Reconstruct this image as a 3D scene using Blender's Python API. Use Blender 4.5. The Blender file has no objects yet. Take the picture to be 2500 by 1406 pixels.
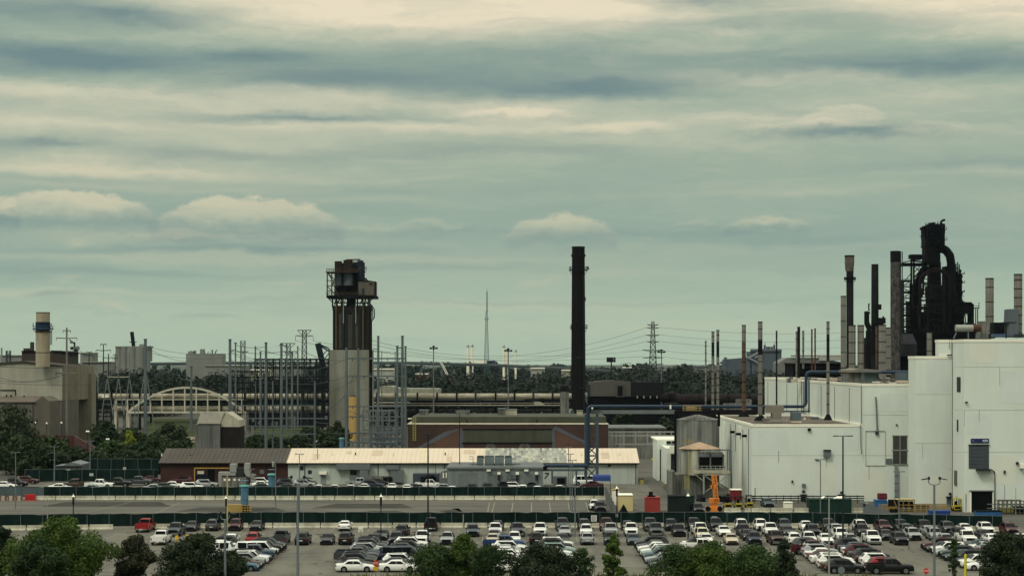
import bpy, math, random
import numpy as np
from mathutils import Vector, Matrix
R = math.radians
random.seed(7); rng = np.random.default_rng(11)
SC = bpy.context.scene; COL = SC.collection
# ---------------------------------------------------------------- camera, sky, sun, exposure
F, CH, HOR = 4500.0, 26.0, 880.0          # focal length in photo pixels, eye height (m), horizon row
cam = bpy.data.objects.new('camera', bpy.data.cameras.new('camera')); COL.objects.link(cam); SC.camera = cam
cam.location = (0, 0, CH); cam.rotation_euler = (R(90), 0, 0)
cam.data.lens = 36.0*F/2500; cam.data.shift_y = (HOR-703)/2500
cam.data.clip_start = 1; cam.data.clip_end = 60000
SC.view_settings.view_transform = 'Standard'; SC.view_settings.look = 'None'
SC.view_settings.exposure = 0.0; SC.view_settings.gamma = 1.0
try: SC.cycles.max_bounces = 6; SC.cycles.volume_bounces = 1; SC.cycles.transparent_max_bounces = 6
except Exception: pass

def lin(c): 
    c = c/255.0
    return c/12.92 if c <= .04045 else ((c+.055)/1.055)**2.4
def C(r, g, b, k=1.0): return (lin(r)*k, lin(g)*k, lin(b)*k, 1.0)

W = bpy.data.worlds.new('World'); SC.world = W; W.use_nodes = True
nt = W.node_tree; nt.nodes.clear(); NL = nt.links
def node(t, **kw):
    n = nt.nodes.new(t)
    for k, v in kw.items(): setattr(n, k, v)
    return n
def math_(op, a, b=None, c=None, clamp=False):
    n = nt.nodes.new('ShaderNodeMath'); n.operation = op; n.use_clamp = clamp
    for i, v in enumerate((a, b, c)):
        if v is None: continue
        if isinstance(v, (int, float)): n.inputs[i].default_value = v
        else: NL.new(v, n.inputs[i])
    return n.outputs[0]
def sm(v, a, b):                                   # smoothstep
    n = nt.nodes.new('ShaderNodeMapRange'); n.interpolation_type = 'SMOOTHSTEP'
    NL.new(v, n.inputs[0]); n.inputs[1].default_value = a; n.inputs[2].default_value = b
    return n.outputs[0]
def mixc(f, a, b):
    n = nt.nodes.new('ShaderNodeMix'); n.data_type = 'RGBA'; n.clamp_factor = True
    for s, v in ((0, f), (6, a), (7, b)):
        if isinstance(v, (int, float)): n.inputs[s].default_value = v
        elif isinstance(v, tuple): n.inputs[s].default_value = v
        else: NL.new(v, n.inputs[s])
    return n.outputs[2]
tc = node('ShaderNodeTexCoord'); sep = node('ShaderNodeSeparateXYZ'); NL.new(tc.outputs['Generated'], sep.inputs[0])
az = math_('ARCTAN2', sep.outputs[0], sep.outputs[1])           # 0 straight down the view, + to the right
el = math_('ARCSINE', sep.outputs[2])
U = math_('MULTIPLY', az, F)                                     # azimuth and elevation of the sky, in 1/4500 rad
V = math_('MULTIPLY', el, F)
def noise(su, sv, scale, detail, rough=.55, off=0.0):
    c = node('ShaderNodeCombineXYZ'); NL.new(math_('DIVIDE', U, su), c.inputs[0]); NL.new(math_('DIVIDE', V, sv), c.inputs[1]); c.inputs[2].default_value = off
    n = node('ShaderNodeTexNoise'); NL.new(c.outputs[0], n.inputs['Vector'])
    n.inputs['Scale'].default_value = scale; n.inputs['Detail'].default_value = detail; n.inputs['Roughness'].default_value = rough
    return n.outputs['Fac']
n1 = noise(420, 90, 1, 5, .5, 3.1); n2 = noise(420, 70, 1, 5, .5, 9.7); n3 = noise(52, 30, 1, 5, .62, 5.3); n6 = noise(120, 40, 1, 4, .55, 2.2)
# wispy coordinates
Uw = math_('ADD', U, math_('ADD', math_('MULTIPLY', math_('SUBTRACT', n1, .5), 260), math_('MULTIPLY', math_('SUBTRACT', n6, .5), 130))); Vw = math_('ADD', V, math_('ADD', math_('MULTIPLY', math_('SUBTRACT', n2, .5), 74), math_('MULTIPLY', math_('SUBTRACT', n3, .5), 22)))
Vl = math_('ADD', V, math_('MULTIPLY', math_('SUBTRACT', n3, .5), 46)); Vl = math_('ADD', Vl, math_('MULTIPLY', math_('SUBTRACT', n6, .5), 40))
def wnoise(su, sv, detail, rough, off):
    c = node('ShaderNodeCombineXYZ'); NL.new(math_('DIVIDE', Uw, su), c.inputs[0]); NL.new(math_('DIVIDE', Vw, sv), c.inputs[1]); c.inputs[2].default_value = off
    n = node('ShaderNodeTexNoise'); NL.new(c.outputs[0], n.inputs['Vector']); n.inputs['Scale'].default_value = 1; n.inputs['Detail'].default_value = detail; n.inputs['Roughness'].default_value = rough
    return n.outputs['Fac']
n4 = wnoise(560, 60, 7, .52, 1.7); n5 = wnoise(150, 26, 6, .62, 7.2); n7 = wnoise(46, 13, 4, .6, 4.4)
def blob(x, y, ru, rv, k, tilt=0.0):
    cu, cv = (x-1250), (HOR-y)
    du = math_('DIVIDE', math_('SUBTRACT', Uw, cu), ru)
    dv = math_('DIVIDE', math_('SUBTRACT', math_('SUBTRACT', Vw, cv), math_('MULTIPLY', du, tilt)), rv)
    d2 = math_('ADD', math_('MULTIPLY', du, du), math_('MULTIPLY', dv, dv))
    return math_('MULTIPLY', math_('EXPONENT', math_('MULTIPLY', d2, -1)), k)
def cumulus(x, base, ru, h, k=1.0):
    cu, cv = (x-1250), (HOR-base)
    du = math_('DIVIDE', math_('SUBTRACT', U, cu), ru)
    e = math_('MAXIMUM', math_('SUBTRACT', 1, math_('MULTIPLY', du, du)), 0)
    top = math_('ADD', math_('MULTIPLY', math_('POWER', e, .6), h), .01)
    hh = math_('SUBTRACT', Vl, cv)
    ins = sm(math_('SUBTRACT', top, hh), -3, 13); t = sm(hh, -h*.05, h*.95)
    ins = math_('MULTIPLY', ins, sm(e, 0, .3))
    br = math_('MULTIPLY', math_('MULTIPLY', ins, t), k*1.05)
    dk = math_('MULTIPLY', math_('MULTIPLY', ins, math_('SUBTRACT', 1, sm(hh, 0, h*.55))), math_('MULTIPLY', sm(hh, -h*.5, h*.15), .38*k))
    return br, dk
def add(lst):
    o = lst[0]
    for x in lst[1:]: o = math_('ADD', o, x)
    return o
bright = [blob(330, 470, 420, 14, .4), blob(820, 500, 260, 10, .25), blob(1900, 480, 500, 10, .2), blob(1200, 330, 1500, 70, .22), blob(300, 330, 500, 60, .22), blob(2200, 260, 350, 26, .25), blob(960, 0, 600, 62, 1.2), blob(1180, 55, 480, 46, .95), blob(2250, 5, 330, 60, 1.15, -14), blob(2480, 60, 220, 45, .9), blob(1250, 275, 180, 26, .6, -8), blob(700, 255, 420, 22, .45),
          blob(60, 255, 300, 30, .35), blob(1480, 318, 150, 13, .35), blob(1900, 305, 240, 13, .35), blob(2350, 345, 200, 20, .15), blob(980, 318, 420, 13, .45), blob(150, 325, 300, 20, .35),
          blob(100, 420, 480, 26, .6), blob(500, 432, 460, 18, .35), blob(1900, 205, 300, 18, .35, -6), blob(450, 580, 400, 16, .35), blob(2000, 610, 900, 10, .12), blob(600, 632, 900, 11, .35),
          blob(120, 720, 500, 9, .35), blob(295, 750, 46, 10, .5), blob(180, 690, 32, 7, .4), blob(700, 700, 90, 9, .35), blob(200, 595, 36, 9, .4), blob(1180, 740, 500, 12, .3), blob(1700, 800, 1400, 34, .2),
          blob(1440, 660, 500, 14, .18), blob(1300, 690, 46, 12, .22), blob(2420, 440, 200, 14, .3), blob(1850, 455, 330, 12, .1), blob(1250, 385, 80, 10, .2)]
dark = [blob(170, 165, 300, 34, 1.15), blob(60, 60, 320, 30, .6), blob(620, 148, 160, 26, .7), blob(330, 70, 150, 14, .55), blob(900, 205, 360, 34, .95), blob(1450, 215, 240, 30, .95), blob(1350, 150, 700, 30, .45),
        blob(2250, 180, 430, 26, .85), blob(1700, 22, 170, 14, .55), blob(720, 292, 190, 12, .7), blob(140, 372, 130, 11, .6), blob(2080, 340, 170, 15, .65), blob(520, 388, 260, 15, .45), blob(1150, 372, 350, 16, .3),
        blob(2350, 415, 300, 14, .35), blob(560, 615, 420, 8, .4), blob(1500, 575, 700, 10, .25), blob(250, 672, 420, 12, .3), blob(190, 723, 46, 7, .45), blob(520, 785, 90, 7, .3), blob(1950, 590, 330, 12, .2),
        blob(900, 470, 500, 12, .15), blob(1750, 75, 500, 16, .3), blob(1050, 655, 330, 12, .2), blob(1300, 735, 700, 6, .2)]
for a in ((195, 556, 215, 80, 1.05), (-40, 550, 130, 80, 1.0), (610, 572, 250, 92, 1.1), (1370, 592, 150, 70, .85), (430, 590, 120, 30, .5), (2045, 326, 130, 62, .42), (1990, 335, 240, 34, .4), (2250, 350, 150, 36, .3), (1270, 300, 210, 36, .28), (1500, 335, 130, 24, .22), (300, 770, 60, 24, .35), (900, 575, 200, 26, .3), (1870, 566, 115, 34, .65), (1690, 560, 70, 18, .5), (1060, 560, 110, 24, .4), (700, 585, 130, 18, .4)):
    b_, d_ = cumulus(*a); bright.append(b_); dark.append(d_)
lowhaze = math_('SUBTRACT', 1, sm(V, 20, 900))
tex = math_('ADD', math_('MULTIPLY', math_('SUBTRACT', n4, .5), 1.0), math_('ADD', math_('MULTIPLY', math_('SUBTRACT', n5, .5), .75), math_('MULTIPLY', math_('SUBTRACT', n7, .5), .22)))
tex = math_('MULTIPLY', tex, math_('SUBTRACT', 1, math_('MULTIPLY', lowhaze, .45)))
B = math_('ADD', add(bright), math_('MAXIMUM', tex, 0)); D = math_('ADD', add(dark), math_('MAXIMUM', math_('MULTIPLY', tex, -.85), 0))
base = node('ShaderNodeValToRGB'); cr = base.color_ramp
NL.new(math_('DIVIDE', V, 900), base.inputs[0])
cr.elements[0].position = 0.0; cr.elements[0].color = C(178, 195, 170); cr.elements[1].position = 1.0; cr.elements[1].color = C(157, 175, 158)
for p_, c_ in ((.12, C(172, 190, 168)), (.3, C(151, 171, 157)), (.55, C(155, 173, 157))): cr.elements.new(p_).color = c_
cream = mixc(sm(V, 250, 800), C(194, 194, 168), C(232, 221, 194))
col = mixc(math_('MINIMUM', B, 1), base.outputs[0], cream)
col = mixc(math_('MINIMUM', math_('MULTIPLY', D, .9), 1), col, C(114, 138, 140))
# overcast dome above the view: brighter and warmer towards the zenith; physical blue sky mixed thinly behind the cloud
sky = node('ShaderNodeTexSky', sky_type='NISHITA', sun_disc=False, sun_elevation=R(52), sun_rotation=R(-60), altitude=100)
skm = node('ShaderNodeVectorMath', operation='SCALE'); NL.new(sky.outputs[0], skm.inputs[0]); skm.inputs[3].default_value = .09
ZEN = mixc(.10, (1.62, 1.60, 1.38, 1), skm.outputs[0])
col = mixc(sm(el, .21, .75), col, ZEN)
bg = node('ShaderNodeBackground'); NL.new(col, bg.inputs[0]); bg.inputs[1].default_value = 1.0
out = node('ShaderNodeOutputWorld'); NL.new(bg.outputs[0], out.inputs[0])
W.cycles.sampling_method = 'MANUAL'; W.cycles.sample_map_resolution = 512
sun = bpy.data.lights.new('sun', 'SUN'); sun.energy = 1.25; sun.angle = R(14); sun.color = (1, .96, .87)
so = bpy.data.objects.new('sun', sun); COL.objects.link(so)
so.rotation_euler = Vector((.50, .72, -.95)).to_track_quat('-Z', 'Y').to_euler()

# ---------------------------------------------------------------- helpers
def X(px, Y): return (px-1250)*Y/F
def Z(py, Y): return CH-(py-HOR)*Y/F
def GY(py): return F*CH/(py-HOR)                  # ground depth of a photo row
ORG = {}; KIDS = {}
class MB:
    def __init__(s): s.v = []; s.f = []; s.s = []; s.m = []
    def add(s, vs, fs, smooth=False, mi=0):
        o = len(s.v); s.v += [tuple(p) for p in vs]
        for f in fs: s.f.append(tuple(i+o for i in f)); s.s.append(smooth); s.m.append(mi)
        return s
    def box(s, x0, x1, y0, y1, z0, z1, mi=0):
        if x0 > x1: x0, x1 = x1, x0
        if z0 > z1: z0, z1 = z1, z0
        if y0 > y1: y0, y1 = y1, y0
        v = [(x0,y0,z0),(x1,y0,z0),(x1,y1,z0),(x0,y1,z0),(x0,y0,z1),(x1,y0,z1),(x1,y1,z1),(x0,y1,z1)]
        return s.add(v, [(0,3,2,1),(4,5,6,7),(0,1,5,4),(1,2,6,5),(2,3,7,6),(3,0,4,7)], False, mi)
    def pbox(s, a, b, t, u, Y, d=1.0, mi=0): return s.box(X(a,Y), X(b,Y), Y, Y+d, Z(t,Y), Z(u,Y), mi)
    def gbox(s, a, b, t, Y, d=1.0, mi=0): return s.box(X(a,Y), X(b,Y), Y, Y+d, 0, Z(t,Y), mi)   # down to the ground
    def bar(s, p, q, w, h=None, mi=0):
        p, q = Vector(p), Vector(q); d = (q-p)
        if d.length < 1e-6: return s
        d.normalize(); up = Vector((0,0,1)) if abs(d.z) < .95 else Vector((0,1,0))
        a = d.cross(up).normalized()*w/2; b = a.cross(d).normalized()*(h or w)/2
        v = [p-a-b, p+a-b, p+a+b, p-a+b, q-a-b, q+a-b, q+a+b, q-a+b]
        return s.add(v, [(0,1,2,3),(7,6,5,4),(0,4,5,1),(1,5,6,2),(2,6,7,3),(3,7,4,0)], False, mi)
    def pbar(s, a, t, b, u, Y, w, Y2=None, mi=0):
        Y2 = Y2 or Y
        return s.bar((X(a,Y),Y,Z(t,Y)), (X(b,Y2),Y2,Z(u,Y2)), w, None, mi)
    def cyl(s, p, q, r0, r1=None, n=14, cap=True, mi=0):
        r1 = r0 if r1 is None else r1
        p, q = Vector(p), Vector(q); d = (q-p).normalized(); up = Vector((0,0,1)) if abs(d.z) < .95 else Vector((1,0,0))
        a = d.cross(up).normalized(); b = a.cross(d).normalized(); v = []
        for c, r in ((p, r0), (q, r1)):
            for i in range(n):
                t = 2*math.pi*i/n; v.append(c+a*(r*math.cos(t))+b*(r*math.sin(t)))
        s.add(v, [(i, (i+1)%n, n+(i+1)%n, n+i) for i in range(n)], True, mi)
        if cap:
            s.add(v[:n], [tuple(range(n))[::-1]], False, mi); s.add(v[n:], [tuple(range(n))], False, mi)
        return s
    def vcyl(s, x, y, z0, z1, r0, r1=None, n=14, mi=0): return s.cyl((x,y,z0), (x,y,z1), r0, r1, n, True, mi)
    def pcyl(s, px, w, t, u, Y, n=14, w2=None, mi=0):     # vertical, width in photo px; w2 = top width
        r = w*Y/F/2; r2 = (w2 or w)*Y/F/2
        return s.vcyl(X(px,Y), Y, Z(u,Y), Z(t,Y), r, r2, n, mi)
    def tube(s, pts, r, n=10, mi=0):
        for p, q in zip(pts, pts[1:]): s.cyl(p, q, r, r, n, True, mi)
        return s
    def dome(s, c, r, rz=None, n=12, k=4, mi=0):
        rz = rz or r; v = []; f = []
        for j in range(k+1):
            ph = math.pi/2*j/k
            for i in range(n):
                t = 2*math.pi*i/n; v.append((c[0]+r*math.cos(ph)*math.cos(t), c[1]+r*math.cos(ph)*math.sin(t), c[2]+rz*math.sin(ph)))
        for j in range(k):
            for i in range(n): f.append((j*n+i, j*n+(i+1)%n, (j+1)*n+(i+1)%n, (j+1)*n+i))
        return s.add(v, f, True, mi)
    def ball(s, c, r, n=10, k=6, mi=0):
        v = []; f = []
        for j in range(k+1):
            ph = -math.pi/2+math.pi*j/k
            for i in range(n):
                t = 2*math.pi*i/n; v.append((c[0]+r*math.cos(ph)*math.cos(t), c[1]+r*math.cos(ph)*math.sin(t), c[2]+r*math.sin(ph)))
        for j in range(k):
            for i in range(n): f.append((j*n+i, j*n+(i+1)%n, (j+1)*n+(i+1)%n, (j+1)*n+i))
        return s.add(v, f, True, mi)
    def prism(s, poly, y0, y1, mi=0):                      # poly in x,z
        n = len(poly); v = [(x,y0,z) for x,z in poly]+[(x,y1,z) for x,z in poly]
        return s.add(v, [tuple(range(n)), tuple(range(n,2*n))[::-1]]+[(i,n+i,n+(i+1)%n,(i+1)%n) for i in range(n)], False, mi)
    def xprism(s, poly, x0, x1, mi=0):                     # poly in y,z
        n = len(poly); v = [(x0,y,z) for y,z in poly]+[(x1,y,z) for y,z in poly]
        return s.add(v, [tuple(range(n))[::-1], tuple(range(n,2*n))]+[(i,(i+1)%n,n+(i+1)%n,n+i) for i in range(n)], False, mi)
    def build(s, name, mats, parent=None, org=None, smooth=None):
        if not isinstance(mats, (list, tuple)): mats = [mats]
        if parent is not None and org is None: org = ORG.get(parent.name, Vector((0,0,0)))
        if org is None:
            a = np.array(s.v); org = Vector(((a[:,0].min()+a[:,0].max())/2, (a[:,1].min()+a[:,1].max())/2, a[:,2].min()))
        org = Vector(org)
        me = bpy.data.meshes.new(name); me.from_pydata([(p[0]-org[0], p[1]-org[1], p[2]-org[2]) for p in s.v], [], s.f)
        for m in mats: me.materials.append(m)
        me.polygons.foreach_set('use_smooth', s.s if smooth is None else [smooth]*len(s.f)); me.polygons.foreach_set('material_index', s.m)
        me.update()
        o = bpy.data.objects.new(name, me); COL.objects.link(o)
        if parent is not None: o.parent = parent; KIDS.setdefault(parent.name, []).append(o)
        else: o.location = org
        ORG[o.name] = org
        return o
def T(name, label, cat, loc, group=None, rz=0):
    o = bpy.data.objects.new(name, None); o.empty_display_size = .5; COL.objects.link(o)
    o.location = loc; o.rotation_euler = (0,0,rz); ORG[o.name] = Vector(loc); o['label'] = label; o['category'] = cat
    if group: o['group'] = group
    return o
def tag(o, label, cat, group=None, kind=None):
    if label: o['label'] = label
    if cat: o['category'] = cat
    if group: o['group'] = group
    if kind: o['kind'] = kind
    return o
KIDC = {}
def copy_tree(o, parent=None):
    c = o.copy(); COL.objects.link(c)
    if parent is not None: c.parent = parent; KIDC.setdefault(parent.name, []).append(c)
    for ch in KIDS.get(o.name, []): copy_tree(ch, c)
    return c
def struct(name, mb, mat, smooth=None): o = mb.build(name, mat, smooth=smooth); o['kind'] = 'structure'; return o

# ---------------------------------------------------------------- materials
MATS = {}
def M(key, col=None, rough=.8, metal=0.0, var=.18, scale=.35, streak=0.0, stain=None, bump=0.0, coat=0.0, spec=.3, emit=None, st_scale=(.9,.9,.05), brick=None, seam=None, patch=None):
    if key in MATS: return MATS[key]
    m = bpy.data.materials.new(key); m.use_nodes = True; t = m.node_tree; L = t.links; P = t.nodes['Principled BSDF']
    c = C(*col) if max(col) > 1.01 else (*col, 1)
    P.inputs['Roughness'].default_value = rough; P.inputs['Metallic'].default_value = metal
    P.inputs['Specular IOR Level'].default_value = spec; P.inputs['Coat Weight'].default_value = coat
    g = t.nodes.new('ShaderNodeNewGeometry'); pos = g.outputs['Position']
    def nz(vec, sc, det=5, ro=.6):
        n = t.nodes.new('ShaderNodeTexNoise'); L.new(vec, n.inputs['Vector']); n.inputs['Scale'].default_value = sc; n.inputs['Detail'].default_value = det; n.inputs['Roughness'].default_value = ro; return n.outputs['Fac']
    def mp(vec, s):
        n = t.nodes.new('ShaderNodeMapping'); L.new(vec, n.inputs[0]); n.inputs['Scale'].default_value = s; return n.outputs[0]
    def mx(f, a, b):
        n = t.nodes.new('ShaderNodeMix'); n.data_type = 'RGBA'
        for s_, v in ((0,f),(6,a),(7,b)):
            if isinstance(v, (int,float)): n.inputs[s_].default_value = v
            elif isinstance(v, tuple): n.inputs[s_].default_value = v
            else: L.new(v, n.inputs[s_])
        return n.outputs[2]
    def mr(v, a, b, x=0, y=1):
        n = t.nodes.new('ShaderNodeMapRange'); L.new(v, n.inputs[0])
        for i, q in enumerate((a,b,x,y)): n.inputs[i+1].default_value = q
        return n.outputs[0]
    if max(c[:3]) < .04 and coat == 0 and rough > .3: P.inputs['Specular IOR Level'].default_value = .06
    lo = tuple(q*(1-var) for q in c[:3])+(1,); hi = tuple(min(q*(1+var), .9) for q in c[:3])+(1,)
    if var > 0:
        o = mx(mr(nz(pos, scale), .3, .7), lo, hi)
        if patch: o = mx(mr(nz(pos, patch[0], 3), patch[1], patch[1]+.06), o, C(*patch[2]))
    else: o = c
    if brick:
        bn = t.nodes.new('ShaderNodeTexBrick'); sx = t.nodes.new('ShaderNodeSeparateXYZ'); cb = t.nodes.new('ShaderNodeCombineXYZ')
        L.new(pos, sx.inputs[0]); ad = t.nodes.new('ShaderNodeMath'); L.new(sx.outputs[0], ad.inputs[0]); L.new(sx.outputs[1], ad.inputs[1])
        L.new(ad.outputs[0], cb.inputs[0]); L.new(sx.outputs[2], cb.inputs[1]); L.new(cb.outputs[0], bn.inputs['Vector'])
        bn.inputs['Scale'].default_value = brick[0]; bn.inputs['Mortar Size'].default_value = brick[1]; bn.inputs['Brick Width'].default_value = brick[2]; bn.inputs['Row Height'].default_value = brick[3]
        bn.inputs['Color1'].default_value = (1,1,1,1); bn.inputs['Color2'].default_value = (brick[4],)*3+(1,); bn.inputs['Mortar'].default_value = (brick[5],)*3+(1,)
        n = t.nodes.new('ShaderNodeMix'); n.data_type = 'RGBA'; n.blend_type = 'MULTIPLY'; n.inputs[0].default_value = 1
        if isinstance(o, tuple): n.inputs[6].default_value = o
        else: L.new(o, n.inputs[6])
        L.new(bn.outputs['Color'], n.inputs[7]); o = n.outputs[2]
    if streak > 0:
        s_ = mr(nz(mp(pos, st_scale), 1.0, 6, .65), .44, .64)
        k = t.nodes.new('ShaderNodeMath'); k.operation = 'MULTIPLY'; L.new(s_, k.inputs[0]); k.inputs[1].default_value = streak
        o = mx(k.outputs[0], o, C(*stain) if stain else tuple(q*.35 for q in c[:3])+(1,))
    if isinstance(o, tuple): P.inputs['Base Color'].default_value = o
    else: L.new(o, P.inputs['Base Color'])
    if bump > 0:
        b = t.nodes.new('ShaderNodeBump'); b.inputs['Strength'].default_value = bump; b.inputs['Distance'].default_value = .05
        L.new(nz(pos, 3.0), b.inputs['Height']); L.new(b.outputs[0], P.inputs['Normal'])
    if emit: P.inputs['Emission Color'].default_value = C(*emit[:3]); P.inputs['Emission Strength'].default_value = emit[3]
    MATS[key] = m; return m
asphalt = M('worn_asphalt', (97,95,84), .95, var=.2, scale=.12, streak=.55, st_scale=(.25,.05,.1), stain=(66,62,55))
asphalt_dark = M('dark_asphalt', (74,73,67), .95, var=.2, scale=.06, streak=.8, st_scale=(.03,.22,.1), stain=(96,92,80))
concrete = M('concrete', (165,160,140), .9, var=.14, scale=.6, streak=.4, stain=(105,100,86))
conc_dark = M('dirty_concrete', (110,110,103), .9, var=.25, scale=.3, streak=.85, stain=(42,42,40), st_scale=(1.3,1.3,.06))
black = M('black_steel', (14,16,19), .7, .1, var=.3)
soot = M('sooty_steel', (16,18,21), .85, .05, var=.5, scale=.25, streak=.5, stain=(30,25,24))
darkgrey = M('dark_grey_metal', (46,50,52), .6, .3)
galv = M('galvanised_steel', (100,106,106), .6, .3, var=.12, scale=.5)
galv_light = M('pale_galvanised_steel', (138,140,132), .6, .2, var=.12)
white = M('white_paint', (203,209,198), .7, var=.05, scale=.12, streak=.13, stain=(166,173,160), st_scale=(.5,.5,.04))
trimw = M('white_trim', (225,222,204), .6, var=.05)
rubber = M('tyre_rubber', (18,18,18), .9, var=.1)
glass = M('dark_window_glass', (8,11,13), .14, var=0, spec=.14)
# ---------------------------------------------------------------- cars (nose towards -Y, centre at the origin)
def loft(mb, st, mi=0, smooth=True, caps=True):
    n = len(st[0]); v = [p for s in st for p in s]; f = []
    for k in range(len(st)-1):
        for i in range(n-1): f.append((k*n+i, k*n+i+1, (k+1)*n+i+1, (k+1)*n+i))
    mb.add(v, f, smooth, mi)
    if caps: mb.add(st[0], [tuple(range(n))[::-1]], False, mi); mb.add(st[-1], [tuple(range(n))], False, mi)
def low_sec(y, w, z0, z1):
    h = [(w*.90, z0), (w*.985, z0+.10), (w, z0+(z1-z0)*.45), (w*.985, z1-.10), (w*.93, z1-.025), (w*.75, z1+.01), (0, z1+.03)]
    return [(x,y,z) for x,z in h]+[(-x,y,z) for x,z in h[-2::-1]]
SPEC = dict(
 sedan=dict(L=4.85, W=.92, z=.20, belt=.96, roof=1.46, st=[(-2.42,.74,.30,.66),(-2.30,.86,.22,.74),(-1.95,.91,.2,.84),(-1.0,.92,.2,.96),(1.5,.92,.2,.98),(2.1,.90,.22,1.02),(2.38,.84,.28,.98),(2.42,.74,.36,.80)],
   gh=[(-1.15,0),(-.38,1),(.15,1.04),(.85,.97),(1.75,.12)], win=(-.95,.62,-.30,.92,.28,1.35), wr=.33, wb=(-1.47,1.35)),
 suv=dict(L=4.75, W=.95, z=.26, belt=1.08, roof=1.72, st=[(-2.37,.78,.36,.82),(-2.25,.9,.28,.95),(-1.9,.94,.26,1.02),(-1.1,.95,.26,1.10),(1.6,.95,.26,1.12),(2.2,.93,.28,1.10),(2.34,.88,.34,1.06),(2.37,.80,.40,.9)],
   gh=[(-1.15,0),(-.45,1),(.4,1.04),(1.75,.97),(2.25,.1)], win=(-.98,.85,-.38,1.62,.25,2.0), wr=.38, wb=(-1.42,1.42)),
 van=dict(L=5.6, W=1.0, z=.30, belt=1.15, roof=2.05, st=[(-2.8,.80,.40,.85),(-2.7,.94,.32,1.0),(-2.4,.98,.3,1.12),(-1.9,1.0,.3,1.18),(2.3,1.0,.3,1.2),(2.7,.99,.32,1.2),(2.78,.94,.36,1.1),(2.8,.9,.42,.9)],
   gh=[(-2.2,0),(-1.4,1),(-.2,1.02),(2.3,1),(2.72,.15)], win=(-2.0,2.2,-1.32,2.28,.2,2.6), wr=.37, wb=(-1.8,1.7)),
 pickup=dict(L=5.8, W=1.0, z=.36, belt=1.22, roof=1.92, st=[(-2.9,.84,.46,1.0),(-2.8,.96,.4,1.1),(-2.4,.99,.38,1.18),(-1.4,1.0,.36,1.22),(-.2,1.0,.36,1.22),(.72,1.0,.36,1.22)],
   gh=[(-1.42,0),(-.72,1),(-.1,1.03),(.62,.98),(.70,.1)], win=(-1.22,.62,-.66,.55,.2,.66), wr=.42, wb=(-1.85,1.75)))
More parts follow.
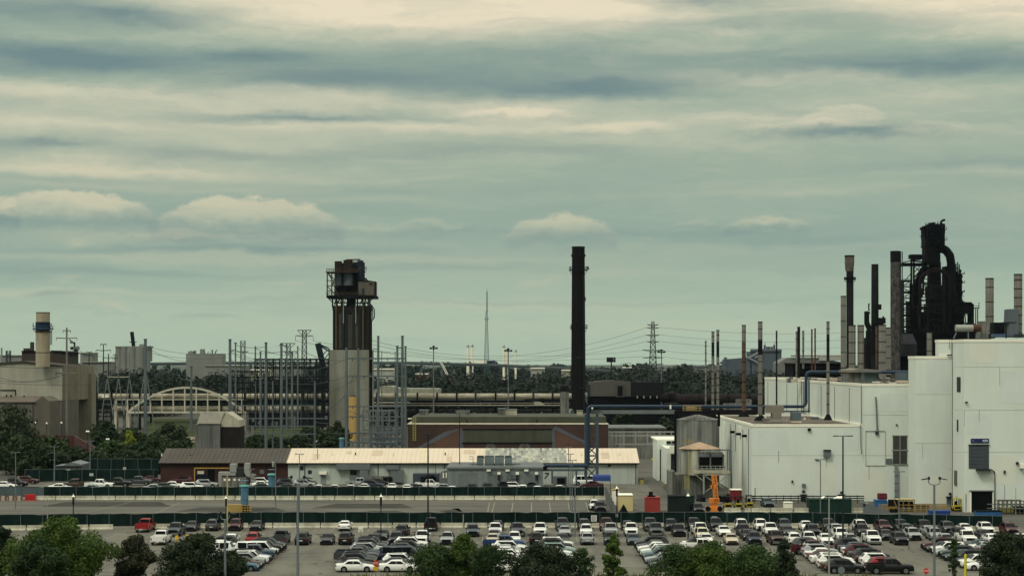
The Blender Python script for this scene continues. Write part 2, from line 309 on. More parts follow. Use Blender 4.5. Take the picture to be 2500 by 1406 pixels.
def make_car(kind):
    S = SPEC[kind]; W_, be, ro = S['W'], S['belt'], S['roof']; H = ro-be; sl = (.20 if kind != 'van' else .12)/H; wb = W_*.90
    root = T('parked_'+kind, 'x', kind if kind != 'pickup' else 'pickup truck', (0,0,0)); parts = []
    def P(mb, nm, mat, par=None, smooth=None):
        o = mb.build(nm, mat, par or root, org=(0,0,0), smooth=smooth); parts.append((o, par or root)); return o
    xs = lambda z: wb-(z-be)*sl
    mb = MB(); loft(mb, [low_sec(*s) for s in S['st']])
    G = []
    for y, k in S['gh']:
        zt = be+max(k,0)*H; zt = max(zt, be+.01); w = xs(zt)
        h = [(wb, be-.06), (xs(be+(zt-be)*.5), be+(zt-be)*.5), (w, max(zt-.07, be)), (w-.06, zt-.02), (w*.6, zt+.005), (0, zt+.015)]
        G.append([(x,y,z) for x,z in h]+[(-x,y,z) for x,z in h[-2::-1]])
    loft(mb, G)
    if kind == 'pickup':
        for s in (-1, 1): mb.box(s*1.0, s*.88, .72, 2.86, .42, 1.26)
        mb.box(-.995, .995, 2.80, 2.88, .5, 1.25); mb.box(-.88, .88, .72, 2.8, .5, .72)
    body = P(mb, 'body', MATS_BODY)
    wy0, wy1, ty0, ty1, lo, ry = S['win']
    # windows: slightly proud polygons with thickness
    def slab(pts, n, mat, nm, par=None, t=.012):
        n = Vector(n).normalized()*t; mb = MB(); k = len(pts); v = [Vector(p)+n for p in pts]+[Vector(p)-n for p in pts]
        mb.add(v, [tuple(range(k)), tuple(range(k,2*k))[::-1]]+[(i,(i+1)%k,k+(i+1)%k,k+i) for i in range(k)]); return P(mb, nm, mat, par)
    g = S['gh']; (y0,_),(y1,_) = g[0], g[1]; zb, zt = be+.09, ro-.07
    f = lambda z: y0+(y1-y0)*(z-be)/H
    slab([(-xs(zb)+.06, f(zb)-.02, zb), (xs(zb)-.06, f(zb)-.02, zb), (xs(zt)-.07, f(zt)-.02, zt), (-xs(zt)+.07, f(zt)-.02, zt)], (0,-1,.6), glass, 'windscreen')
    (ya,ka),(yb,kb) = g[-2], g[-1]; za, zc = be+ka*H, be+kb*H
    q = lambda z: ya+(yb-ya)*(za-z)/(za-zc)
    zt2, zb2 = za-.08, max(zc, be)+.10
    slab([(xs(zb2)-.10, q(zb2)+.025, zb2), (-xs(zb2)+.10, q(zb2)+.025, zb2), (-xs(zt2)+.09, q(zt2)+.025, zt2), (xs(zt2)-.09, q(zt2)+.025, zt2)], (0,1,.4), glass, 'rear_window')
    zl, zh = be+.05, ro-.11
    for s in (-1, 1):
        pts = [(wy0,zl),(wy1 if kind != 'sedan' else 1.25, zl),(ty1 if kind != 'sedan' else .85, zh),(ty0,zh)]
        o = slab([(s*(xs(z)+.008), y, z) for y, z in pts], (s,0,.2), glass, 'side_window')
        mp = {'sedan':(.22,), 'suv':(.2,1.15), 'van':(-.3,1.0), 'pickup':(-.15,)}[kind]
        for y in mp: mbp = MB(); mbp.bar((s*(xs(zl)+.024), y, zl), (s*(xs(zh)+.024), y+.02, zh), .03, .09); P(mbp, 'pillar', MATS_BODY if kind != 'suv' else black, o)
    # wheels with arches
    for wy in S['wb']:
        for s in (-1, 1):
            r = S['wr']; a = MB(); a.cyl((s*(W_-.06), wy, r+.04), (s*(W_+.004), wy, r+.04), r+.07, n=20); 
            w = MB(); w.cyl((s*(W_-.26), wy, r), (s*(W_+.012), wy, r), r, n=20); w.cyl((s*(W_-.06), wy, r+.04), (s*(W_+.004), wy, r+.04), r+.07, n=20)
            wo = P(w, 'wheel', rubber)
            m = MB(); m.cyl((s*(W_-.02), wy, r), (s*(W_+.022), wy, r), r*.66, n=16); ri = P(m, 'rim', rim_mat, wo)
    zf = S['st'][1][3]; L2 = S['L']/2
    for s in (-1, 1):
        P(MB().box(s*.55, s*(W_*.93), -L2+.02, -L2+.30, zf-.20, zf-.05), 'headlight', head_mat)
        zr = be if kind != 'pickup' else 1.1
        P(MB().box(s*(W_*.62 if kind in ('sedan',) else W_*.80), s*(W_*.955), L2-.14, L2+.005, zr-(.22 if kind == 'sedan' else .36), zr-.06), 'taillight', tail_mat)
        ym = g[0][0]+.35; P(MB().box(s*(W_*.93), s*(W_+.17), ym, ym+.14, be+.02, be+.2), 'mirror', black if kind != 'sedan' else MATS_BODY)
    gh_ = .16 if kind == 'sedan' else .30
    P(MB().box(-.62, .62, -L2-.012, -L2+.1, zf-.10-gh_*1.2, zf-.10), 'grille', black)
    P(MB().box(-W_*.84, W_*.84, -L2-.03, -L2+.35, S['z']-.06, S['z']+.22), 'front_bumper', trim_dark if kind != 'pickup' else chrome)
    P(MB().box(-W_*.84, W_*.84, L2-.30, L2+.03, S['z']+.05, S['z']+.24), 'rear_bumper', trim_dark if kind != 'pickup' else chrome)
    P(MB().box(-.24, .24, L2+.03, L2+.045, .62, .76) if kind != 'pickup' else MB().box(-.24, .24, L2+.03, L2+.045, .45, .58), 'number_plate', plate_mat)
    if kind == 'suv':
        for s in (-1,1): rr = MB(); rr.bar((s*.56,-.2,ro+.05), (s*.56,1.5,ro+.05), .05); P(rr, 'roof_rail', black)
    return root
MATS_BODY = M('car_paint_white', (212,212,204), .3, var=0, coat=.6)
rim_mat = M('wheel_rim', (120,122,122), .35, .7, var=0); head_mat = M('headlight_glass', (190,195,190), .15, var=0, spec=.6); tail_mat = M('taillight_red', (110,14,14), .25, var=0)
trim_dark = M('dark_plastic', (28,29,30), .7, var=0); chrome = M('bumper_chrome', (150,152,150), .25, .8, var=0); plate_mat = M('number_plate', (190,190,180), .5, var=0)
PAINT = dict(white=(212,212,204), cream=(196,186,160), silver=(138,142,140), grey=(58,62,64), dark=(22,26,29), black=(9,10,12), blue=(22,50,92), darkblue=(18,28,48), slate=(52,66,74), red=(130,22,26), maroon=(62,16,22), brown=(60,44,38), teal=(36,74,92), green=(28,46,40), beige=(170,160,136), palegreen=(120,140,134))
PM = {}
for k, c in PAINT.items(): PM[k] = M('car_paint_'+k, c, .38, .15 if k in ('silver','grey','slate') else 0, var=0, coat=.5 if k in ('white','cream','silver','beige') else .12)
PROTO = {k: make_car(k) for k in SPEC}
USED = {k: False for k in SPEC}; PAINTED = {}
def paint(o, colr):
    if o.type != 'MESH': return
    key = (o.data.name, colr)
    if o.data.materials and o.data.materials[0].name.startswith('car_paint'):
        if key not in PAINTED:
            me = o.data.copy(); me.materials[0] = PM[colr]; PAINTED[key] = me
        o.data = PAINTED[key]
NAMEK = dict(sedan='sedan', suv='SUV', van='van', pickup='pickup')
NCOL = dict(dark='dark grey', darkblue='dark blue', slate='blue-grey', palegreen='pale green', grey='mid-grey')
PENDING = []
def place_car(kind, colr, x, y, rot, label, group, z=0.0): PENDING.append((kind, colr, x, y, rot, label, group, z))
def flush_cars():
    src = {}
    for kind, p in PROTO.items():
        src[kind] = p
    for kind, colr, x, y, rot, label, group, z in PENDING:
        r = copy_tree(src[kind]); r.location = (x,y,z); r.rotation_euler = (0,0,rot+R(random.uniform(-2.2,2.2))); r['label'] = label; r['group'] = group
        todo = [r]
        while todo:
            o = todo.pop(); paint(o, colr); todo += KIDC.get(o.name, [])
    for kind, p in PROTO.items():                          # the prototypes themselves are not part of the scene
        todo = [p]; al = []
        while todo: o = todo.pop(); al.append(o); todo += KIDS.get(o.name, [])
        for o in al: bpy.data.objects.remove(o)
# ---------------------------------------------------------------- the setting
field = M('ground_cover', (50,58,44), 1, var=.35, scale=.01, streak=.5, stain=(84,82,66), st_scale=(.004,.02,.1))
grass = M('mown_grass', (36,46,27), 1, var=.3, scale=.05, streak=.4, stain=(96,98,58), st_scale=(.05,.2,.1), bump=.4)
yard = M('yard_gravel', (70,67,60), 1, var=.25, scale=.03, streak=.5, stain=(58,56,50), st_scale=(.02,.1,.1))
def sheet(name, x0, x1, y0, y1, z, mat, n=None): struct(name, MB().add([(x0,y0,z),(x1,y0,z),(x1,y1,z),(x0,y1,z)], [(0,1,2,3)]), mat)
sheet('ground', -6000, 6000, -600, 11000, -.03, field)
sheet('yard', -170, 170, 300, 900, -.01, yard)
sheet('car_park', -130, 130, 150, 288.5, 0, asphalt)
sheet('service_road', -130, 130, 288.5, 345.5, .004, asphalt_dark)
sheet('rear_car_park', -130, 42, 345.5, 396, .008, asphalt)
sheet('road', 28, 44, 345.5, 560, .012, asphalt_dark)
gb = MB()
for (a, t, b, u) in ((575,1092,660,1046),):
    gb.add([(X(a,GY(u+60)),GY(1100),0.3),(X(700,GY(1100)),GY(1100),0.3),(X(700,560),620,3.5),(X(560,560),620,3.5)], [(0,1,2,3)])
struct('grass_bank', gb, grass)
struct('grass_hill', MB().add([(X(330,480),480,.1),(X(480,480),480,.1),(X(480,700),720,3.4),(X(330,700),720,3.4)], [(0,1,2,3)]), grass)
struct('sandy_path', MB().add([(X(330,560),560,1.2),(X(480,560),560,1.2),(X(480,585),590,1.65),(X(330,585),590,1.5)], [(0,1,2,3)]), M('sand_path',(120,112,92),1))
line_m = M('road_marking', (128,125,110), .9, var=.2, scale=1.2, streak=.9, stain=(94,92,80), st_scale=(.9,.9,.7))
ln = MB()
def stripe(x0, y0, x1, y1, z, w=.12):
    d = Vector((x1-x0, y1-y0, 0)).normalized(); n = Vector((-d.y, d.x, 0))*w/2
    ln.add([(x0-n.x,y0-n.y,z),(x1-n.x,y1-n.y,z),(x1+n.x,y1+n.y,z),(x0+n.x,y0+n.y,z)], [(0,1,2,3)])
for i in range(-26, 30):
    x = i*2.75
    stripe(x, 280.4, x+.001, 285.6, .004); stripe(x+1.2, 266.2, x+1.2, 277.4, .004)
    if -32 < x < 75: stripe(x+.6, 260, x+.6, 265.2, .004)
for cx in (-60.5,-36.5,-17,2.5,22.4,42.8,61):
    for k in range(13): stripe(cx-5.3, 225.2+2.75*k, cx+5.3, 225.2+2.75*k, .004)
struct('parking_lines', ln, line_m)
ln = MB()
for (a,t,b,u) in ((185,1256,300,1230),(300,1230,320,1224),(700,1240,720,1235),(1195,1226,1190,1253),(1208,1226,1200,1253),(1253,1226,1248,1253),(1298,1226,1297,1253),(1341,1226,1345,1253),(1387,1226,1393,1253),(1430,1226,1437,1250),(380,1252,440,1226),(1618,1188,1640,1210),(1633,1250,1637,1256),(1775,1252,1780,1256),(1825,1252,1830,1256),(1872,1252,1878,1256),(1922,1252,1927,1256)):
    Y0, Y1 = GY(t), GY(u); stripe(X(a,Y0), Y0, X(b,Y1), Y1, .012, .18)
struct('road_lines', ln, line_m)
kb = MB(); kb.box(-79, 76, 289.6, 289.9, 0, .13); pb_ = MB()
for (a,t,b,u) in ((100,1236,420,1225),(1700,1256,1840,1249),(430,1248,700,1238),(760,1240,1010,1229),(1060,1250,1130,1240),(850,1252,1000,1246)):
    Y0, Y1 = GY(t), GY(u); pb_.add([(X(a,Y0),Y0,.008),(X(b,Y0),Y0,.008),(X(b-30,Y1),Y1,.008),(X(a+60,Y1),Y1,.008)], [(0,1,2,3)])
struct('road_patch', pb_, M('tar_patch', (54,54,51), .95, var=.25, scale=.4, streak=.5, stain=(82,79,70), st_scale=(.1,.3,.1)))
ol = MB(); g_ = random.Random(17)
for _ in range(150):
    x, y, q = g_.uniform(-75,75), g_.uniform(224,284), g_.uniform(.15,.6); n_ = 9; ph = [g_.uniform(.6,1.2) for _ in range(n_)]
    ol.add([(x+q*ph[i]*math.cos(2*math.pi*i/n_), y+q*1.6*ph[i]*math.sin(2*math.pi*i/n_), .009) for i in range(n_)], [tuple(range(n_))])
struct('oil_stains', ol, M('oil_stain', (52,50,46), .8, var=.2))
cl = MB()
for _ in range(46):
    x, y = g_.uniform(-78,70), g_.uniform(222,284) if _ % 3 else g_.uniform(292,340); a_ = g_.choice([0, math.pi/2, g_.uniform(0,3)])
    for k in range(7):
        a_ += g_.uniform(-.35,.35); x2, y2 = x+math.cos(a_)*2.6, y+math.sin(a_)*2.6; d = Vector((x2-x,y2-y,0)).normalized(); n_ = Vector((-d.y,d.x,0))*.06
        cl.add([(x-n_.x,y-n_.y,.014),(x2-n_.x,y2-n_.y,.014),(x2+n_.x,y2+n_.y,.014),(x+n_.x,y+n_.y,.014)], [(0,1,2,3)]); x, y = x2, y2
struct('asphalt_cracks', cl, M('crack_tar', (40,40,38), .8, var=.1))
struct('kerb', kb, concrete)

_u = 'first second third fourth fifth sixth seventh eighth ninth tenth eleventh twelfth thirteenth fourteenth fifteenth sixteenth seventeenth eighteenth nineteenth'.split()
ORDN = _u + [t+('-'+_u[k-1] if k else '') if k else {'twenty':'twentieth','thirty':'thirtieth','forty':'fortieth','fifty':'fiftieth'}[t] for t in ('twenty','thirty','forty','fifty') for k in range(10)]
# ---------------------------------------------------------------- green screened fences and their concrete barriers
screen = M('green_fence_screen', (12,27,24), .9, var=.3, scale=.35, streak=.6, stain=(24,44,40), st_scale=(.9,.9,.12))
screen_g = M('grey_fence_screen', (70,82,84), .9, var=.15)
P1 = [(-82,281.5),(-60,284.5),(-40,286.8),(40,286.8),(60,283.5),(74.5,279.6)]
def line_y(P, x):
    for (a,b),(c,d) in zip(P, P[1:]):
        if x <= c: return b+(d-b)*(x-a)/(c-a)
    return P[-1][1]
def fence(name, label, P, h, zb, mat, step=3.05, dy=.45, post=galv):
    r = T(name, label, 'fence', (P[0][0], P[0][1]+dy, 0)); s = MB(); sag = random.Random(5)
    for (a,b),(c,d) in zip(P, P[1:]):
        n = max(2, int(abs(c-a)/1.5)); prev = None
        for k in range(n+1):
            t = k/n; p = (a+(c-a)*t, b+(d-b)*t+dy, h+sag.uniform(-.13,.08))
            if prev: s.add([(prev[0],prev[1],zb),(p[0],p[1],zb),(p[0],p[1],p[2]),(prev[0],prev[1],prev[2]),(prev[0],prev[1]+.03,zb),(p[0],p[1]+.03,zb),(p[0],p[1]+.03,p[2]),(prev[0],prev[1]+.03,prev[2])], [(0,1,2,3),(7,6,5,4),(3,2,6,7)])
            prev = p
    s.build('screen', mat, r)
    x = P[0][0]
    while x < P[-1][0]:
        y = line_y(P, x)+dy-.06; MB().vcyl(x, y, 0, h+.12, .045, n=6).build('post', post, r); x += step
    t = MB()
    for (a,b),(c,d) in zip(P, P[1:]): t.bar((a,b+dy-.05,h+.02), (c,d+dy-.05,h+.02), .05)
    t.build('top_rail', post, r)
    return r
fence('screened_fence', 'long dark green screened fence right behind the parked cars of the front car park', P1, 2.4, .45, screen, 3.3)
P2 = [(X(105,344),344),(X(1475,344),344)]
fence('screened_fence', 'dark green screened fence on the far side of the empty service road', P2, 2.45, .5, screen)
fence('screened_fence', 'short grey screened fence at the left end of the service road', [(X(-30,344),344),(X(104,344),344)], 2.45, .5, screen_g)
# return fence on the right end
def barrier_mb(x, y, L=3.52, mi=0):
    mb = MB(); p = [(-.30,0),(-.30,.12),(-.12,.34),(-.09,.80),(.09,.80),(.12,.34),(.30,.12),(.30,0)]
    return mb.xprism([(y+a, z) for a, z in p], x-L/2, x+L/2)
def barriers(P, x0, x1, label, group, skip=()):
    proto = None; x = x0; k = 0
    while x < x1:
        if not any(a < x < b for a, b in skip):
            y = line_y(P, x); sl = math.atan2(line_y(P, x+1.5)-line_y(P, x-1.5), 3)
            if proto is None:
                proto = barrier_mb(0, 0).build('concrete_barrier', M('barrier_concrete', (176,173,153), .9, var=.14, scale=.22, streak=.6, stain=(110,106,90), st_scale=(.8,.8,.3)), org=(0,0,0)); o = proto
            else: o = proto.copy(); COL.objects.link(o)
            tag(o, ORDN[k]+' from left of the pale concrete barriers '+label, 'barrier', group); k += 1; o.location = (x, y, .02 if P is P2 else 0); o.rotation_euler = (0,0,sl+R(random.uniform(-.5,.5)))
        x += 3.72
barriers(P1, -80, 74, 'at the foot of the nearer green fence', 'concrete barriers along the nearer green fence', ((-70,-57),))
barriers(P1, -67, -60, 'behind the largest bright green tree', 'concrete barriers behind the big green tree')
barriers(P2, X(112,344), X(1478,344), 'at the foot of the farther green fence', 'concrete barriers along the farther green fence')
for (a, c, L) in ((8,'white',1.5),(22,'white',1.2),(48,'white',1.3),):
    pass
rd = M('red_plastic', (170,34,32), .5, var=.1)
r = T('plastic_barrier', 'bright red plastic water barrier in the barrier row beside the service road', 'barrier', (X(74,343),343,0))
mb = MB(); mb.box(X(62,343),X(86,343),342.7,343.3,.1,1.15)
for k in range(4): mb.box(X(63+6*k,343),X(67+6*k,343),342.6,342.7,.4,.9)
mb.build('panel', rd, r); MB().box(X(61,343),X(87,343),342.5,343.5,0,.14).build('foot', rd, r)
for px in (8, 27, 47):
    r = T('plastic_barrier', {8:'white and red striped barrier at the far left edge of the service road',27:'white striped barrier second from the left edge of the service road',47:'white striped barrier left of the bright red plastic barrier'}[px], 'barrier', (X(px,343),343,0), 'striped barriers at the left of the service road')
    MB().box(X(px-7,343),X(px+7,343),342.8,343.2,0,.85).build('panel', concrete, r)
    m = MB(); m.box(X(px-7,343)-.01,X(px-4,343),342.78,343.22,0,.86); m.box(X(px+4,343),X(px+7,343)+.01,342.78,343.22,0,.86); m.build('stripe', M('faded_red', (120,72,62), .8), r)
# return fence (right end) towards the camera
r = T('wire_fence', 'grey wire fence slanting towards us from the right end of the farther green fence', 'fence', (X(1480,344),344,0))
m = MB(); xA, xB = X(1478,344), X(1508,292)
m.add([(xA,344,.1),(xB,292,.1),(xB,292,2.2),(xA,344,2.5)], [(0,1,2,3)]); m.add([(xA+.03,344,.1),(xB+.03,292,.1),(xB+.03,292,2.2),(xA+.03,344,2.5)], [(3,2,1,0)])
m.build('mesh_panel', M('fence_mesh_grey', (88,90,88), .8, var=.15), r)
for k in range(8):
    t = k/7; MB().vcyl(xA+(xB-xA)*t, 344-52*t, 0, 2.6, .05, n=6).build('post', galv, r)

# fence notices (white boards with dark lines of text)
def notice(px, py0, py1, w, Y, label, lines=5):
    r = T('notice_board', label, 'sign', (X(px,Y),Y,Z(py1,Y))); m = MB(); m.pbox(px-w/2, px+w/2, py0, py1, Y, .04); m.build('board', M('sign_white', (196,194,184), .6, var=.05), r)
    m = MB(); h = (py1-py0)/(lines+1.0)
    for i in range(lines):
        a = px-w/2+w*.15; b = px+w/2-w*.15; n = 4
        for k in range(n):
            xx = a+(b-a)*k/n; m.box(X(xx,Y), X(xx+(b-a)/n*.78,Y), Y-.012, Y-.004, Z(py0+h*(i+.75),Y), Z(py0+h*(i+1.2),Y))
    m.build('lettering', M('sign_grey_text', (96,98,98), .7, var=0), r)
notice(380, 1258, 1272, 14, 286.9, 'white notice board on the nearer green fence above the red pickup')
notice(1450, 1257, 1272, 14, 286.9, 'white notice board on the nearer green fence above the silver saloon')
notice(1744, 1260, 1267, 12, 286.9, 'small white board on the nearer green fence above a dark pickup', 3)
notice(1506, 1254, 1261, 5, 286.6, 'small white plate on the nearer green fence by the black lamp post', 2)
notice(304, 1140, 1149, 7, 397, 'small white board on the dark green fence far left behind the parked pickups', 3)
notice(223, 1155, 1161, 9, 380, 'tiny white board by the lamp post among the pickups on the left', 2)

# ---------------------------------------------------------------- cars
KD = dict(s='sedan', u='suv', p='pickup', v='van')
def row(txt, near, rowname, clampfence=False):
    L = []
    for e in txt.split():
        x, k, c, d = e.split(':'); L.append([int(x), KD[k], c, d])
    L.sort(); xs = [X(e[0], near+2) for e in L]
    for _ in range(60):                                    # keep a door's width between neighbours
        for i in range(len(xs)-1):
            g = 2.32-(xs[i+1]-xs[i])
            if g > 0: xs[i] -= g/2; xs[i+1] += g/2
    for i, (e, x) in enumerate(zip(L, xs)):
        S = SPEC[e[1]]; yc = near+S['L']/2
        if clampfence: yc = min(yc, line_y(P1, x)-.45-S['L']/2)
        side = 'facing us' if e[3] == 'f' else 'tail towards us'
        place_car(e[1], e[2], x, yc+random.uniform(-.25,.25 if not clampfence else 0), 0 if e[3] == 'f' else math.pi,
                  f"{NCOL.get(e[2],e[2])} {NAMEK[e[1]]} {side}, {ORDN[i]} from left, {rowname}", 'cars parked nose-on in the front car park')
row('360:p:red:r 470:s:dark:f 520:u:grey:r 575:u:maroon:f 627:s:dark:f 842:s:white:r 1052:p:black:r 1215:s:dark:f 1373:p:grey:f 1426:u:grey:f 1480:p:maroon:f 1532:s:dark:f 1587:p:grey:f 1638:u:dark:f 1693:p:dark:f 1746:p:dark:f 1810:u:white:f 1857:u:white:f 1915:u:grey:f 1967:s:white:f 2018:p:dark:f 2096:u:white:f 2150:u:maroon:f 2188:p:dark:f 2242:p:dark:f 2297:u:grey:f 2336:s:white:f 2383:u:white:f 2436:u:maroon:f', 281.0, 'back row at the green fence', True)
row('427:p:grey:f 983:u:dark:r 1154:u:slate:f 1209:p:white:f 1263:p:grey:f 1319:p:white:f 1379:s:silver:f 1431:u:white:f 1490:p:silver:f 1541:p:white:f 1602:p:grey:f 1657:u:black:f 1710:p:white:f 1767:s:white:f 1816:u:dark:f 1882:p:white:f 1922:s:dark:f 1984:u:dark:f 2042:u:silver:f 2106:u:dark:f 2215:u:grey:f 2269:s:silver:f', 271.9, 'second row off the green fence')
row('932:s:grey:f 1207:s:silver:f 1714:u:cream:f 1826:s:black:f 2052:u:white:f 2163:s:dark:f 2228:u:silver:f 2281:u:silver:f 2344:u:dark:f 2403:s:dark:f', 266.2, 'third row off the green fence')
row('392:p:white:r 565:s:white:r 619:u:red:r 685:p:grey:r 740:u:black:r 799:s:dark:f 845:u:black:r 912:s:dark:f 968:u:dark:f 1031:p:white:f 1092:u:silver:f 1203:s:beige:f 1256:u:white:f 1309:u:black:r 1374:s:dark:f 1433:u:silver:r 1491:u:green:f 1546:s:slate:f 1724:s:white:f 1785:s:beige:f 1842:u:darkblue:f 1895:p:brown:f 1938:u:white:r 1973:u:white:f 2016:s:white:f 2076:s:silver:f 2131:p:white:f 2195:u:dark:f 2310:s:silver:f 2363:p:white:f 2422:s:white:r 2493:s:white:f', 259.6, 'nearest nose-on row')
def block(x, d, cells, rowname, y0=226.6, pitch=2.72):
    n = 0
    for k, e in enumerate(cells.split()):
        if e == '-': continue
        kk, c = e.split(':'); kind = KD[kk]; L = SPEC[kind]['L']
        xc = x-d*L/2; n += 1                                # x = where the nose stands
        place_car(kind, c, xc+random.uniform(-.2,.2), y0+pitch*k+SPEC[kind]['W'], R(90)*d,
                  f"{NCOL.get(c,c)} {NAMEK[kind]} side-on, {ORDN[n-1]} car deep, {rowname}", 'cars parked side-on in the front car park')
block(-31.2, 1, 's:teal s:brown u:silver u:white s:blue p:slate v:white s:white u:black u:dark', 'file just right of the dark leafy tree', 227.5)
block(-42.4, -1, 'u:dark s:white - u:silver p:white v:white u:white s:grey s:white u:dark', 'file behind the dark leafy tree on the left', 230)
block(-55.3, 1, '- s:white - s:silver - s:white u:white s:white s:silver u:darkblue', 'file between the two big trees on the left', 228)
block(-17.1, 1, 's:white s:black u:black u:dark p:grey p:darkblue s:dark u:silver s:white u:grey u:dark', 'left file behind the white sedans')
block(-11.7, 1, 's:white s:dark u:white s:white v:darkblue s:white p:black s:white u:black s:dark u:white', 'right file behind the white sedans')
block(1.9, 1, 's:white u:silver s:white s:white u:white s:dark s:white s:silver u:white s:white p:blue', 'left file behind the middle trees')
block(8.3, 1, 'u:white s:black p:white u:white s:white s:silver s:white u:palegreen s:white u:black u:white', 'right file behind the middle trees')
block(17.1, -1, 'u:grey p:dark s:teal s:silver u:slate u:palegreen u:white s:black s:white s:grey u:dark', 'left file behind the right-hand trees', 227.5)
block(28.6, 1, 'u:dark s:white p:grey u:white s:white p:maroon s:silver s:maroon p:white u:dark s:white', 'right file behind the right-hand trees', 227.5)
block(43.2, 1, 'u:black s:brown u:white u:white s:white s:maroon s:white u:silver p:maroon s:white u:grey', 'left file beside the nearest black pickup', 225)
block(48.9, 1, 'p:black u:red s:white u:white s:dark u:dark s:grey u:maroon s:white s:slate u:dark', 'right file beside the nearest black pickup', 224.4)
block(56.2, -1, 's:white u:white s:darkblue u:dark s:green u:green s:silver u:white s:black u:maroon', 'left file at the right edge', 228)
block(67.2, 1, 'u:white s:white s:silver u:palegreen s:white u:dark s:maroon u:silver s:white s:slate', 'right file at the right edge', 228)
# rear car park, service road and yard
rear = '12:1192:s:white:R 38:1187:u:black:R 66:1181:u:maroon:R 106:1175:u:palegreen:f 183:1174:p:grey:f 185:1191:p:brown:L 148:1197:s:white:R 243:1192:p:white:R 228:1200:s:palegreen:R 255:1175:s:white:f 286:1188:p:black:R 290:1174:u:silver:f 337:1184:p:grey:R 371:1177:s:maroon:R 378:1199:s:silver:R 402:1195:s:green:R 424:1192:s:white:R 446:1181:u:maroon:L 468:1197:u:white:R 504:1190:u:silver:R 640:1185:u:white:R 640:1191:s:white:R 640:1197:s:green:R 688:1182:s:dark:R 702:1188:u:dark:R 704:1198:s:black:R 742:1190:u:silver:R 745:1184:s:dark:R 778:1203:s:white:f 817:1203:s:white:f 856:1203:s:white:f 878:1188:p:silver:R 907:1192:u:darkblue:R 921:1184:s:dark:R 889:1200:s:white:f 957:1199:s:white:f 994:1202:s:white:r 1012:1198:s:dark:R 1048:1192:p:white:R 1086:1198:s:silver:R 1104:1206:s:white:r 1152:1203:u:dark:f 1190:1200:u:black:r 1228:1200:p:black:r 1254:1196:u:white:R 1277:1206:u:white:r 1298:1197:s:dark:f 1312:1206:s:white:f 1335:1204:s:dark:f 1366:1204:s:white:f 1430:1184:v:white:R 1444:1191:s:maroon:L'
L = [e.split(':') for e in rear.split()]
for i, e in enumerate(sorted(L, key=lambda e: int(e[0]))):
    Y = max(348.2, GY(int(e[1]))); k = KD[e[2]]; rot = {'R':R(90),'L':R(-90),'f':0,'r':math.pi}[e[4]]
    if e[4] in 'fr': Y += SPEC[k]['L']/2
    sd = {'R':'side-on','L':'side-on','f':'facing us','r':'tail towards us'}[e[4]]
    t1, t2 = divmod(i+1, 10); 
    lab = f"{NCOL.get(e[3],e[3])} {NAMEK[k]} {sd}, {ORDN[i]} from left beyond the farther green fence"
    place_car(k, e[3], X(int(e[0]),Y), Y, rot, lab, 'cars in the rear car park beyond the farther green fence', .012)
place_car('suv', 'white', X(1451,322), 322, 0, 'white SUV half hidden behind a black SUV at the right end of the service road', 'cars on the service road', .01)
place_car('suv', 'black', X(1466,316), 318, 0, 'black SUV standing at the right end of the service road beside the wire fence', 'cars on the service road', .01)
place_car('suv', 'black', X(1706,312), 314, 0, 'black SUV parked between the green skips and the orange lift', 'cars by the white building', .01)
place_car('sedan', 'slate', X(1875,328), 329, 0, 'blue-grey sedan behind the barriers at the foot of the long white wall', 'cars by the white building', .01)
place_car('pickup', 'white', X(790,560), 560, R(-90), 'white pickup standing beyond the cream roof among the steel poles', 'cars beyond the long shed', .5)
flush_cars()
# ---------------------------------------------------------------- long low shed: brown brick end, cream roof
brown_roof = M('brown_sheet_roof', (66,60,53), .8, var=.12, scale=.2, streak=.35, stain=(60,52,48), st_scale=(.8,.05,.05))
cream_roof = M('cream_roof', (198,184,163), .8, var=.05, scale=.12, streak=.3, stain=(184,168,142), st_scale=(.35,.1,.05))
brick_d = M('dark_red_brick', (58,34,30), .9, var=.25, scale=.4, brick=(2.2,.03,.5,.25,.75,1.2), streak=.3, stain=(50,30,26))
pale_wall = M('pale_green_wall', (172,178,168), .85, var=.07, scale=.2, streak=.35, stain=(128,140,132))
YF, YR = 388.0, 396.5; ZE = Z(1130, YF); ZR = Z(1096, YR)
def gable(px0, px1, name, label, rm, wm, sl=0):
    x0, x1 = X(px0,YF), X(px1,YF); r = T(name, label, 'shed', ((x0+x1)/2,YF,0))
    YB = 2*YR-YF; m = MB(); m.xprism([(YF,0),(YF,ZE),(YR,ZR-.05),(YB,ZE),(YB,0)], x0, x1); m.build('wall', wm, r)
    m = MB(); e0 = x0-.4; e1 = x1+.4 if sl == 0 else x1
    m.xprism([(YF-.6,ZE-.12),(YR,ZR),(YB+.6,ZE-.12),(YB+.6,ZE+.08),(YR,ZR+.2),(YF-.6,ZE+.08)], e0, e1); ro = m.build('roof', rm, r)
    MB().box(e0, e1, YF-.72, YF-.605, ZE-.2, ZE+.05).build('gutter', black, r); return r, ro
br, bro = gable(392, 701, 'brick_shed', 'low dark red brick shed with brown sheet roof, left end of the long building', brown_roof, brick_d, 1)
cs, cro = gable(703, 1556, 'long_shed', 'long low pale green shed under a cream roof behind the rear car park', cream_roof, pale_wall)
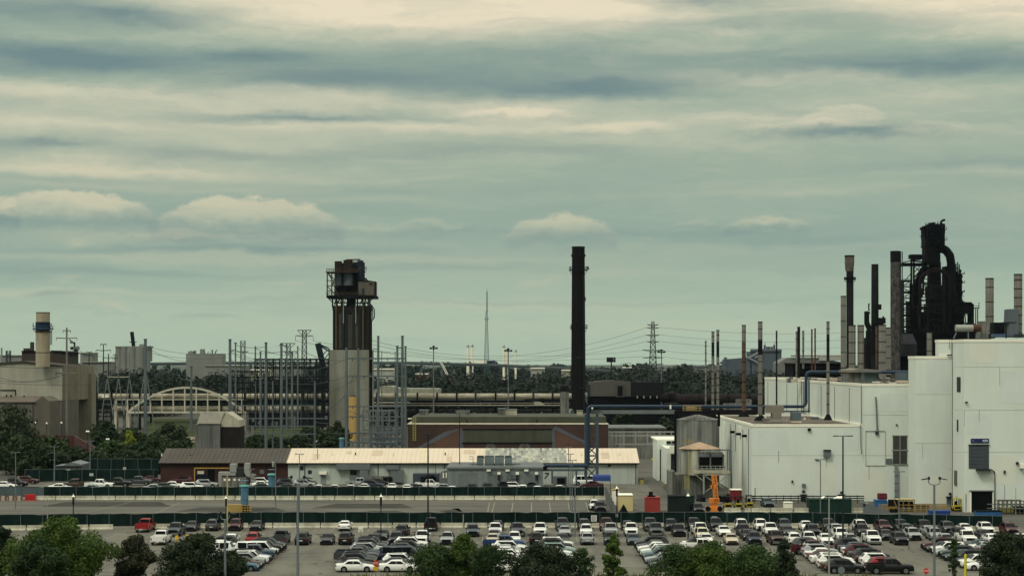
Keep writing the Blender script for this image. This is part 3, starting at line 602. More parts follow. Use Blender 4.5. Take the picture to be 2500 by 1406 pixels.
# patched grey roof panels on the cream roof: a grid of tiles of different greys
rnd = random.Random(3); tl = [M('roof_tile_%d' % i, c, .8, var=.2, scale=.8) for i, c in enumerate(((142,144,134),(120,124,118),(158,158,142),(106,110,106),(132,136,124),(168,166,148)))]
m = MB(); x0, x1 = X(1184,YF), X(1384,YF); n = 34; rws = 6
for i in range(n):
    for j in range(rws):
        a = x0+(x1-x0)*i/n; b = x0+(x1-x0)*(i+1)/n-.02; t0 = (j+rnd.uniform(-.15,.15) if j else 0)/rws; t1 = min(1,(j+1)/rws)-.004
        p = lambda t: (YF-.6+(YR-YF+.6)*t, ZE+.10+(ZR+.2-ZE-.08)*t)
        (ya,za),(yb,zb) = p(j/rws), p(t1); m.add([(a,ya,za+.02),(b,ya,za+.02),(b,yb,zb+.02),(a,yb,zb+.02)], [(0,1,2,3)], False, rnd.choice([0,0,1,2,2,3,4,4,5]))
m.build('roof_patches', tl, cs)
m = MB(); m.add([(X(1024,YF),YF-.6,ZE+.1),(X(1046,YF),YF-.6,ZE+.1),(X(1046,YR),YR,ZR+.22),(X(1024,YR),YR,ZR+.22)], [(0,1,2,3)]); m.build('roof_stain', M('roof_stain',(196,182,154),.85,var=.1), cs)
g_ = random.Random(41)
for par, a, b in ((cs,706,1554),(br,396,698)):
    px = a+8.0; m = MB()
    while px < b:
        if not (par is cs and 1182 < px < 1386): m.add([(X(px,YF),YF-.6,ZE+.1),(X(px,YF)+.09,YF-.6,ZE+.1),(X(px,YF)+.09,YR,ZR+.225),(X(px,YF),YR,ZR+.225)], [(0,1,2,3)])
        px += g_.uniform(9,13)
    m.build('roof_seams', M('roof_seam_pale',(184,169,148),.8) if par is cs else M('roof_seam_dark',(48,43,40),.8), par)
for a, b, t0, t1 in ((760,776,.2,.6),(905,930,.5,.85),(1090,1102,.1,.4),(1470,1490,.3,.7),(1130,1160,.6,.9),(840,852,.6,.8)):
    p = lambda t: (YF-.6+(YR-YF+.6)*t, ZE+.10+(ZR+.2-ZE-.08)*t); (ya,za),(yb,zb) = p(t0), p(t1)
    m = MB(); m.add([(X(a,YF),ya,za+.012),(X(b,YF),ya,za+.012),(X(b,YF),yb,zb+.012),(X(a,YF),yb,zb+.012)], [(0,1,2,3)]); m.build('roof_patch', M('roof_patch_tan',(178,161,138),.85,var=.12), cs)
for px in (735,812,868,960,1087,1420,1512): MB().pcyl(px,3,1104,1110,YF+4,8).build('roof_vent', darkgrey if px in (868,1087) else trimw, cs)
# wall details
def wbox(par, name, a, b, t, u, mat, d=.25, Y=YF):
    m = MB(); m.box(X(a,Y), X(b,Y), Y-d, Y-.003, Z(t,Y), Z(u,Y)); return m.build(name, mat, par)
for px in (744, 923, 1085, 1552): wbox(cs, 'downpipe', px-.8, px+.8, 1131, 1181, darkgrey, .15)
for a, b, t, u in ((752,761,1147,1156),(732,741,1137,1147),(1484,1491,1134,1139)): w = wbox(cs, 'window', a, b, t, u, darkgrey, .08)
wbox(cs, 'door', 783, 796, 1158, 1181, M('grey_door',(120,128,124),.7), .1); wbox(cs, 'door_hood', 780, 798, 1150, 1157, trimw, 1.0)
wbox(cs, 'wall_duct', 822, 905, 1132, 1145, galv, 1.5); wbox(cs, 'wall_duct', 880, 900, 1146, 1178, galv, 1.6); wbox(cs, 'wall_duct', 942, 975, 1135, 1145, galv, 1.4); wbox(cs, 'wall_duct', 955, 985, 1146, 1176, galv, 1.2)
wbox(cs, 'louvre', 855, 871, 1146, 1158, darkgrey, .3); wbox(cs, 'cabinet', 855, 876, 1160, 1177, galv, 1.2); wbox(cs, 'cabinet', 897, 950, 1161, 1178, conc_dark, 1.5)
wbox(cs, 'window', 937, 948, 1163, 1174, black, 1.6); wbox(cs, 'window', 950, 958, 1163, 1174, black, 1.6)
wbox(br, 'window', 634, 645, 1146, 1156, galv, .08); wbox(br, 'sign_panel', 482, 498, 1149, 1156, trimw, .1); wbox(br, 'door', 476, 505, 1158, 1178, M('navy_door',(24,32,44),.6), .1); wbox(br, 'door', 507, 524, 1146, 1176, black, .1)
yl = M('yellow_paint', (150,122,52), .6, var=.15)
m = MB(); 
for a,t,b,u in ((475,1142,560,1142),(475,1142,475,1176)): m.pbar(a,t,b,u,YF-.8,.2)
tag(m.build('gas_pipe', yl), 'yellow gas pipe on the front of the dark brick shed', 'pipe')
m = MB(); m.pcyl(667,6,1129,1139,YF-1.2); m.dome((X(667,YF-1.2),YF-1.2,Z(1129,YF-1.2)), .26)
m.build('wall_vent', galv_light, br)
for px, py in ((395,1110),(465,1112)): MB().pcyl(px,3,py-3,py+3,YF+4,8).build('roof_vent', trimw if px == 395 else black, br)
for px in (1075,1087): 
    pass
# ducts in front of the brick shed
r = T('air_duct', 'big pale square air duct with two upright outlets before the dark brick shed', 'duct', (X(565,382),382,0)); Y = 382
m = MB(); m.pbox(561,577,1132,1153,Y,2.2); m.pbox(533,575,1152,1160,Y,2.2); m.gbox(533,541,1160,Y,2.2); m.build('duct', galv_light, r)
m = MB(); m.pbox(577,596,1142,1168,Y,1.6); m.build('intake', darkgrey, r)
m = MB(); m.prism([(X(596,Y),Z(1131,Y)),(X(609,Y),Z(1131,Y)),(X(609,Y),Z(1165,Y)),(X(600,Y),Z(1160,Y)),(X(595,Y),Z(1150,Y))], Y, Y+2); m.build('outlet', galv_light, r)
m = MB(); m.gbox(541,600,1165,Y-.5,3); m.build('plinth', conc_dark, r)
for i, px in enumerate((546,557,570,580)): MB().pbox(px,px+5,1168,1173,Y-.53,.02).build('notice', trimw, r)
m = MB(); rr = random.Random(2)
for i in range(9): m.tube([(X(612+rr.uniform(0,14),Y),Y-rr.uniform(0,1),Z(1155+rr.uniform(0,20),Y)) for _ in range(3)], .12, 6)
m.gbox(612,628,1176,Y,1.2); tag(m.build('valve_cluster', galv_light), 'tangle of pale pipes and valves beside the square air duct', 'pipes')
# blue ventilation stacks with mushroom caps
blue = M('weathered_blue', (66,104,128), .7, var=.2, scale=.6, streak=.3, stain=(96,120,128)); cap = M('verdigris_cap', (84,140,136), .6, var=.15)
def vent(px, w, top, bot, Y, capw, label):
    r = T('ventilation_stack', label, 'vent', (X(px,Y),Y,0), 'blue ventilation stacks with mushroom caps')
    x = X(px,Y); m = MB(); m.vcyl(x, Y, 0, Z(top+4,Y), w*Y/F/2, n=18); 
    for k in range(4): m.vcyl(x, Y, .5+k*1.6, .58+k*1.6, w*Y/F/2+.05, n=18)
    m.build('shaft', blue, r); rc = capw*Y/F/2
    m = MB(); m.vcyl(x, Y, Z(top+5,Y), Z(top+3,Y), rc*.95, rc, n=18); m.dome((x,Y,Z(top+3,Y)), rc, rc*.32, 18); m.build('cap', cap, r)
vent(597, 19, 1183, 1250, 318, 25, 'large blue ventilation stack with mushroom cap on the yellow railed platform')
vent(663, 16, 1155, 1190, 350, 22, 'blue ventilation stack with mushroom cap among the cars behind the farther green fence')
vent(834, 11, 1067, 1093, 470, 14, 'small blue ventilation stack beyond the cream roof beside the steel poles')
# yellow railed pit platform
r = T('railed_platform', 'yellow steel railing and crates round the foot of the big blue vent', 'railing', (X(584,316),316,0)); Y = 315
for px in range(556, 618, 7):
    MB().pbar(px, 1233, px, 1251, Y, .09).build('post', yl, r)
for py in (1233, 1239, 1245, 1250): m = MB(); m.pbar(556, py, 615, py, Y, .1); m.build('rail', yl, r)
m = MB(); m.pbox(556,590,1231,1250,Y+1.5,1.2); m.build('tan_crate', M('tan_box',(150,132,86),.8), r); m = MB(); m.gbox(590,607,1234,Y+.6,.8); m.build('pump', black, r)

# ---------------------------------------------------------------- grey control building in front of the shed
bg_wall = M('grey_green_panel', (112,120,118), .75, var=.1, scale=.25, streak=.45, stain=(82,90,88)); Y = 372
r = T('switch_building', 'long windowless grey panelled building with box hoods before the cream-roofed shed', 'building', (X(1205,Y),Y,0))
m = MB(); m.gbox(1092,1326,1143,Y,10); m.build('wall', bg_wall, r)
m = MB(); m.box(X(1090,Y), X(1330,Y), Y-.3, Y+10.3, Z(1143,Y)+.003, Z(1140.5,Y)); m.add([(X(1090,Y),Y-.3,Z(1140,Y)),(X(1330,Y),Y-.3,Z(1140,Y)),(X(1326,Y),Y+10,Z(1134,Y)),(X(1096,Y),Y+10,Z(1134,Y))],[(0,1,2,3)]); m.build('roof', M('grey_roof',(92,96,94),.8), r)
m = MB(); m.pbox(1091,1326,1142,1144.5,Y-.36,.05); m.build('roof_edge', galv, r)
for a, b, t, u, mat in ((1188,1198,1146,1150,trimw),(1234,1244,1146,1150,trimw),(1280,1290,1146,1150,trimw),(1214,1222,1152,1158,trimw),(1259,1267,1152,1158,trimw),(1306,1314,1152,1158,trimw)):
    m = MB(); m.pbox(a,b,t,u,Y-.8,.79); m.build('hood', mat, r)
for px in (1218,1263,1310): m = MB(); m.pcyl(px,6,1158,1172,Y-.35,8); m.build('down_duct', darkgrey, r)
for a, b in ((1190,1210),(1281,1300),(1118,1141),(1147,1165)): m = MB(); m.pbox(a,b,1158 if a>1170 else 1154,1188,Y-.06,.05); m.build('recess', M('grey_recess',(98,104,102),.8), r)
m = MB()
for k in range(4): m.pbar(1238,1162+6*k,1262,1162+6*k,Y-.6,.1)
for px in (1238,1250,1262): m.pbar(px,1160,px,1184,Y-.6,.1)
m.build('hatch_rail', darkgrey, r)
for a, b in ((1164,1182),(1183,1206),(1208,1231),(1232,1250)):
    mm = MB(); YY = Y+3; mm.pbox(a,b,1116 if a in (1164,1232) else 1114,1139,YY,3); o = mm.build('rooftop_unit', M('cooler_casing',(96,108,110),.7,var=.15), r)
    MB().pbox(a+1,b-1,1113,1115,YY+.1,2.8).build('fan_grille', darkgrey, o)
for px in (1182,1231.5): MB().pbox(px-1.2,px+1.2,1120,1137,Y+2.8,.15).build('panel_strip', trimw, r)
m = MB(); m.pbar(1146,1114,1155,1114,Y+3,.1); m.pbar(1155,1114,1155,1136,Y+3,.1); m.pbar(1146,1120,1155,1120,Y+3,.08); m.pbar(1146,1132,1270,1132,Y+2.5,.12); m.build('roof_rail', darkgrey, r)
r2 = T('transformer_pen', 'dark blue-grey box with pipes left of the grey panelled building', 'box', (X(1030,376),376,0)); m = MB(); m.gbox(1008,1072,1156,376,4); m.build('casing', M('blue_grey_panel',(50,56,66),.7), r2)
m = MB(); m.pbox(1027,1064,1163,1174,375,.8); m.tube([(X(1028,374.5),374.5,Z(1178,374.5)),(X(1040,374.5),374.5,Z(1164,374.5)),(X(1060,374.5),374.5,Z(1162,374.5))], .35, 8); m.build('equipment', black, r2)
r2 = T('lean_to', 'arched pale lean-to on the left end of the grey panelled building', 'lean-to', (X(1083,374),374,0)); m = MB()
m.prism([(X(1073,374),0),(X(1073,374),Z(1162,374)),(X(1076,374),Z(1152,374)),(X(1084,374),Z(1148,374)),(X(1091.8,374),Z(1148,374)),(X(1091.8,374),0)], 373, 380); m.build('shell', galv, r2)
for px in (1081,1088): MB().pbox(px,px+3,1153,1166,372.9,.08).build('panel', trimw, r2)

# ---------------------------------------------------------------- red brick hall behind the shed
brick = M('red_brick', (58,42,38), .9, var=.3, scale=.15, brick=(1.3,.04,.5,.25,.72,1.25), streak=.35, stain=(60,42,36), st_scale=(.2,.2,.25))
brick_o = M('orange_brick', (82,60,50), .9, var=.25, scale=.3, brick=(1.3,.04,.5,.25,.8,1.15)); bluegrey = M('blue_grey_render', (76,80,86), .9, var=.15, scale=.8)
moss = M('mossy_concrete', (62,64,54), .95, var=.25, scale=.2, streak=.7, stain=(56,60,40), st_scale=(.5,.5,.08)); grn = M('green_glazing', (62,64,52), .7, var=.2, scale=.3, streak=.8, stain=(50,56,42), st_scale=(.6,.6,.05))
Y = 432; r = T('brick_hall', 'red brick hall with big mossy window band and grey parapet behind the cream roof', 'building', (X(1240,Y),Y,0))
m = MB(); m.box(X(995,Y),X(1485,Y),Y,Y+38,0,Z(1036,Y)); m.build('wall', brick, r)
m = MB(); m.box(X(995,Y)-.15,X(1485,Y)+.15,Y-.15,Y+38,Z(1036,Y)+.003,Z(1034.8,Y)+.05); m.build('coping', concrete, r)
m = MB(); m.box(X(1006,Y+6),X(1480,Y+6),Y+6,Y+34,Z(1036,Y),Z(1017,Y+6)); m.build('parapet', moss, r)
wf = MB(); 
def wpoly(pts, mat, name, d=.06):
    m = MB(); m.prism([(X(a,Y),Z(b,Y)) for a,b in pts], Y-d, Y-.003); return m.build(name, mat, r)
wpoly([(1025,1098),(1123,1045),(1123,1098)], brick_o, 'gable_panel'); wpoly([(1352,1047),(1352,1098),(1430,1098),(1430,1080),(1358,1047)], brick_o, 'gable_panel')
wpoly([(1016,1094),(1085,1054),(1110,1048),(1123,1046),(1095,1062),(1025,1096)], bluegrey, 'gable_band', .10); wpoly([(1350,1044),(1356,1040),(1432,1077),(1430,1084),(1358,1050)], bluegrey, 'gable_band', .10)
wpoly([(1124,1044),(1131,1046),(1131,1098),(1122,1098)], bluegrey, 'pier'); wpoly([(1346,1048),(1354,1044),(1355,1098),(1348,1098)], bluegrey, 'pier', .09)
wpoly([(1184,1098),(1189,1082),(1206,1082),(1213,1098)], bluegrey, 'pier'); wpoly([(1262,1098),(1272,1082),(1290,1082),(1298,1098)], bluegrey, 'pier')
wpoly([(1190,1098),(1194,1086),(1202,1086),(1206,1098)], brick_o, 'pier_face', .09); wpoly([(1270,1098),(1277,1086),(1286,1086),(1291,1098)], brick_o, 'pier_face', .09)
wn = wpoly([(1131,1048),(1346,1048),(1346,1080),(1131,1080)], grn, 'window_band')
m = MB(); m.pbox(1128,1349,1079.5,1081.5,Y-.25,.24); m.pbox(1128,1349,1046.6,1048.4,Y-.25,.24); m.build('window_frame', soot, wn)
m = MB()
for k in range(1,17): m.pbox(1131+215*k/17-.4,1131+215*k/17+.4,1048.5,1079.5,Y-.1,.05)
m.build('mullions', M('mullion',(58,62,50),.8), wn)
m = MB(); yl2 = M('yellow_green_paint', (150,142,72), .7)
for px in (1008.5,1015): m.pbar(px,1018,px,1076,Y-.4,.12)
for k in range(15): m.pbar(1008.5,1018+4*k,1015,1018+4*k,Y-.4,.08)
m.build('ladder', yl2, r)
for px in (1140,1311): m = MB(); m.pcyl(px,3,1024,1032,Y+3,8); m.build('roof_vent', black, r)
for px in (996,1001): MB().pbox(px,px+4,1020,1023,Y+1,.3).build('wall_lamp', trimw, r)
# small box sheds on the roof edge behind
for a,b,t,u,lab in ((1113,1146,1004,1017,'grey box on the brick hall roof left'),(1216,1235,998,1017,'dark tank box in the middle of the brick hall roof'),(1234,1262,1000,1017,'pale box in the middle of the brick hall roof'),(1024,1045,1002,1017,'low grey box at the left of the brick hall roof'),(1409,1423,1003,1017,'pale small box at the foot of the black chimney')):
    YY = Y+20; rr_ = T('roof_unit', lab, 'roof unit', (X((a+b)/2,YY),YY,Z(1017,Y+6)), 'plant boxes on the brick hall roof'); m = MB(); m.box(X(a,YY),X(b,YY),YY,YY+3,Z(1017,Y+6),Z(t,YY)); m.build('casing', conc_dark if 'pale' not in lab else concrete, rr_)
    MB().box(X(a,YY)-.1,X(b,YY)+.1,YY-.1,YY+3.1,Z(t,YY),Z(t,YY)+.15).build('lid', galv, rr_)

# brown-roofed transfer house (left, x 475-600)
Y = 455; r = T('transfer_house', 'grey corrugated house with gabled roof and stained walls left of the steel poles', 'building', (X(520,Y),Y,0))
corr = M('stained_corrugated', (96,98,94), .7, var=.15, scale=.3, streak=.8, stain=(46,48,48), st_scale=(1.1,1.1,.05)); dk = M('dark_maroon_panel', (36,30,29), .8, var=.2)
m = MB(); m.box(X(484,Y),X(537,Y),Y,Y+12,0,Z(1034,Y)); m.build('wall', corr, r)
m = MB(); m.xprism([(Y-.3,Z(1034,Y)),(Y+6,Z(1006,Y+6)),(Y+12.3,Z(1034,Y))], X(481,Y), X(538,Y)); m.build('roof', M('grey_sheet_roof',(112,110,98),.8,streak=.4), r)
m = MB(); m.box(X(538,Y)+.01,X(583,Y),Y+1,Y+10,0,Z(1042,Y)); m.build('dark_wing', dk, r); m = MB(); m.prism([(X(537.6,Y),Z(1042,Y)),(X(537.6,Y),Z(1032,Y)),(X(552,Y),Z(1006,Y)),(X(582,Y),Z(1026,Y)),(X(583,Y),Z(1042,Y)-0)], Y+1, Y+10); m.build('wing_roof', concrete, r)
m = MB(); m.box(X(472,Y),X(483.6,Y),Y+2,Y+9,0,Z(1036,Y)); m.build('side_bay', conc_dark, r)
# ---------------------------------------------------------------- the big white factory building (stepped)
r = T('white_factory', 'huge stepped white factory building filling the right side', 'building', (80,330,0)); WB = r
XA = X(1835,340); xs_ = XA; XB = X(2103,340); ZA = Z(1035,340); ZB = Z(936,340); YC, YD = 328.0, 316.5
roofm = M('tar_roof', (92,84,74), .95, var=.2, scale=.2, streak=.4, stain=(58,54,50), st_scale=(.1,.3,.1))
ZC, ZD = Z(869,YC), Z(828,YD)
def blk(x0, x1, y0, y1, zt, name='wall'):
    m = MB(); m.box(x0, x1, y0, y1, 0, zt-.5); o = m.build(name, white, r)
    m = MB(); m.box(x0+.3, x1-.3, y0+.3, y1-.3, zt-.497, zt-.25); m.build('roof_deck', roofm, o)
    m = MB(); t = .35
    m.box(x0-.08,x1+.08,y0-.08,y0+t,zt-.497,zt); m.box(x0-.08,x1+.08,y1-t,y1+.08,zt-.497,zt); m.box(x0-.08,x0+t,y0+t+.002,y1-t-.002,zt-.497,zt-.002); m.box(x1-t,x1+.08,y0+t+.002,y1-t-.002,zt-.497,zt-.002)
    m.build('parapet', trimw, o); return o
wa = blk(XA, XB-.01, 340, 398, ZA); wb_ = blk(XB, 74.5, 340.01, 470, ZB); wc = blk(X(2236,YC), X(2350,YC), YC, 334.2, ZC, 'wall'); wd = blk(X(2354,YD), 130, YD, 325, ZD); wf_ = blk(94, 130, 325.01, 400, ZD-.02); 
we = blk(X(2292,334.3), 93.9, 334.3, 337, Z(829,334.3))
# panel seams, corner strips, stains and openings
seam = M('panel_seam', (150,156,142), .8, var=.1); dkp = M('drain_pipe', (92,100,98), .6); 
def w(name, a, b, t, u, Y, mat, d=.06, par=None):
    m = MB(); m.box(X(a,Y), X(b,Y), Y-d, Y-.004, Z(t,Y), Z(u,Y)); return m.build(name, mat, par or r)
for a,b,t,Y in ((1835,2218,1111,340),(2107,2217,1012,340),(2235,2324,962,YC),(2235,2324,1081,YC),(2330,2500,895,YD),(2330,2500,1000,YD),(2330,2500,1103,YD),(2316,2326,1145,YC)):
    w('wall_seam', a, b, t, t+.7, Y, seam, .02)
w('wall_seam', 2354, 2354.7, 1000, 1040, YD, seam, .03); 

w('downpipe', 2101.8, 2103, 940, 1034, 340, dkp, .2)
def ws(name, y0, y1, t, b, mat):
    m = MB(); x = X(2354,YD); m.box(x-.1, x-.004, y0, y1, Z(t,321), Z(b,321)); return m.build(name, mat, r)
ws('window', 319, 321.4, 920, 956, darkgrey); ws('window', 320.6, 321.4, 1024, 1053, darkgrey); ws('window', 321.4, 323.4, 1149, 1186, M('brown_glazing',(60,58,54),.4)); ws('downpipe', 324.7, 324.85, 830, 1240, dkp)

shut = M('roller_shutter', (62,70,74), .6, var=.08, streak=.3); sh = w('roller_shutter', 2365, 2414, 1086, 1143, YD, shut, .12)
w('shutter_frame', 2364, 2416, 1084.5, 1086, YD, darkgrey, .3); 
for k in range(18): w('shutter_slat', 2366, 2413, 1088+3*k, 1088.6+3*k, YD-.12, darkgrey, .02, sh) if k % 3 == 0 else None
sg = w('sign_panel', 2370, 2414, 1070, 1081, YD, M('navy_sign',(26,34,74),.5,var=0), .15)
m = MB(); n = 20; cx, cz, Yg = X(2405.5,YD-.17), Z(1075.5,YD-.17), YD-.17
m.add([(cx+.5*math.cos(2*math.pi*i/n), Yg, cz+.2*math.sin(2*math.pi*i/n)) for i in range(n)]+[(cx+.5*math.cos(2*math.pi*i/n), Yg+.02, cz+.2*math.sin(2*math.pi*i/n)) for i in range(n)], [tuple(range(n))]+[(i,(i+1)%n,n+(i+1)%n,n+i) for i in range(n)])
m.build('oval_emblem', M('emblem_silver',(170,180,190),.4,var=0), sg)
def script_tag(txt, loc, size, mat, parent, ang=0):
    cu = bpy.data.curves.new('txt', 'FONT'); cu.body = txt; cu.size = size; cu.extrude = .004; cu.align_x = 'CENTER'; cu.align_y = 'CENTER'; cu.shear = .25 if ang else 0
    ob = bpy.data.objects.new('txt', cu); COL.objects.link(ob); dg = bpy.context.evaluated_depsgraph_get(); me = bpy.data.meshes.new_from_object(ob.evaluated_get(dg))
    bpy.data.objects.remove(ob); me.materials.clear(); me.materials.append(mat); o = bpy.data.objects.new('lettering', me); COL.objects.link(o)
    P_ = ORG[parent.name]; o.parent = parent; o.location = Vector(loc)-P_; o.rotation_euler = (R(90),0,0); return o
navy_t = M('navy_lettering', (30,40,84), .5, var=0)
script_tag('Ford', (cx, Yg-.02, cz), .28, navy_t, sg, 1)
m = MB()
m.box(X(2372.5,YD), X(2378,YD), YD-.17, YD-.152, Z(1078,YD), Z(1073,YD)); m.build('small_emblem', M('faded_emblem',(70,80,120),.5,var=0), sg)
w('awning', 2382, 2414, 1143.5, 1147.5, YD, darkgrey, 1.6); 
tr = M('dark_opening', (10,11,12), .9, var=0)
w('gateway', 2371, 2422, 1199, 1250, YD, tr, .1); w('gate_frame', 2366, 2425, 1196, 1198.8, YD, galv, .4); w('gate_frame', 2367, 2370.8, 1199, 1250, YD, trimw, .25); w('gate_frame', 2422.3, 2425, 1199, 1250, YD, trimw, .25)
w('door', 2311, 2327.8, 1213, 1240, YC, M('slate_door',(74,84,90),.6), .12); w('door_hood', 2309, 2328, 1211, 1212.8, YC, darkgrey, .5); w('lamp_box', 2316, 2322, 1202, 1207, YC, darkgrey, .3)
wf = w('window_group', 2180, 2214, 1063, 1134, 340, M('mesh_glazing',(58,58,54),.5,var=.3,scale=2), .1)
for a,b,t,u in ((2178,2216,1062,1064),(2178,2219,1097,1100),(2180,2216,1132,1134.5),(2196,2198,1064,1132)): w('glazing_bar', a, b, t, u, 340, galv_light, .2, wf)
w('vent_panel', 2163, 2177.5, 1119, 1131, 340, galv, .3); w('wall_vent', 2010, 2027, 1098, 1114, 340, galv, .8); w('vent_hood', 2010, 2027, 1097, 1099.5, 340, darkgrey, 1.0)
for a,b,t,u in ((2113,2161,1051.5,1052.6),(2113,2114,1052.6,1135),(2161,2162,1052.6,1135),(2114,2162,1135,1136.4)): w('blind_bay', a, b, t, u, 340, dkp if t < 1052 else seam, .12)
m = MB(); m.tube([(X(2138,339.6),339.6,Z(968,339.6)),(X(2140,339.6),339.6,Z(1000,339.6)),(X(2142,339.6),339.6,Z(1056,339.6))], .14, 6); m.build('conduit', dkp, r); w('junction_box', 2137, 2144, 1052, 1060, 340, darkgrey, .5)
m = MB(); m.tube([(X(2101,339.5),339.5,Z(1036,339.5)),(X(2102,339.5),339.5,Z(1095,339.5)),(X(2104,339.3),339.3,Z(1106,339.3)),(X(2101,339.2),339.2,Z(1107,339.2))], .09, 6); m.build('hanging_cable', dkp, r)
w('wall_duct', 2184, 2190, 1135, 1226, 340, M('pale_duct',(128,134,134),.6,.3), .7)
for k in (1160,1178,1196,1212): w('duct_band', 2183, 2191, k, k+1, 340, darkgrey, .8)
w('doorway', 1955, 1968, 1207, 1226, 340, tr, .12); w('door_hood', 1953, 1970, 1206, 1207.5, 340, darkgrey, .6); w('wall_light', 1958, 1966, 1180, 1188, 340, galv, .5); w('wall_lamp', 1958, 1965, 1196, 1201, 340, darkgrey, .4); w('wall_lamp', 1932, 1936, 1172, 1177, 340, darkgrey, .4)
w('wall_lamp', 1972, 1979, 1045, 1051, 340, black, .5); w('wall_bracket', 1990, 2000, 1121, 1122.4, 340, darkgrey, .3); w('wall_lamp', 2187, 2191, 1035, 1038, 340, darkgrey, .3)
w('doorway', 2046, 2060, 1207, 1226, 340, tr, .12); w('door_hood', 2044, 2063, 1206, 1207.5, 340, darkgrey, .6); w('wall_lamp', 2051, 2057, 1199, 1203, 340, darkgrey, .3)
w('wall_lamp', 2356, 2361, 980, 983, YD, black, .6); w('wall_bracket', 2312, 2327, 865, 868, YC-.1, darkgrey, .4); w('wall_box', 2480, 2486, 1127, 1133, YD, darkgrey, .4); w('wall_box', 2450, 2454, 1148, 1155, YD, darkgrey, .4); w('canopy', 2488, 2500, 1132, 1142, YD, trimw, 1.0)
for px in (2317.5, 2322): w('roof_cable', px, px+.8, 829, 868 if px > 2320 else 851, 334.3, dkp, .1)
wp1 = M('repainted_patch_cool', (199,205,197), .7, var=.04, streak=.1, stain=(170,178,168)); wp2 = M('repainted_patch_warm', (205,206,191), .7, var=.04); gs = M('grime', (138,138,122), .9, var=.2, scale=1.5)
for a,b,t,u,Yq,mt in ((1850,1930,1050,1105,340,wp1),(1990,2040,1130,1200,340,wp2),(2060,2098,1045,1100,340,wp1),(2150,2216,960,1005,340,wp1),(2108,2160,1150,1215,340,wp2),(2262,2320,875,955,YC,wp1),(2240,2290,1090,1160,YC,wp1),(2270,2322,1165,1235,YC,wp2),(2365,2430,840,885,YD,wp2),(2440,2500,905,985,YD,wp1),(2362,2420,1010,1060,YD,wp1),(2425,2480,1110,1180,YD,wp2),(2430,2470,1185,1248,YD,wp1)): w('repainted_panel', a, b, t, u, Yq, mt, .015)
for a,b,t,u,Yq in ((1822+20,1824+21,1190,1226,340),(1900,1901.5,1100,1130,340),(2017,2018,1114,1140,340),(2121,2122.4,1137,1170,340),(2252,2253,1081,1120,YC),(2357,2360,1205,1248,YD),(2390,2391.2,1000,1030,YD),(2440,2441,895,940,YD),(1836,2100,1222.5,1227,340),(2104,2199,1223,1227,340),(2237,2310,1235,1242,YC)): w('grime', a, b, t, u, Yq, gs, .022)
# side wall of the low block: downpipes, ribs, lamps
def side(name, y, t, b, d, mat, ww=.25):
    m = MB(); m.box(XA-d, XA-.004, y-ww/2, y+ww/2, t, b); return m.build(name, mat, r)
for y, t, b in ((344,ZA-1,0),(352.5,ZA-1.5,2),(364,ZA-.8,8),(372,ZA-1,0),(383,ZA-1,0),(393,ZA-1,0)): side('downpipe', y, t, b, .12, dkp, .1)
for y in (347,356,366): side('wall_lamp', y, ZA-2.2, ZA-2.7, .9, black, .5)
for y in (352.5, 378.0): side('pilaster', y+5, ZA-1, 0, .12, trimw, 2.2)
for y in np.arange(352, 465, 16.0):
    m = MB(); m.box(XB-.1, XB-.004, y-.06, y+.06, ZA, ZB-1); m.build('downpipe', dkp, r)
m = MB()
for dy in (0, 1.0): m.bar((XB-.5, 404+dy*3, ZA), (XB-.5, 404+dy*3, ZB-.3), .12)
for k in range(14): m.bar((XB-.5,404,ZA+.5*k+.3),(XB-.5,407,ZA+.5*k+.3), .1)
m.build('cage_ladder', darkgrey, r)
# pipework, fans and rails on the high roof
def rb(a, b, t, u, Y, mat, name='roof_unit', d=3, cyl=False):
    m = MB(); m.pbox(a,b,t,u,Y,d); return m.build(name, mat, r)
m = MB(); Y = 335; m.cyl((X(2333,Y),Y,Z(801,Y)),(X(2375,Y),Y,Z(801,Y)), .62, n=16); tk = m.build('roof_tank', galv_light, r); m = MB(); m.cyl((X(2375,Y)+.01,Y,Z(801,Y)),(X(2394,Y),Y,Z(801,Y)), .66, n=16); m.build('rusty_tank_end', M('rusty',(70,42,34),.8,var=.3), tk)
m = MB(); m.pbar(2335,812,2328,826,Y,.2); m.pbar(2364,808,2364,826,Y,.2); m.pbar(2384,812,2384,826,Y,.2); m.build('tank_leg', galv, tk)
rb(2395,2413,784,826,336,conc_dark); rb(2427,2453,787,820,345,black); rb(2430,2455,815,822,330,M('blue_roof_unit',(58,76,104),.6)); rb(2486,2500,815,824,330,darkgrey); rb(2390,2430,815,826,338,darkgrey)
m = MB(); Y = 345; m.pbar(2456,790,2456,826,Y,.2); m.pbar(2330,822,2500,822,Y,.25); m.build('roof_rail', black, r)
# units on the middle roof
rb(2073,2118,903,934,358,conc_dark,d=8); m = MB(); m.prism([(X(2072,357),Z(905,357)),(X(2098,357),Z(899,357)),(X(2145,357),Z(903,357)),(X(2145,357),Z(907,357)),(X(2072,357),Z(909,357))],357,368); m.build('roof_hood', M('taupe_roof',(112,106,94),.8), r)
rb(2110,2140,908,931,350,M('slate_unit',(74,86,90),.7)); rb(2108,2152,904,909,349,galv,d=5); rb(2194,2217,909,930,348,M('slate_unit',(74,86,90),.7)); rb(2194,2217,929,934,344,M('cream_unit',(190,170,150),.7)); rb(2140,2195,924,930,352,conc_dark); rb(2028,2060,922,928,385,M('cream_unit',(190,170,150),.7)); rb(2050,2070,921,926,375,galv)
rr = random.Random(9)
for k in range(16):
    px = rr.uniform(1880,2190); Y = 420-(px-1880)*.2; o = rb(px, px+rr.uniform(5,16), rr.uniform(919,926), 934, Y, rr.choice([galv,darkgrey,conc_dark,concrete]), 'roof_box', 1.5)
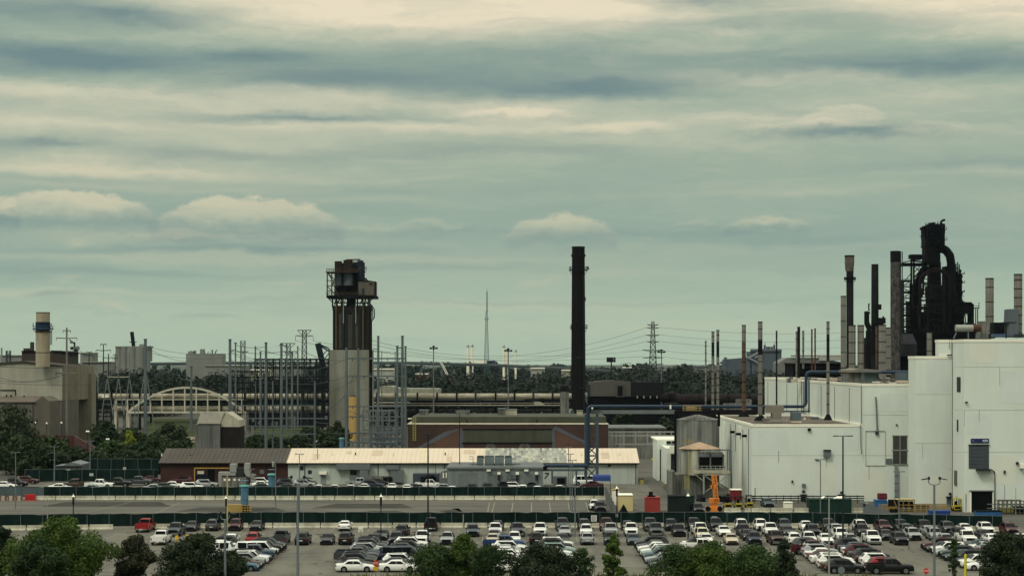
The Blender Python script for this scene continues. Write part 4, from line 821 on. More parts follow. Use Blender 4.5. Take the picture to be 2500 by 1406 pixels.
# low roof units
for a,b,t,u,Y,mt in ((1887,1908,1007,1023,352,'taupe'),(1873,1914,990,1008,353,'taupe'),(1935,1956,1007,1027,350,'slate'),(1935,1957,1028,1032,349,'cream'),(1769,1834,985,1000,392,'pale'),(1800,1836,975,986,394,'pale'),(1866,1880,1022,1027,350,'pale'),(1985,2000,1018,1024,352,'slate')):
    rb(a,b,t,u,Y,{'taupe':M('taupe_roof',(112,106,94),.8),'slate':M('slate_unit',(74,86,90),.7),'cream':M('cream_unit',(190,170,150),.7),'pale':conc_dark}[mt])
for px, py in ((1869,1020),(1912,1026),(1920,1028),(1965,1024),(2022,1024),(1850,1016)): o = rb(px-2, px+2, py-4, py, 355, trimw, 'roof_vent', .5)

# ---------------------------------------------------------------- stacks
st_pale = M('pale_stack', (112,109,102), .8, var=.15, scale=.5, streak=.6, stain=(84,80,72), st_scale=(1.5,1.5,.06)); st_brown = M('rusty_stack', (84,64,50), .85, var=.3, scale=.5, streak=.5, stain=(56,40,32))
st_dark = M('dark_stack', (30,31,32), .85, var=.3, streak=.5, stain=(30,28,27)); st_blk = M('black_brown_stack', (26,22,22), .9, var=.25, scale=.3)
def stack(px, w_, top, bot, Y, mat, label, bands=6, tipmat=None, tip=0, cat='stack', w2=None, cone=False, hood=False, mats=None):
    r = T('exhaust_stack', label, cat, (X(px,Y),Y,Z(bot,Y)), 'exhaust stacks of the factory')
    m = MB(); ms = [mat]
    m.pcyl(px, w_, top, bot, Y, 16, w2)
    if mats:
        m = MB(); ms = [q[2] for q in mats]
        for i, (t, u, _) in enumerate(mats): m.pcyl(px, w_, t+.3, u, Y, 16, None, i)
    m.build('shaft', ms, r)
    if bands:
        m = MB()
        for k in range(bands):
            z = Z(top+(bot-top)*(k+.55)/bands, Y); rr_ = w_*Y/F/2+.06; m.vcyl(X(px,Y), Y, z-.07, z+.07, rr_-.02, n=16)
        m.build('band', black, r)
    if cone: m = MB(); m.vcyl(X(px,Y), Y, Z(bot,Y), Z(bot-14,Y), w_*Y/F*1.5, w_*Y/F*.52, 16); m.build('skirt', soot, r)
    MB().vcyl(X(px,Y), Y, Z(top,Y)+.002, Z(top,Y)+.25, w_*Y/F/2+.03, n=16).build('rim', darkgrey, r)
    return r
stack(1723,4,835,990,395,st_pale,'thin pale stack, leftmost of those behind the blue pipe',9)
stack(1740.5,7,812,1000,395,st_pale,'pale banded stack, left one of the close pair behind the blue pipe',11,mats=[(812,835,st_pale),(835,870,st_dark),(870,1000,st_pale)])
stack(1752.5,7,808,1000,395,st_pale,'pale banded stack, right one of the close pair behind the blue pipe',11,mats=[(808,835,st_pale),(835,870,st_dark),(870,1000,st_pale)])
stack(1816,10,796,1017,372,st_brown,'rusty brown stack with pale top rising from the low white roof',9,cone=True,mats=[(796,835,st_pale),(835,1017,st_brown)])
stack(1856,11,788,1027,360,st_pale,'tall pale stack with dark brown section nearest the corner of the low white roof',9,cone=True,mats=[(788,830,st_pale),(830,866,st_blk),(866,1027,st_pale)])
stack(1896,4,810,988,396,st_dark,'thin grey stack before the ladder on the white side wall',10)
stack(1945,5,812,922,430,st_pale,'pale narrow stack half hidden by the dark brown one',4)
stack(1950,7,800,922,425,st_blk,'dark brown stack on the far end of the white side wall',0)
stack(1961,5,810,900,428,galv,'thin pale green-grey stack right of the dark brown one',3)
stack(1982,4,806,905,432,st_brown,'thin rusty stack, left one of two above the blue pipe bend',3)
stack(1990,4,804,905,436,st_brown,'thin rusty stack, right one of two above the blue pipe bend',3)
stack(2021.5,7.5,788,1025,352,st_pale,'dark-banded stack crossing the white side wall near its corner',9,cone=True,mats=[(788,815,st_pale),(815,880,st_dark),(880,1025,st_pale)])
stack(2059,13,725,915,420,st_pale,'tall pale stack left of the black chimney with bulging top',5)
stack(2080.5,17,796,925,400,st_pale,'fat pale stack, left one of the pair beside the black chimney',5)
stack(2101.5,16,796,925,400,st_pale,'fat pale stack, right one of the pair beside the black chimney',5)
stack(2140,5,798,915,402,st_brown,'thin rusty stack left of the two fat pale stacks by the speckled chimney',3)
stack(2154,18,795,922,395,st_pale,'fat pale stack, front one beside the speckled chimney',5)
stack(2169,13,802,915,405,st_pale,'pale stack standing directly behind the fat one by the speckled chimney',4)
stack(2269,13,813,869,420,st_pale,'short pale stack above the middle white block',2)
stack(2416,20,682,824,352,st_pale,'fat pale stack on the right-hand white roof',4)
stack(2485.5,20,672,822,352,st_pale,'fat pale stack at the right edge of the picture',7)
# lumpy louvred casing beside
r = T('flue_casing', 'tapered blue-grey casing standing left of the rightmost stack', 'flue', (X(2470,352),352,Z(822,352))); m = MB(); Y = 352
m.prism([(X(2456,Y),Z(822,Y)),(X(2458.5,Y),Z(755,Y)),(X(2480,Y),Z(755,Y)),(X(2480,Y),Z(822,Y))], Y-2, Y+2); m.build('casing', M('blue_grey_casing',(84,92,98),.6,.2), r); m = MB(); m.pbox(2455,2481,786,788,Y-2.1,4.2); m.build('band', darkgrey, r)
# dark plant stacks behind
Yb = 560
def chimney(px, w_, top, Y, mat, label, name='chimney', w2=None):
    r = T(name, label, 'chimney', (X(px,Y),Y,0)); m = MB(); m.vcyl(X(px,Y), Y, 0, Z(top,Y), w_*Y/F/2, (w2 or w_)*Y/F/2, 20); m.build('shaft', mat, r); return r
r = chimney(2075,17.5,660,Yb,st_dark,'black chimney with bulging rust-patched head and railed platform')
m = MB(); m.pcyl(2074,20,640,662,Yb,18,23); m.pcyl(2074,23,626,641,Yb,18,23); m.build('head', M('patched_head',(92,84,76),.9,var=.5,scale=.6,streak=.6,stain=(34,28,26),st_scale=(.5,.5,.5)), r); MB().pcyl(2074,24,623.5,627,Yb,18).build('crown', soot, r)
def platform(r, px, py, w_, Y, mat=black, h=5):
    x = X(px,Y); z = Z(py,Y); R_ = w_*Y/F/2; m = MB(); m.vcyl(x, Y, z-.15, z+.15, R_, n=16)
    for k in range(12):
        t = 2*math.pi*k/12; m.bar((x+R_*.97*math.cos(t),Y+R_*.97*math.sin(t),z),(x+R_*.97*math.cos(t),Y+R_*.97*math.sin(t),z+h*Y/F), .14)
        t2 = 2*math.pi*(k+1)/12
        for q in (.5,1): m.bar((x+R_*.97*math.cos(t),Y+R_*.97*math.sin(t),z+h*q*Y/F),(x+R_*.97*math.cos(t2),Y+R_*.97*math.sin(t2),z+h*q*Y/F), .12)
        if k%3 == 0: m.bar((x+R_*.97*math.cos(t),Y+R_*.97*math.sin(t),z),(x+R_*.66*math.cos(t),Y+R_*.66*math.sin(t),z-1.4*h*Y/F), .16)
    return m.build('platform', mat, r)
platform(r, 2075, 682, 29, Yb)
r = chimney(2136,21,645,Yb+5,st_dark,'plain dark chimney narrowing upwards with pipe brackets at its foot',w2=17)
m = MB(); Y = Yb+2
for a,t,b,u,ww in ((2116,760,2116,790,2.2),(2115,762,2123,765,1.4),(2116,788,2124,806,2.4),(2121,742,2121,758,.6),(2143,743,2143,756,3.2),(2148,776,2148,790,5),(2143,794,2155,788,2),(2122,806,2122,840,3),(2157,772,2153,792,.8)): m.pbar(a,t,b,u,Y,ww*.6)
m.pbar(2120,742,2124,742,Y,.3); m.pbar(2120,757,2124,757,Y,.3); m.build('pipe_bracket', soot, r)
r = chimney(2186,24,614,Yb,M('speckled_chimney',(70,66,64),.95,var=.7,scale=1.1,streak=.7,stain=(28,24,24),st_scale=(.8,.8,.5)),'thick chimney with flaking speckled surface and a caged ladder on its right')
m = MB(); m.pcyl(2186,24.8,613,640,Yb,20); m.build('sooty_top', soot, r)
m = MB()
for px in (2199,2203): m.pbar(px,614,px,860,Yb-1,.22)
for k in range(40): m.pbar(2199,616+6*k,2203,616+6*k,Yb-1,.14)
m.build('ladder', darkgrey, r)
# ---------------------------------------------------------------- blast furnace
Y = 600; r = T('blast_furnace', 'towering black blast furnace with curved downcomer pipe and steel frames', 'furnace', (X(2290,Y),Y,0)); k1 = Y/F
dk1 = M('furnace_black', (9,11,15), .85, .1, var=.5, scale=.15, streak=.4, stain=(20,17,18)); dk2 = M('furnace_brown', (24,21,23), .8, .1, var=.4, scale=.2)
def pc(m, px, w_, t, u, Y_=Y, n=16, w2=None, mi=0): m.pcyl(px, w_, t, u, Y_, n, w2, mi)
m = MB(); pc(m,2284,46,700,760,w2=36); pc(m,2284,66,760,815,w2=46); pc(m,2282,90,815,880); pc(m,2282,32,640,700,w2=30); m.build('stack_shell', dk1, r)
m = MB(); m.pbox(2264,2291,600,640,Y-3,8); m.pbox(2264,2307,549,602,Y-3,9); m.pbox(2266,2296,620,645,Y-4,8); m.pbox(2255,2265,560,582,Y-2,4); m.pbox(2252,2262,554,560,Y-2,4); pc(m,2258,8,552,566); pc(m,2275,14,544,556); m.pbox(2276,2284,543,550,Y,3); pc(m,2300,15,549,570); pc(m,2292,18,548,560,n=10)
for px, t in ((2260,545),(2266,544),(2290,541),(2305,552)): m.pbar(px,t,px,560,Y,.25)
rr = random.Random(31)
for _ in range(46):
    a, t = rr.uniform(2264,2302), rr.uniform(550,600); m.pbox(a, a+rr.uniform(1.5,5), t, t+rr.uniform(1.5,5), Y-rr.uniform(3.2,4.5), 1)
for _ in range(26):
    a = rr.uniform(2262,2306); m.pbar(a,rr.uniform(544,549),a,556,Y+rr.uniform(-3,4),rr.uniform(.15,.6))
for a,t in ((2254,575),(2308,560),(2309,585),(2256,600),(2310,610)): m.pbox(a-3,a+3,t,t+1.2,Y-2,4); m.pbar(a-3,t-5,a-3,t,Y-2,.15); m.pbar(a+3,t-5,a+3,t,Y-2,.15); m.pbar(a-3,t-5,a+3,t-5,Y-2,.12)
m.build('top_house', dk1, r)
m = MB(); m.tube([(X(2297,Y),Y,Z(552,Y)),(X(2297,Y),Y,Z(544,Y)),(X(2299,Y),Y,Z(540,Y)),(X(2303,Y),Y,Z(538,Y)),(X(2307,Y),Y,Z(537,Y))], .38, 8); m.build('bleeder_pipe', dk1, r)
def arc(m, pts, rad, n=12): 
    m.tube([(X(a,Y_),Y_,Z(b,Y_)) for a,b,Y_ in pts], rad, n)
    for a,b,Y_ in pts[1:-1]: m.ball((X(a,Y_),Y_,Z(b,Y_)), rad, n, 6)
m = MB(); arc(m, [(2286,612,Y),(2299,606,Y),(2310,612,Y),(2319,624,Y),(2322,642,Y),(2322,700,Y),(2322,760,Y)], 1.4); arc(m, [(2290,612,Y+3),(2303,607,Y+3),(2316,625,Y+3),(2322,650,Y+3),(2322,740,Y+3)], 1.0); m.build('downcomer', dk1, r)
m = MB(); arc(m, [(2246,800,Y-4),(2246,690,Y-4),(2249,678,Y-4),(2258,668,Y-4),(2270,660,Y-4),(2282,657,Y-4),(2296,660,Y-4),(2308,668,Y-4),(2315,680,Y-4),(2318,700,Y-4),(2318,790,Y-4)], .55); m.build('bustle_pipe', dk2, r)
m = MB(); arc(m, [(2230,870,Y+6),(2230,735,Y+6),(2236,700,Y+6),(2250,672,Y+6),(2266,652,Y+6)], 1.35, 14); m.pbox(2221,2238,735,870,Y+5,6); m.pbox(2232,2246,700,870,Y+5,6); m.build('stove_shell', dk1, r)
m = MB(); m.pbox(2232,2252,770,880,Y+10,1.5); m.pbox(2262,2310,700,760,Y+10,1.5); m.pbox(2258,2312,772,880,Y+10,1.5); m.pbox(2236,2244,712,764,Y+10,1.5); m.pbox(2310,2349,690,880,Y+13,1.5); m.build('rear_casing', dk1, r)
m = MB(); m.pbox(2224,2264,621,631,Y,4); m.pbox(2202,2264,642,649,Y,4); m.pbar(2202,642,2224,636,Y,.3); m.pbar(2224,636,2262,641,Y,.5); m.pbox(2228,2250,632,634,Y,3)
for px in (2225,2231,2254): m.pbar(px,630,px,720,Y,.55)
for a,t,b,u in ((2232,650,2252,670),(2252,650,2232,680),(2226,665,2206,690),(2254,652,2232,676),(2256,650,2240,660),(2246,650,2232,665)): m.pbar(a,t,b,u,Y,.22)
m.build('hoist_house', dk1, r)
m = MB()
for px in (2202,2204): m.pbar(px,684,px,880,Y,.7)
m.pbar(2222,690,2222,880,Y,.4)
for j,t in enumerate(range(686,870,14)):
    m.pbar(2201,t,2225,t,Y,.4 if j%2 else .7); m.pbar(2203,t+1,2222,t+13,Y,.22) if j%2 else m.pbar(2222,t+1,2203,t+13,Y,.22); m.pbar(2203,t-5,2222,t-5,Y,.15); m.pbar(2212,t-5,2212,t,Y,.15)
m.build('stair_tower', dk1, r)
m = MB(); rr = random.Random(4)
for px in (2266,2306): m.pbar(px,662,px,880,Y-6,.55)
for t in (662,698,728,742,764,780): m.pbar(2266,t,2306,t,Y-6,.5)
for t in (700,716,748,756): m.pbox(2268,2305,t,t+7,Y-3,6)
for _ in range(60):
    a, t = rr.uniform(2268,2304), rr.uniform(668,860); m.pbar(a,t,a+rr.uniform(-7,7),t+rr.uniform(-5,5),Y-5,rr.uniform(.15,.5))
m.pbar(2266,790,2240,830,Y-6,.4); m.pbar(2306,790,2330,830,Y-6,.4); 
for t in range(672,790,9): m.pbar(2246,t,2268,t,Y-1,.28)
for _ in range(90):
    a, t = rr.uniform(2226,2346), rr.uniform(690,870); q = rr.random() < .5; m.pbar(a,t,a+(rr.uniform(8,26) if q else rr.uniform(-2,2)),t+(rr.uniform(-3,3) if q else rr.uniform(8,30)),Y-rr.uniform(4,7),rr.uniform(.14,.42))
m.build('cast_house_frame', dk2, r)
m = MB(); m.pbox(2266,2305,760,880,Y-2,10); m.pbox(2268,2304,700,715,Y,6); m.build('frame_filling', dk1, r)
m = MB(); m.pbox(2316,2349,668,880,Y+4,8); m.pbox(2308,2332,650,760,Y+5,5); 
for _ in range(40):
    a, t = rr.uniform(2318,2349), rr.uniform(656,740); m.pbar(a,t,a+rr.uniform(-2,4),t+rr.uniform(4,14),Y+3,rr.uniform(.2,.9))
for px,t in ((2334,644),(2338,640),(2342,645),(2345,662)): m.pbar(px,t,px,700,Y+3,.3); m.pbar(px-3,t+14,px+5,t+14,Y+3,.3); m.pbar(px-3,t+24,px+4,t+24,Y+3,.35)
for _ in range(30):
    t = rr.uniform(690,860); m.pbar(2346+rr.uniform(-2,2),t,2350+rr.uniform(0,4),t+rr.uniform(-3,6),Y+3,rr.uniform(.15,.5))
for t in (668,690,712,740,790): m.pbar(2348,t,2355,t,Y+3,.3); m.pbar(2355,t-5,2355,t,Y+3,.15)
m.build('gas_cleaning_tower', dk1, r)
m = MB(); m.pbox(2312,2375,740,765,Y-2,6); m.cyl((X(2315,Y-2),Y-2,Z(741,Y)),(X(2372,Y-2),Y-2,Z(741,Y)),.45,n=10); m.pbox(2312,2354,764,880,Y,8); m.pbox(2369,2378,742,800,Y-1,4); pc(m,2368,34,800,880,Y); m.dome((X(2368,Y),Y,Z(800,Y)),17*k1,1.9,14)
m.pbar(2355,770,2369,764,Y,.2); m.pbar(2355,764,2358,790,Y,.3); m.pbar(2375,752,2390,752,Y,.35); m.pbar(2390,738,2390,754,Y,.2); m.pbar(2379,747,2390,747,Y,.15)
for px in (2382,2387): m.pbar(px,754,px,830,Y,.25)
for t in range(756,830,6): m.pbar(2382,t,2387,t,Y,.15)
m.build('bin_house', dk1, r)
m = MB()
for px in (2253,2257): m.pbar(px,572,px,640,Y-2,.18)
for t in range(572,640,6): m.pbar(2253,t,2257,t,Y-2,.14)
m.build('cage_ladder', darkgrey, r)
m = MB(); m.pbar(2262,615,2298,586,Y-4,.3); m.pbar(2259,605,2264,640,Y-4,.6); m.build('bracing', dk2, r)
r = T('furnace_base_plant', 'dark mass of sheds and tanks at the foot of the blast furnace', 'industrial building', (X(2200,570),570,0)); Y = 575
m = MB(); m.gbox(2178,2420,812,Y,30); m.gbox(2110,2142,825,Y,10); m.gbox(2000,2065,905,Y,20); m.build('wall', dk1, r)
m = MB(); m.vcyl(X(2128,Y),Y-3,0,Z(835,Y),2.9,n=18); m.dome((X(2128,Y),Y-3,Z(835,Y)),2.9,3.2,16); m.build('tank', dk2, r)
m = MB(); m.pbar(2178,813,2420,813,Y-1,.6); m.pbar(2178,808,2330,808,Y-1,.3)
for px in range(2180,2320,9): m.pbar(px,800+ (px%4),px,813,Y-1,.3)
m.build('roof_rail', dk1, r)
m = MB(); m.xprism([(Y-8,Z(840,Y)),(Y-2,Z(815,Y)),(Y-2,Z(870,Y)),(Y-8,Z(870,Y))], X(2180,Y), X(2225,Y)); m.build('inclined_roof', M('furnace_grey',(44,44,48),.8), r)
r = T('dark_roof_house', 'dark low roof house with pipes behind the far white roof', 'industrial building', (X(1970,470),470,0)); m = MB(); m.gbox(1936,2062,888,472,14); m.build('wall', dk1, r); m = MB(); m.pbox(1934,2064,886,889,471,15); m.build('roof', soot, r)
m = MB(); m.pbar(1940,896,2060,896,470,.3); m.pbar(1940,906,2060,906,470,.3); m.build('pipe', dk2, r)

# ---------------------------------------------------------------- concrete tanks in front of the side wall
Y = 372; r = T('concrete_silo', 'large streaked grey concrete tank with shallow cone roof left of the white wall', 'tank', (X(1702,Y),Y,0)); x = X(1703,Y); Rr = 53*Y/F
m = MB(); m.vcyl(x, Y, 0, Z(1024,Y), Rr, n=40); m.build('wall', M('streaked_tank',(130,132,125),.9,var=.15,scale=.3,streak=.85,stain=(48,50,50),st_scale=(.9,.9,.03)), r); m = MB(); m.vcyl(x, Y, Z(1024,Y)+.003, Z(1012,Y), Rr+.1, .5, 40); m.build('roof', conc_dark, r)
m = MB(); YF2 = Y-Rr-.6; m.pbox(1647,1758,1002.5,1007,YF2,.6); m.pbar(1649,1004,1649,1160,YF2,.45); m.pbar(1755,1004,1755,1040,YF2,.5); m.pbar(1738,1006,1754,1022,YF2,.3); m.pbar(1670,1006,1658,1016,YF2,.25); m.build('roof_frame', black, r)
m = MB()
for px in range(1668,1716,8): m.pbar(px,990,px,1003,YF2+1,.14)
for py in (990,996,1002): m.pbar(1668,py,1714,py,YF2+1,.14)
m.pbox(1677,1698,993,1002,YF2+1.5,1.5); m.build('roof_walkway', M('tan_box',(150,132,86),.8), r)
Y2 = 352; r = T('valve_tank', 'smaller pale streaked tank with tan cone roof in front of the big concrete tank', 'tank', (X(1712,Y2),Y2,0)); x = X(1711,Y2); R2 = 48*Y2/F
m = MB(); m.vcyl(x, Y2, Z(1157,Y2), Z(1094,Y2), R2*1.0, n=36); m.build('wall', M('pale_streaked_tank',(172,170,152),.9,var=.15,scale=.3,streak=.75,stain=(62,62,58),st_scale=(.9,.9,.05)), r)
m = MB(); m.vcyl(x-.3, Y2, Z(1094,Y2)+.003, Z(1079,Y2), R2+.25, .15, 36); m.build('roof', M('tan_cone_roof',(160,136,110),.85,var=.1,streak=.4), r)
m = MB(); m.gbox(1647,1755,1157.1,Y2-2,6); m.build('base', conc_dark, r)
Yf = Y2-R2-1.6
m = MB(); m.pbox(1706,1765,1103,1157,Yf+1.2,3); m.build('gatehouse', conc_dark, r); m = MB(); m.pbox(1707,1733,1115,1143,Yf+1.12,.06); m.pbox(1736,1765,1115,1143,Yf+1.12,.06); m.build('opening', tr, r)
m = MB(); m.pbox(1706,1768,1108,1115,Yf+1.0,.18); m.pbox(1733,1736,1108,1143,Yf+1.0,.2); m.pbox(1764.5,1768,1108,1143,Yf+1,.2); m.build('frame', galv, r)
m = MB(); m.pbox(1690,1783,1149,1155,Yf-.8,2); m.build('deck', concrete, r); m = MB()
for px in range(1692,1784,11): m.pbar(px,1137,px,1150,Yf-.8,.1)
for py in (1137,1143): m.pbar(1692,py,1782,py,Yf-.8,.1)
for px in (1718,1781): m.pbar(px,1155,px,1205,Yf-.6,.28)
m.pbar(1718,1158,1781,1158,Yf-.6,.28); m.pbar(1722,1162,1766,1190,Yf-.6,.14); m.pbar(1778,1160,1722,1200,Yf-.6,.14); m.pbar(1690,1152,1718,1174,Yf-.6,.14)
m.build('platform_frame', galv_light, r)
m = MB(); m.pbar(1720,1098,1785,1098,Yf,.25); m.pbar(1783,1099,1785,1200,Yf,.45); m.pbar(1776,1100,1776,1150,Yf,.2); m.build('pipework', galv, r)
m = MB()
for px in (1672,1682): m.pbar(px,1104 if px==1682 else 1160,px,1195,Yf-.5,.12)
for k in range(8): m.pbar(1672,1162+4*k,1682,1162+4*k,Yf-.5,.08)
m.build('ladder', yl2, r)
m = MB(); 
for px in range(1663,1695,6): m.pbar(px,1072,px,1083,Yf+3,.12)
m.pbar(1663,1073,1694,1073,Yf+3,.12); m.pbar(1663,1078,1694,1078,Yf+3,.12); m.build('railing', M('tan_box',(150,132,86),.8), r); 
for px in (1693,1707,1779): MB().pcyl(px,2.2,1190,1205,GY(1205),8).build('bollard', yl, r)
# white annexes behind the tanks
Y = 400; r = T('white_annex', 'small stepped white annex with tall dark doorways left of the concrete tanks', 'building', (X(1628,Y),Y,0)); m = MB(); m.gbox(1604,1627,1076,Y,12); m.gbox(1626.9,1652,1094,Y-14,20); m.build('wall', white, r)
m = MB(); m.gbox(1611,1624,1096,Y-.1,.09); m.gbox(1638,1649,1108,Y-14.1,.09); m.build('doorway', darkgrey, r); m = MB(); m.pbox(1602,1660,1072,1076,Y,16); m.pbox(1636,1655,1088,1106,Y-16,1.5); m.build('roof', trimw, r)
Y = 348; r = T('yard_wall', 'stained low concrete box with angled side left of the tanks', 'wall', (X(1655,Y),Y,0)); m = MB(); m.gbox(1634,1648,1150,Y,6); m.build('wall', conc_dark, r)

# ---------------------------------------------------------------- blue pipeline with its lattice tower
bp = M('blue_pipe', (21,41,61), .5, var=.15, scale=.3, streak=.2, stain=(44,70,94)); Y = 368; rad = 4.2*Y/F
r = T('blue_pipeline', 'long blue pipe rising on a lattice tower and running right to the white building', 'pipeline', (X(1440,Y),Y,0))
m = MB(); Pn = [(1436,1135,Y),(1436,1000,Y),(1438,995,Y),(1443,992,Y),(1870,992.5,Y+14)]
arc(m, Pn, rad); m2 = [(1862,992,Y+14),(1958,992,Y+16),(1964,989,Y+16),(1968,983,Y+16),(1968,918,Y+16),(1971,911,Y+16),(1977,908,Y+16),(2218,908,Y+18)]
arc(m, m2, rad*.95); arc(m, [(1330,1136,Y),(1436,1136,Y)], rad); m.build('pipe', bp, r)
m = MB(); 
for px in (1332,): m.pbox(px-6,px+4,1138,1147,Y-1,1)
m.build('valve', black, r)
m = MB(); m.pbox(1443,1648,1001,1010,Y+1,.5); m.build('support_beam', galv, r)
m = MB()
for px in (1430,1458): m.pbar(px,1010 if px>1440 else 1012,px,1170,Y+1,.55)
zz = [1010,1040,1062,1086,1112,1140,1168]
for a, b in zip(zz, zz[1:]): m.pbar(1431,a,1458,b,Y+1,.22); m.pbar(1458,a if a>1080 else b,1431,b,Y+1,.22); m.pbar(1430,b,1458,b,Y+1,.3)
m.pbar(1326,1147,1430,1147,Y,.4); 
for px in (1348,1407,1432): m.pbar(px,1147,px,1180,Y,.35)
m.pbar(1330,1155,1340,1155,Y,.3); m.pbar(1340,1155,1330,1168,Y,.3); m.build('lattice_tower', M('bluegrey_steel',(60,70,78),.6), r)
m = MB(); m.gbox(1350,1385,1162,Y+4,2.5); m.build('pump_cabinet', galv, r); m = MB(); m.pbox(1360,1380,1166,1180,Y+3.8,.1); m.build('cabinet_opening', black, r)
for px in (1446,1637): MB().pbox(px-2,px+2,994 if px<1500 else 988,998,Y-.6,.3).build('pipe_lamp', trimw, r)
m = MB(); Y=384; m.pbar(1972,998,1972,1000,Y,.2); m.pbar(1975,925,1975,1005,Y,.3); m.pbar(1900,1004,1978,1004,Y,.3); m.build('drop_pipe', M('bluegrey_steel',(60,70,78),.6), r)

# pipe bridge and low buildings between the hall and the tanks
Y = 470; r = T('pipe_gantry', 'pale railed pipe gantry between the brick hall and the concrete tanks', 'gantry', (X(1570,Y),Y,0)); m = MB()
for py in (1054,1063,1084): m.pbar(1484,py,1650,py,Y,.35)
for px in range(1494,1650,29): m.pbar(px,1054,px,1084,Y,.3)
m.pbox(1582,1596,1062,1084,Y+1,1.5); m.build('frame', galv_light, r); m = MB(); m.gbox(1505,1509,1084,Y,1.5); m.gbox(1608,1612,1084,Y,1.5); m.build('leg', galv, r)
r = T('grey_store', 'low grey flat-roofed store behind the pipe gantry right of the brick hall', 'building', (X(1545,490),490,0)); m = MB(); m.gbox(1486,1626,1047,490,20); m.build('wall', conc_dark, r); MB().pbox(1485,1627,1043,1047,489.5,21).build('roof', M('grey_roof',(92,96,94),.8), r)
# ---------------------------------------------------------------- yard things before the white wall
org_ = M('orange_paint', (204,122,44), .5, var=.1); yel = M('forklift_yellow', (164,146,36), .5, var=.1); skg = M('skip_green', (26,50,42), .7, var=.2)
Y = 318; r = T('boom_lift', 'orange boom lift with upright lattice arm before the concrete tanks', 'lift', (X(1743,Y),Y,0))
m = MB(); m.pbox(1726,1764,1238,1251,Y,2.6); m.build('counterweight', org_, r)
m = MB(); m.pbox(1733,1757,1217,1228,Y+.4,1.6); m.pbox(1737,1752,1228,1238,Y+.6,1.2); m.build('turret', org_, r)
m = MB(); m.pbar(1738,1157,1743,1218,Y,.2); m.pbar(1742,1157,1747,1218,Y,.16); m.pbar(1748,1158,1753,1218,Y,.2)
for k in range(8): m.pbar(1738+.6*k,1160+7.5*k,1748.5+.6*k,1164+7.5*k,Y,.13)
m.pbox(1735,1748,1184,1192,Y-.1,.4); m.build('boom', org_, r)
m = MB()
for px in (1729,1758): m.cyl((X(px,Y),Y-.05,.45),(X(px,Y),Y+.5,.45),.45,n=14)
m.build('wheel', rubber, r)
def forklift(px, py, label, Y=None, s=1.0):
    Y = Y or GY(py); r = T('forklift', label, 'forklift', (X(px,Y),Y,0), 'yellow forklifts in the yard'); x = X(px,Y)
    m = MB(); m.box(x-.62,x+.62,Y,Y+2.0,.25,.85); m.box(x-.55,x+.55,Y-.15,Y+.3,.35,1.1); m.build('body', yel, r)
    MB().box(x-.5,x+.5,Y-.17,Y-.16,.45,.85).build('radiator', black, r)
    m = MB()
    for sx in (-.58,.58):
        for sy in (.2,1.8): m.bar((x+sx,Y+sy,.8),(x+sx*.9,Y+sy,2.15), .09)
    m.box(x-.62,x+.62,Y+.1,Y+1.9,2.15,2.25); m.build('cage', yel if s > 1 else black, r)
    m = MB(); m.box(x-.25,x+.25,Y+.8,Y+1.3,.85,1.15); m.box(x-.25,x+.25,Y+1.2,Y+1.35,1.1,1.7); m.build('seat', black, r)
    for sx in (-.6,.6):
        for sy in (.4,1.6): m = MB(); m.cyl((x+sx-.1,Y+sy,.3),(x+sx+.1,Y+sy,.3),.3,n=12); m.build('wheel', rubber, r)
    m = MB()
    for sx in (-.35,.35): m.bar((x+sx,Y+2.1,.1),(x+sx,Y+2.1,2.4),.1)
    m.build('mast', darkgrey, r)
forklift(1778,1243,'yellow forklift, left one of three in front of the white wall corner'); forklift(1804,1243,'yellow forklift, middle one of three in front of the white wall corner'); forklift(1831,1241,'yellow forklift, right one of three in front of the white wall corner')
forklift(2338,1248,'yellow forklift with yellow cage beside the slate door of the white building', 318, 1.2)
def box_thing(name, label, cat, a, b, t, py, mat, d=2.4, lid=None, ribs=0, Y=None):
    Y = Y or GY(py); r = T(name, label, cat, (X((a+b)/2,Y),Y,0)); m = MB(); z1 = Z(t,Y); z0 = Z(py,Y); m.box(X(a,Y),X(b,Y),Y,Y+d,max(z0,.0),z1); o = m.build('body', mat, r)
    if ribs:
        m = MB()
        for k in range(ribs+1):
            px = a+(b-a)*k/ribs; m.box(X(px,Y)-.06,X(px,Y)+.06,Y-.1,Y-.003,max(z0,0),z1)
        m.build('rib', mat, r)
    m = MB(); m.box(X(a,Y)-.05,X(b,Y)+.05,Y-.12,Y+d+.05,z1+.003,z1+.12); m.build('lid', lid or mat, r); return r
box_thing('skip_container','red closed container with black motor on top','container',1576,1611,1215,1250,M('container_red',(140,50,44),.7,var=.15),2.6,None,4)
r = T('compressor','black motor unit standing on the red container','machine',(X(1589,GY(1250)),GY(1250)+1,Z(1214,GY(1250)))); Y = GY(1250)+.8; m = MB(); m.pbox(1581,1600,1209,1213.4,Y,1); m.pbox(1585,1594,1200,1209,Y,1); m.build('motor', black, r)
box_thing('box_truck_body','cream site box with pale roof behind the screened fence by the lamp post','container',1509,1545,1209,1247,M('cream_box',(186,172,122),.7,var=.1),4,trimw)
box_thing('storage_crate','white crate with yellow trim left of the cream site box','container',1495,1512,1196,1232,trimw,2,yl)
m = MB(); Y = 313; m.prism([(X(1511,Y),0),(X(1524,Y),Z(1232,Y)),(X(1536,Y),0)], Y, Y+2); tag(m.build('tarpaulin_heap', black), 'black tarpaulin heap before the cream site box', 'heap')
box_thing('skip_container','dark green open container with railing by the black lamp post','container',1633,1676,1212,1250,M('skip_black_green',(30,38,36),.8),3,black,5)
box_thing('skip_container','plain green container right of the black lamp post','container',1678,1695,1210,1248,skg,3,skg,2)
box_thing('skip_container','long dark green waste container with debris on top before the white wall','container',1976,2078,1220,1252,skg,3,None,10)
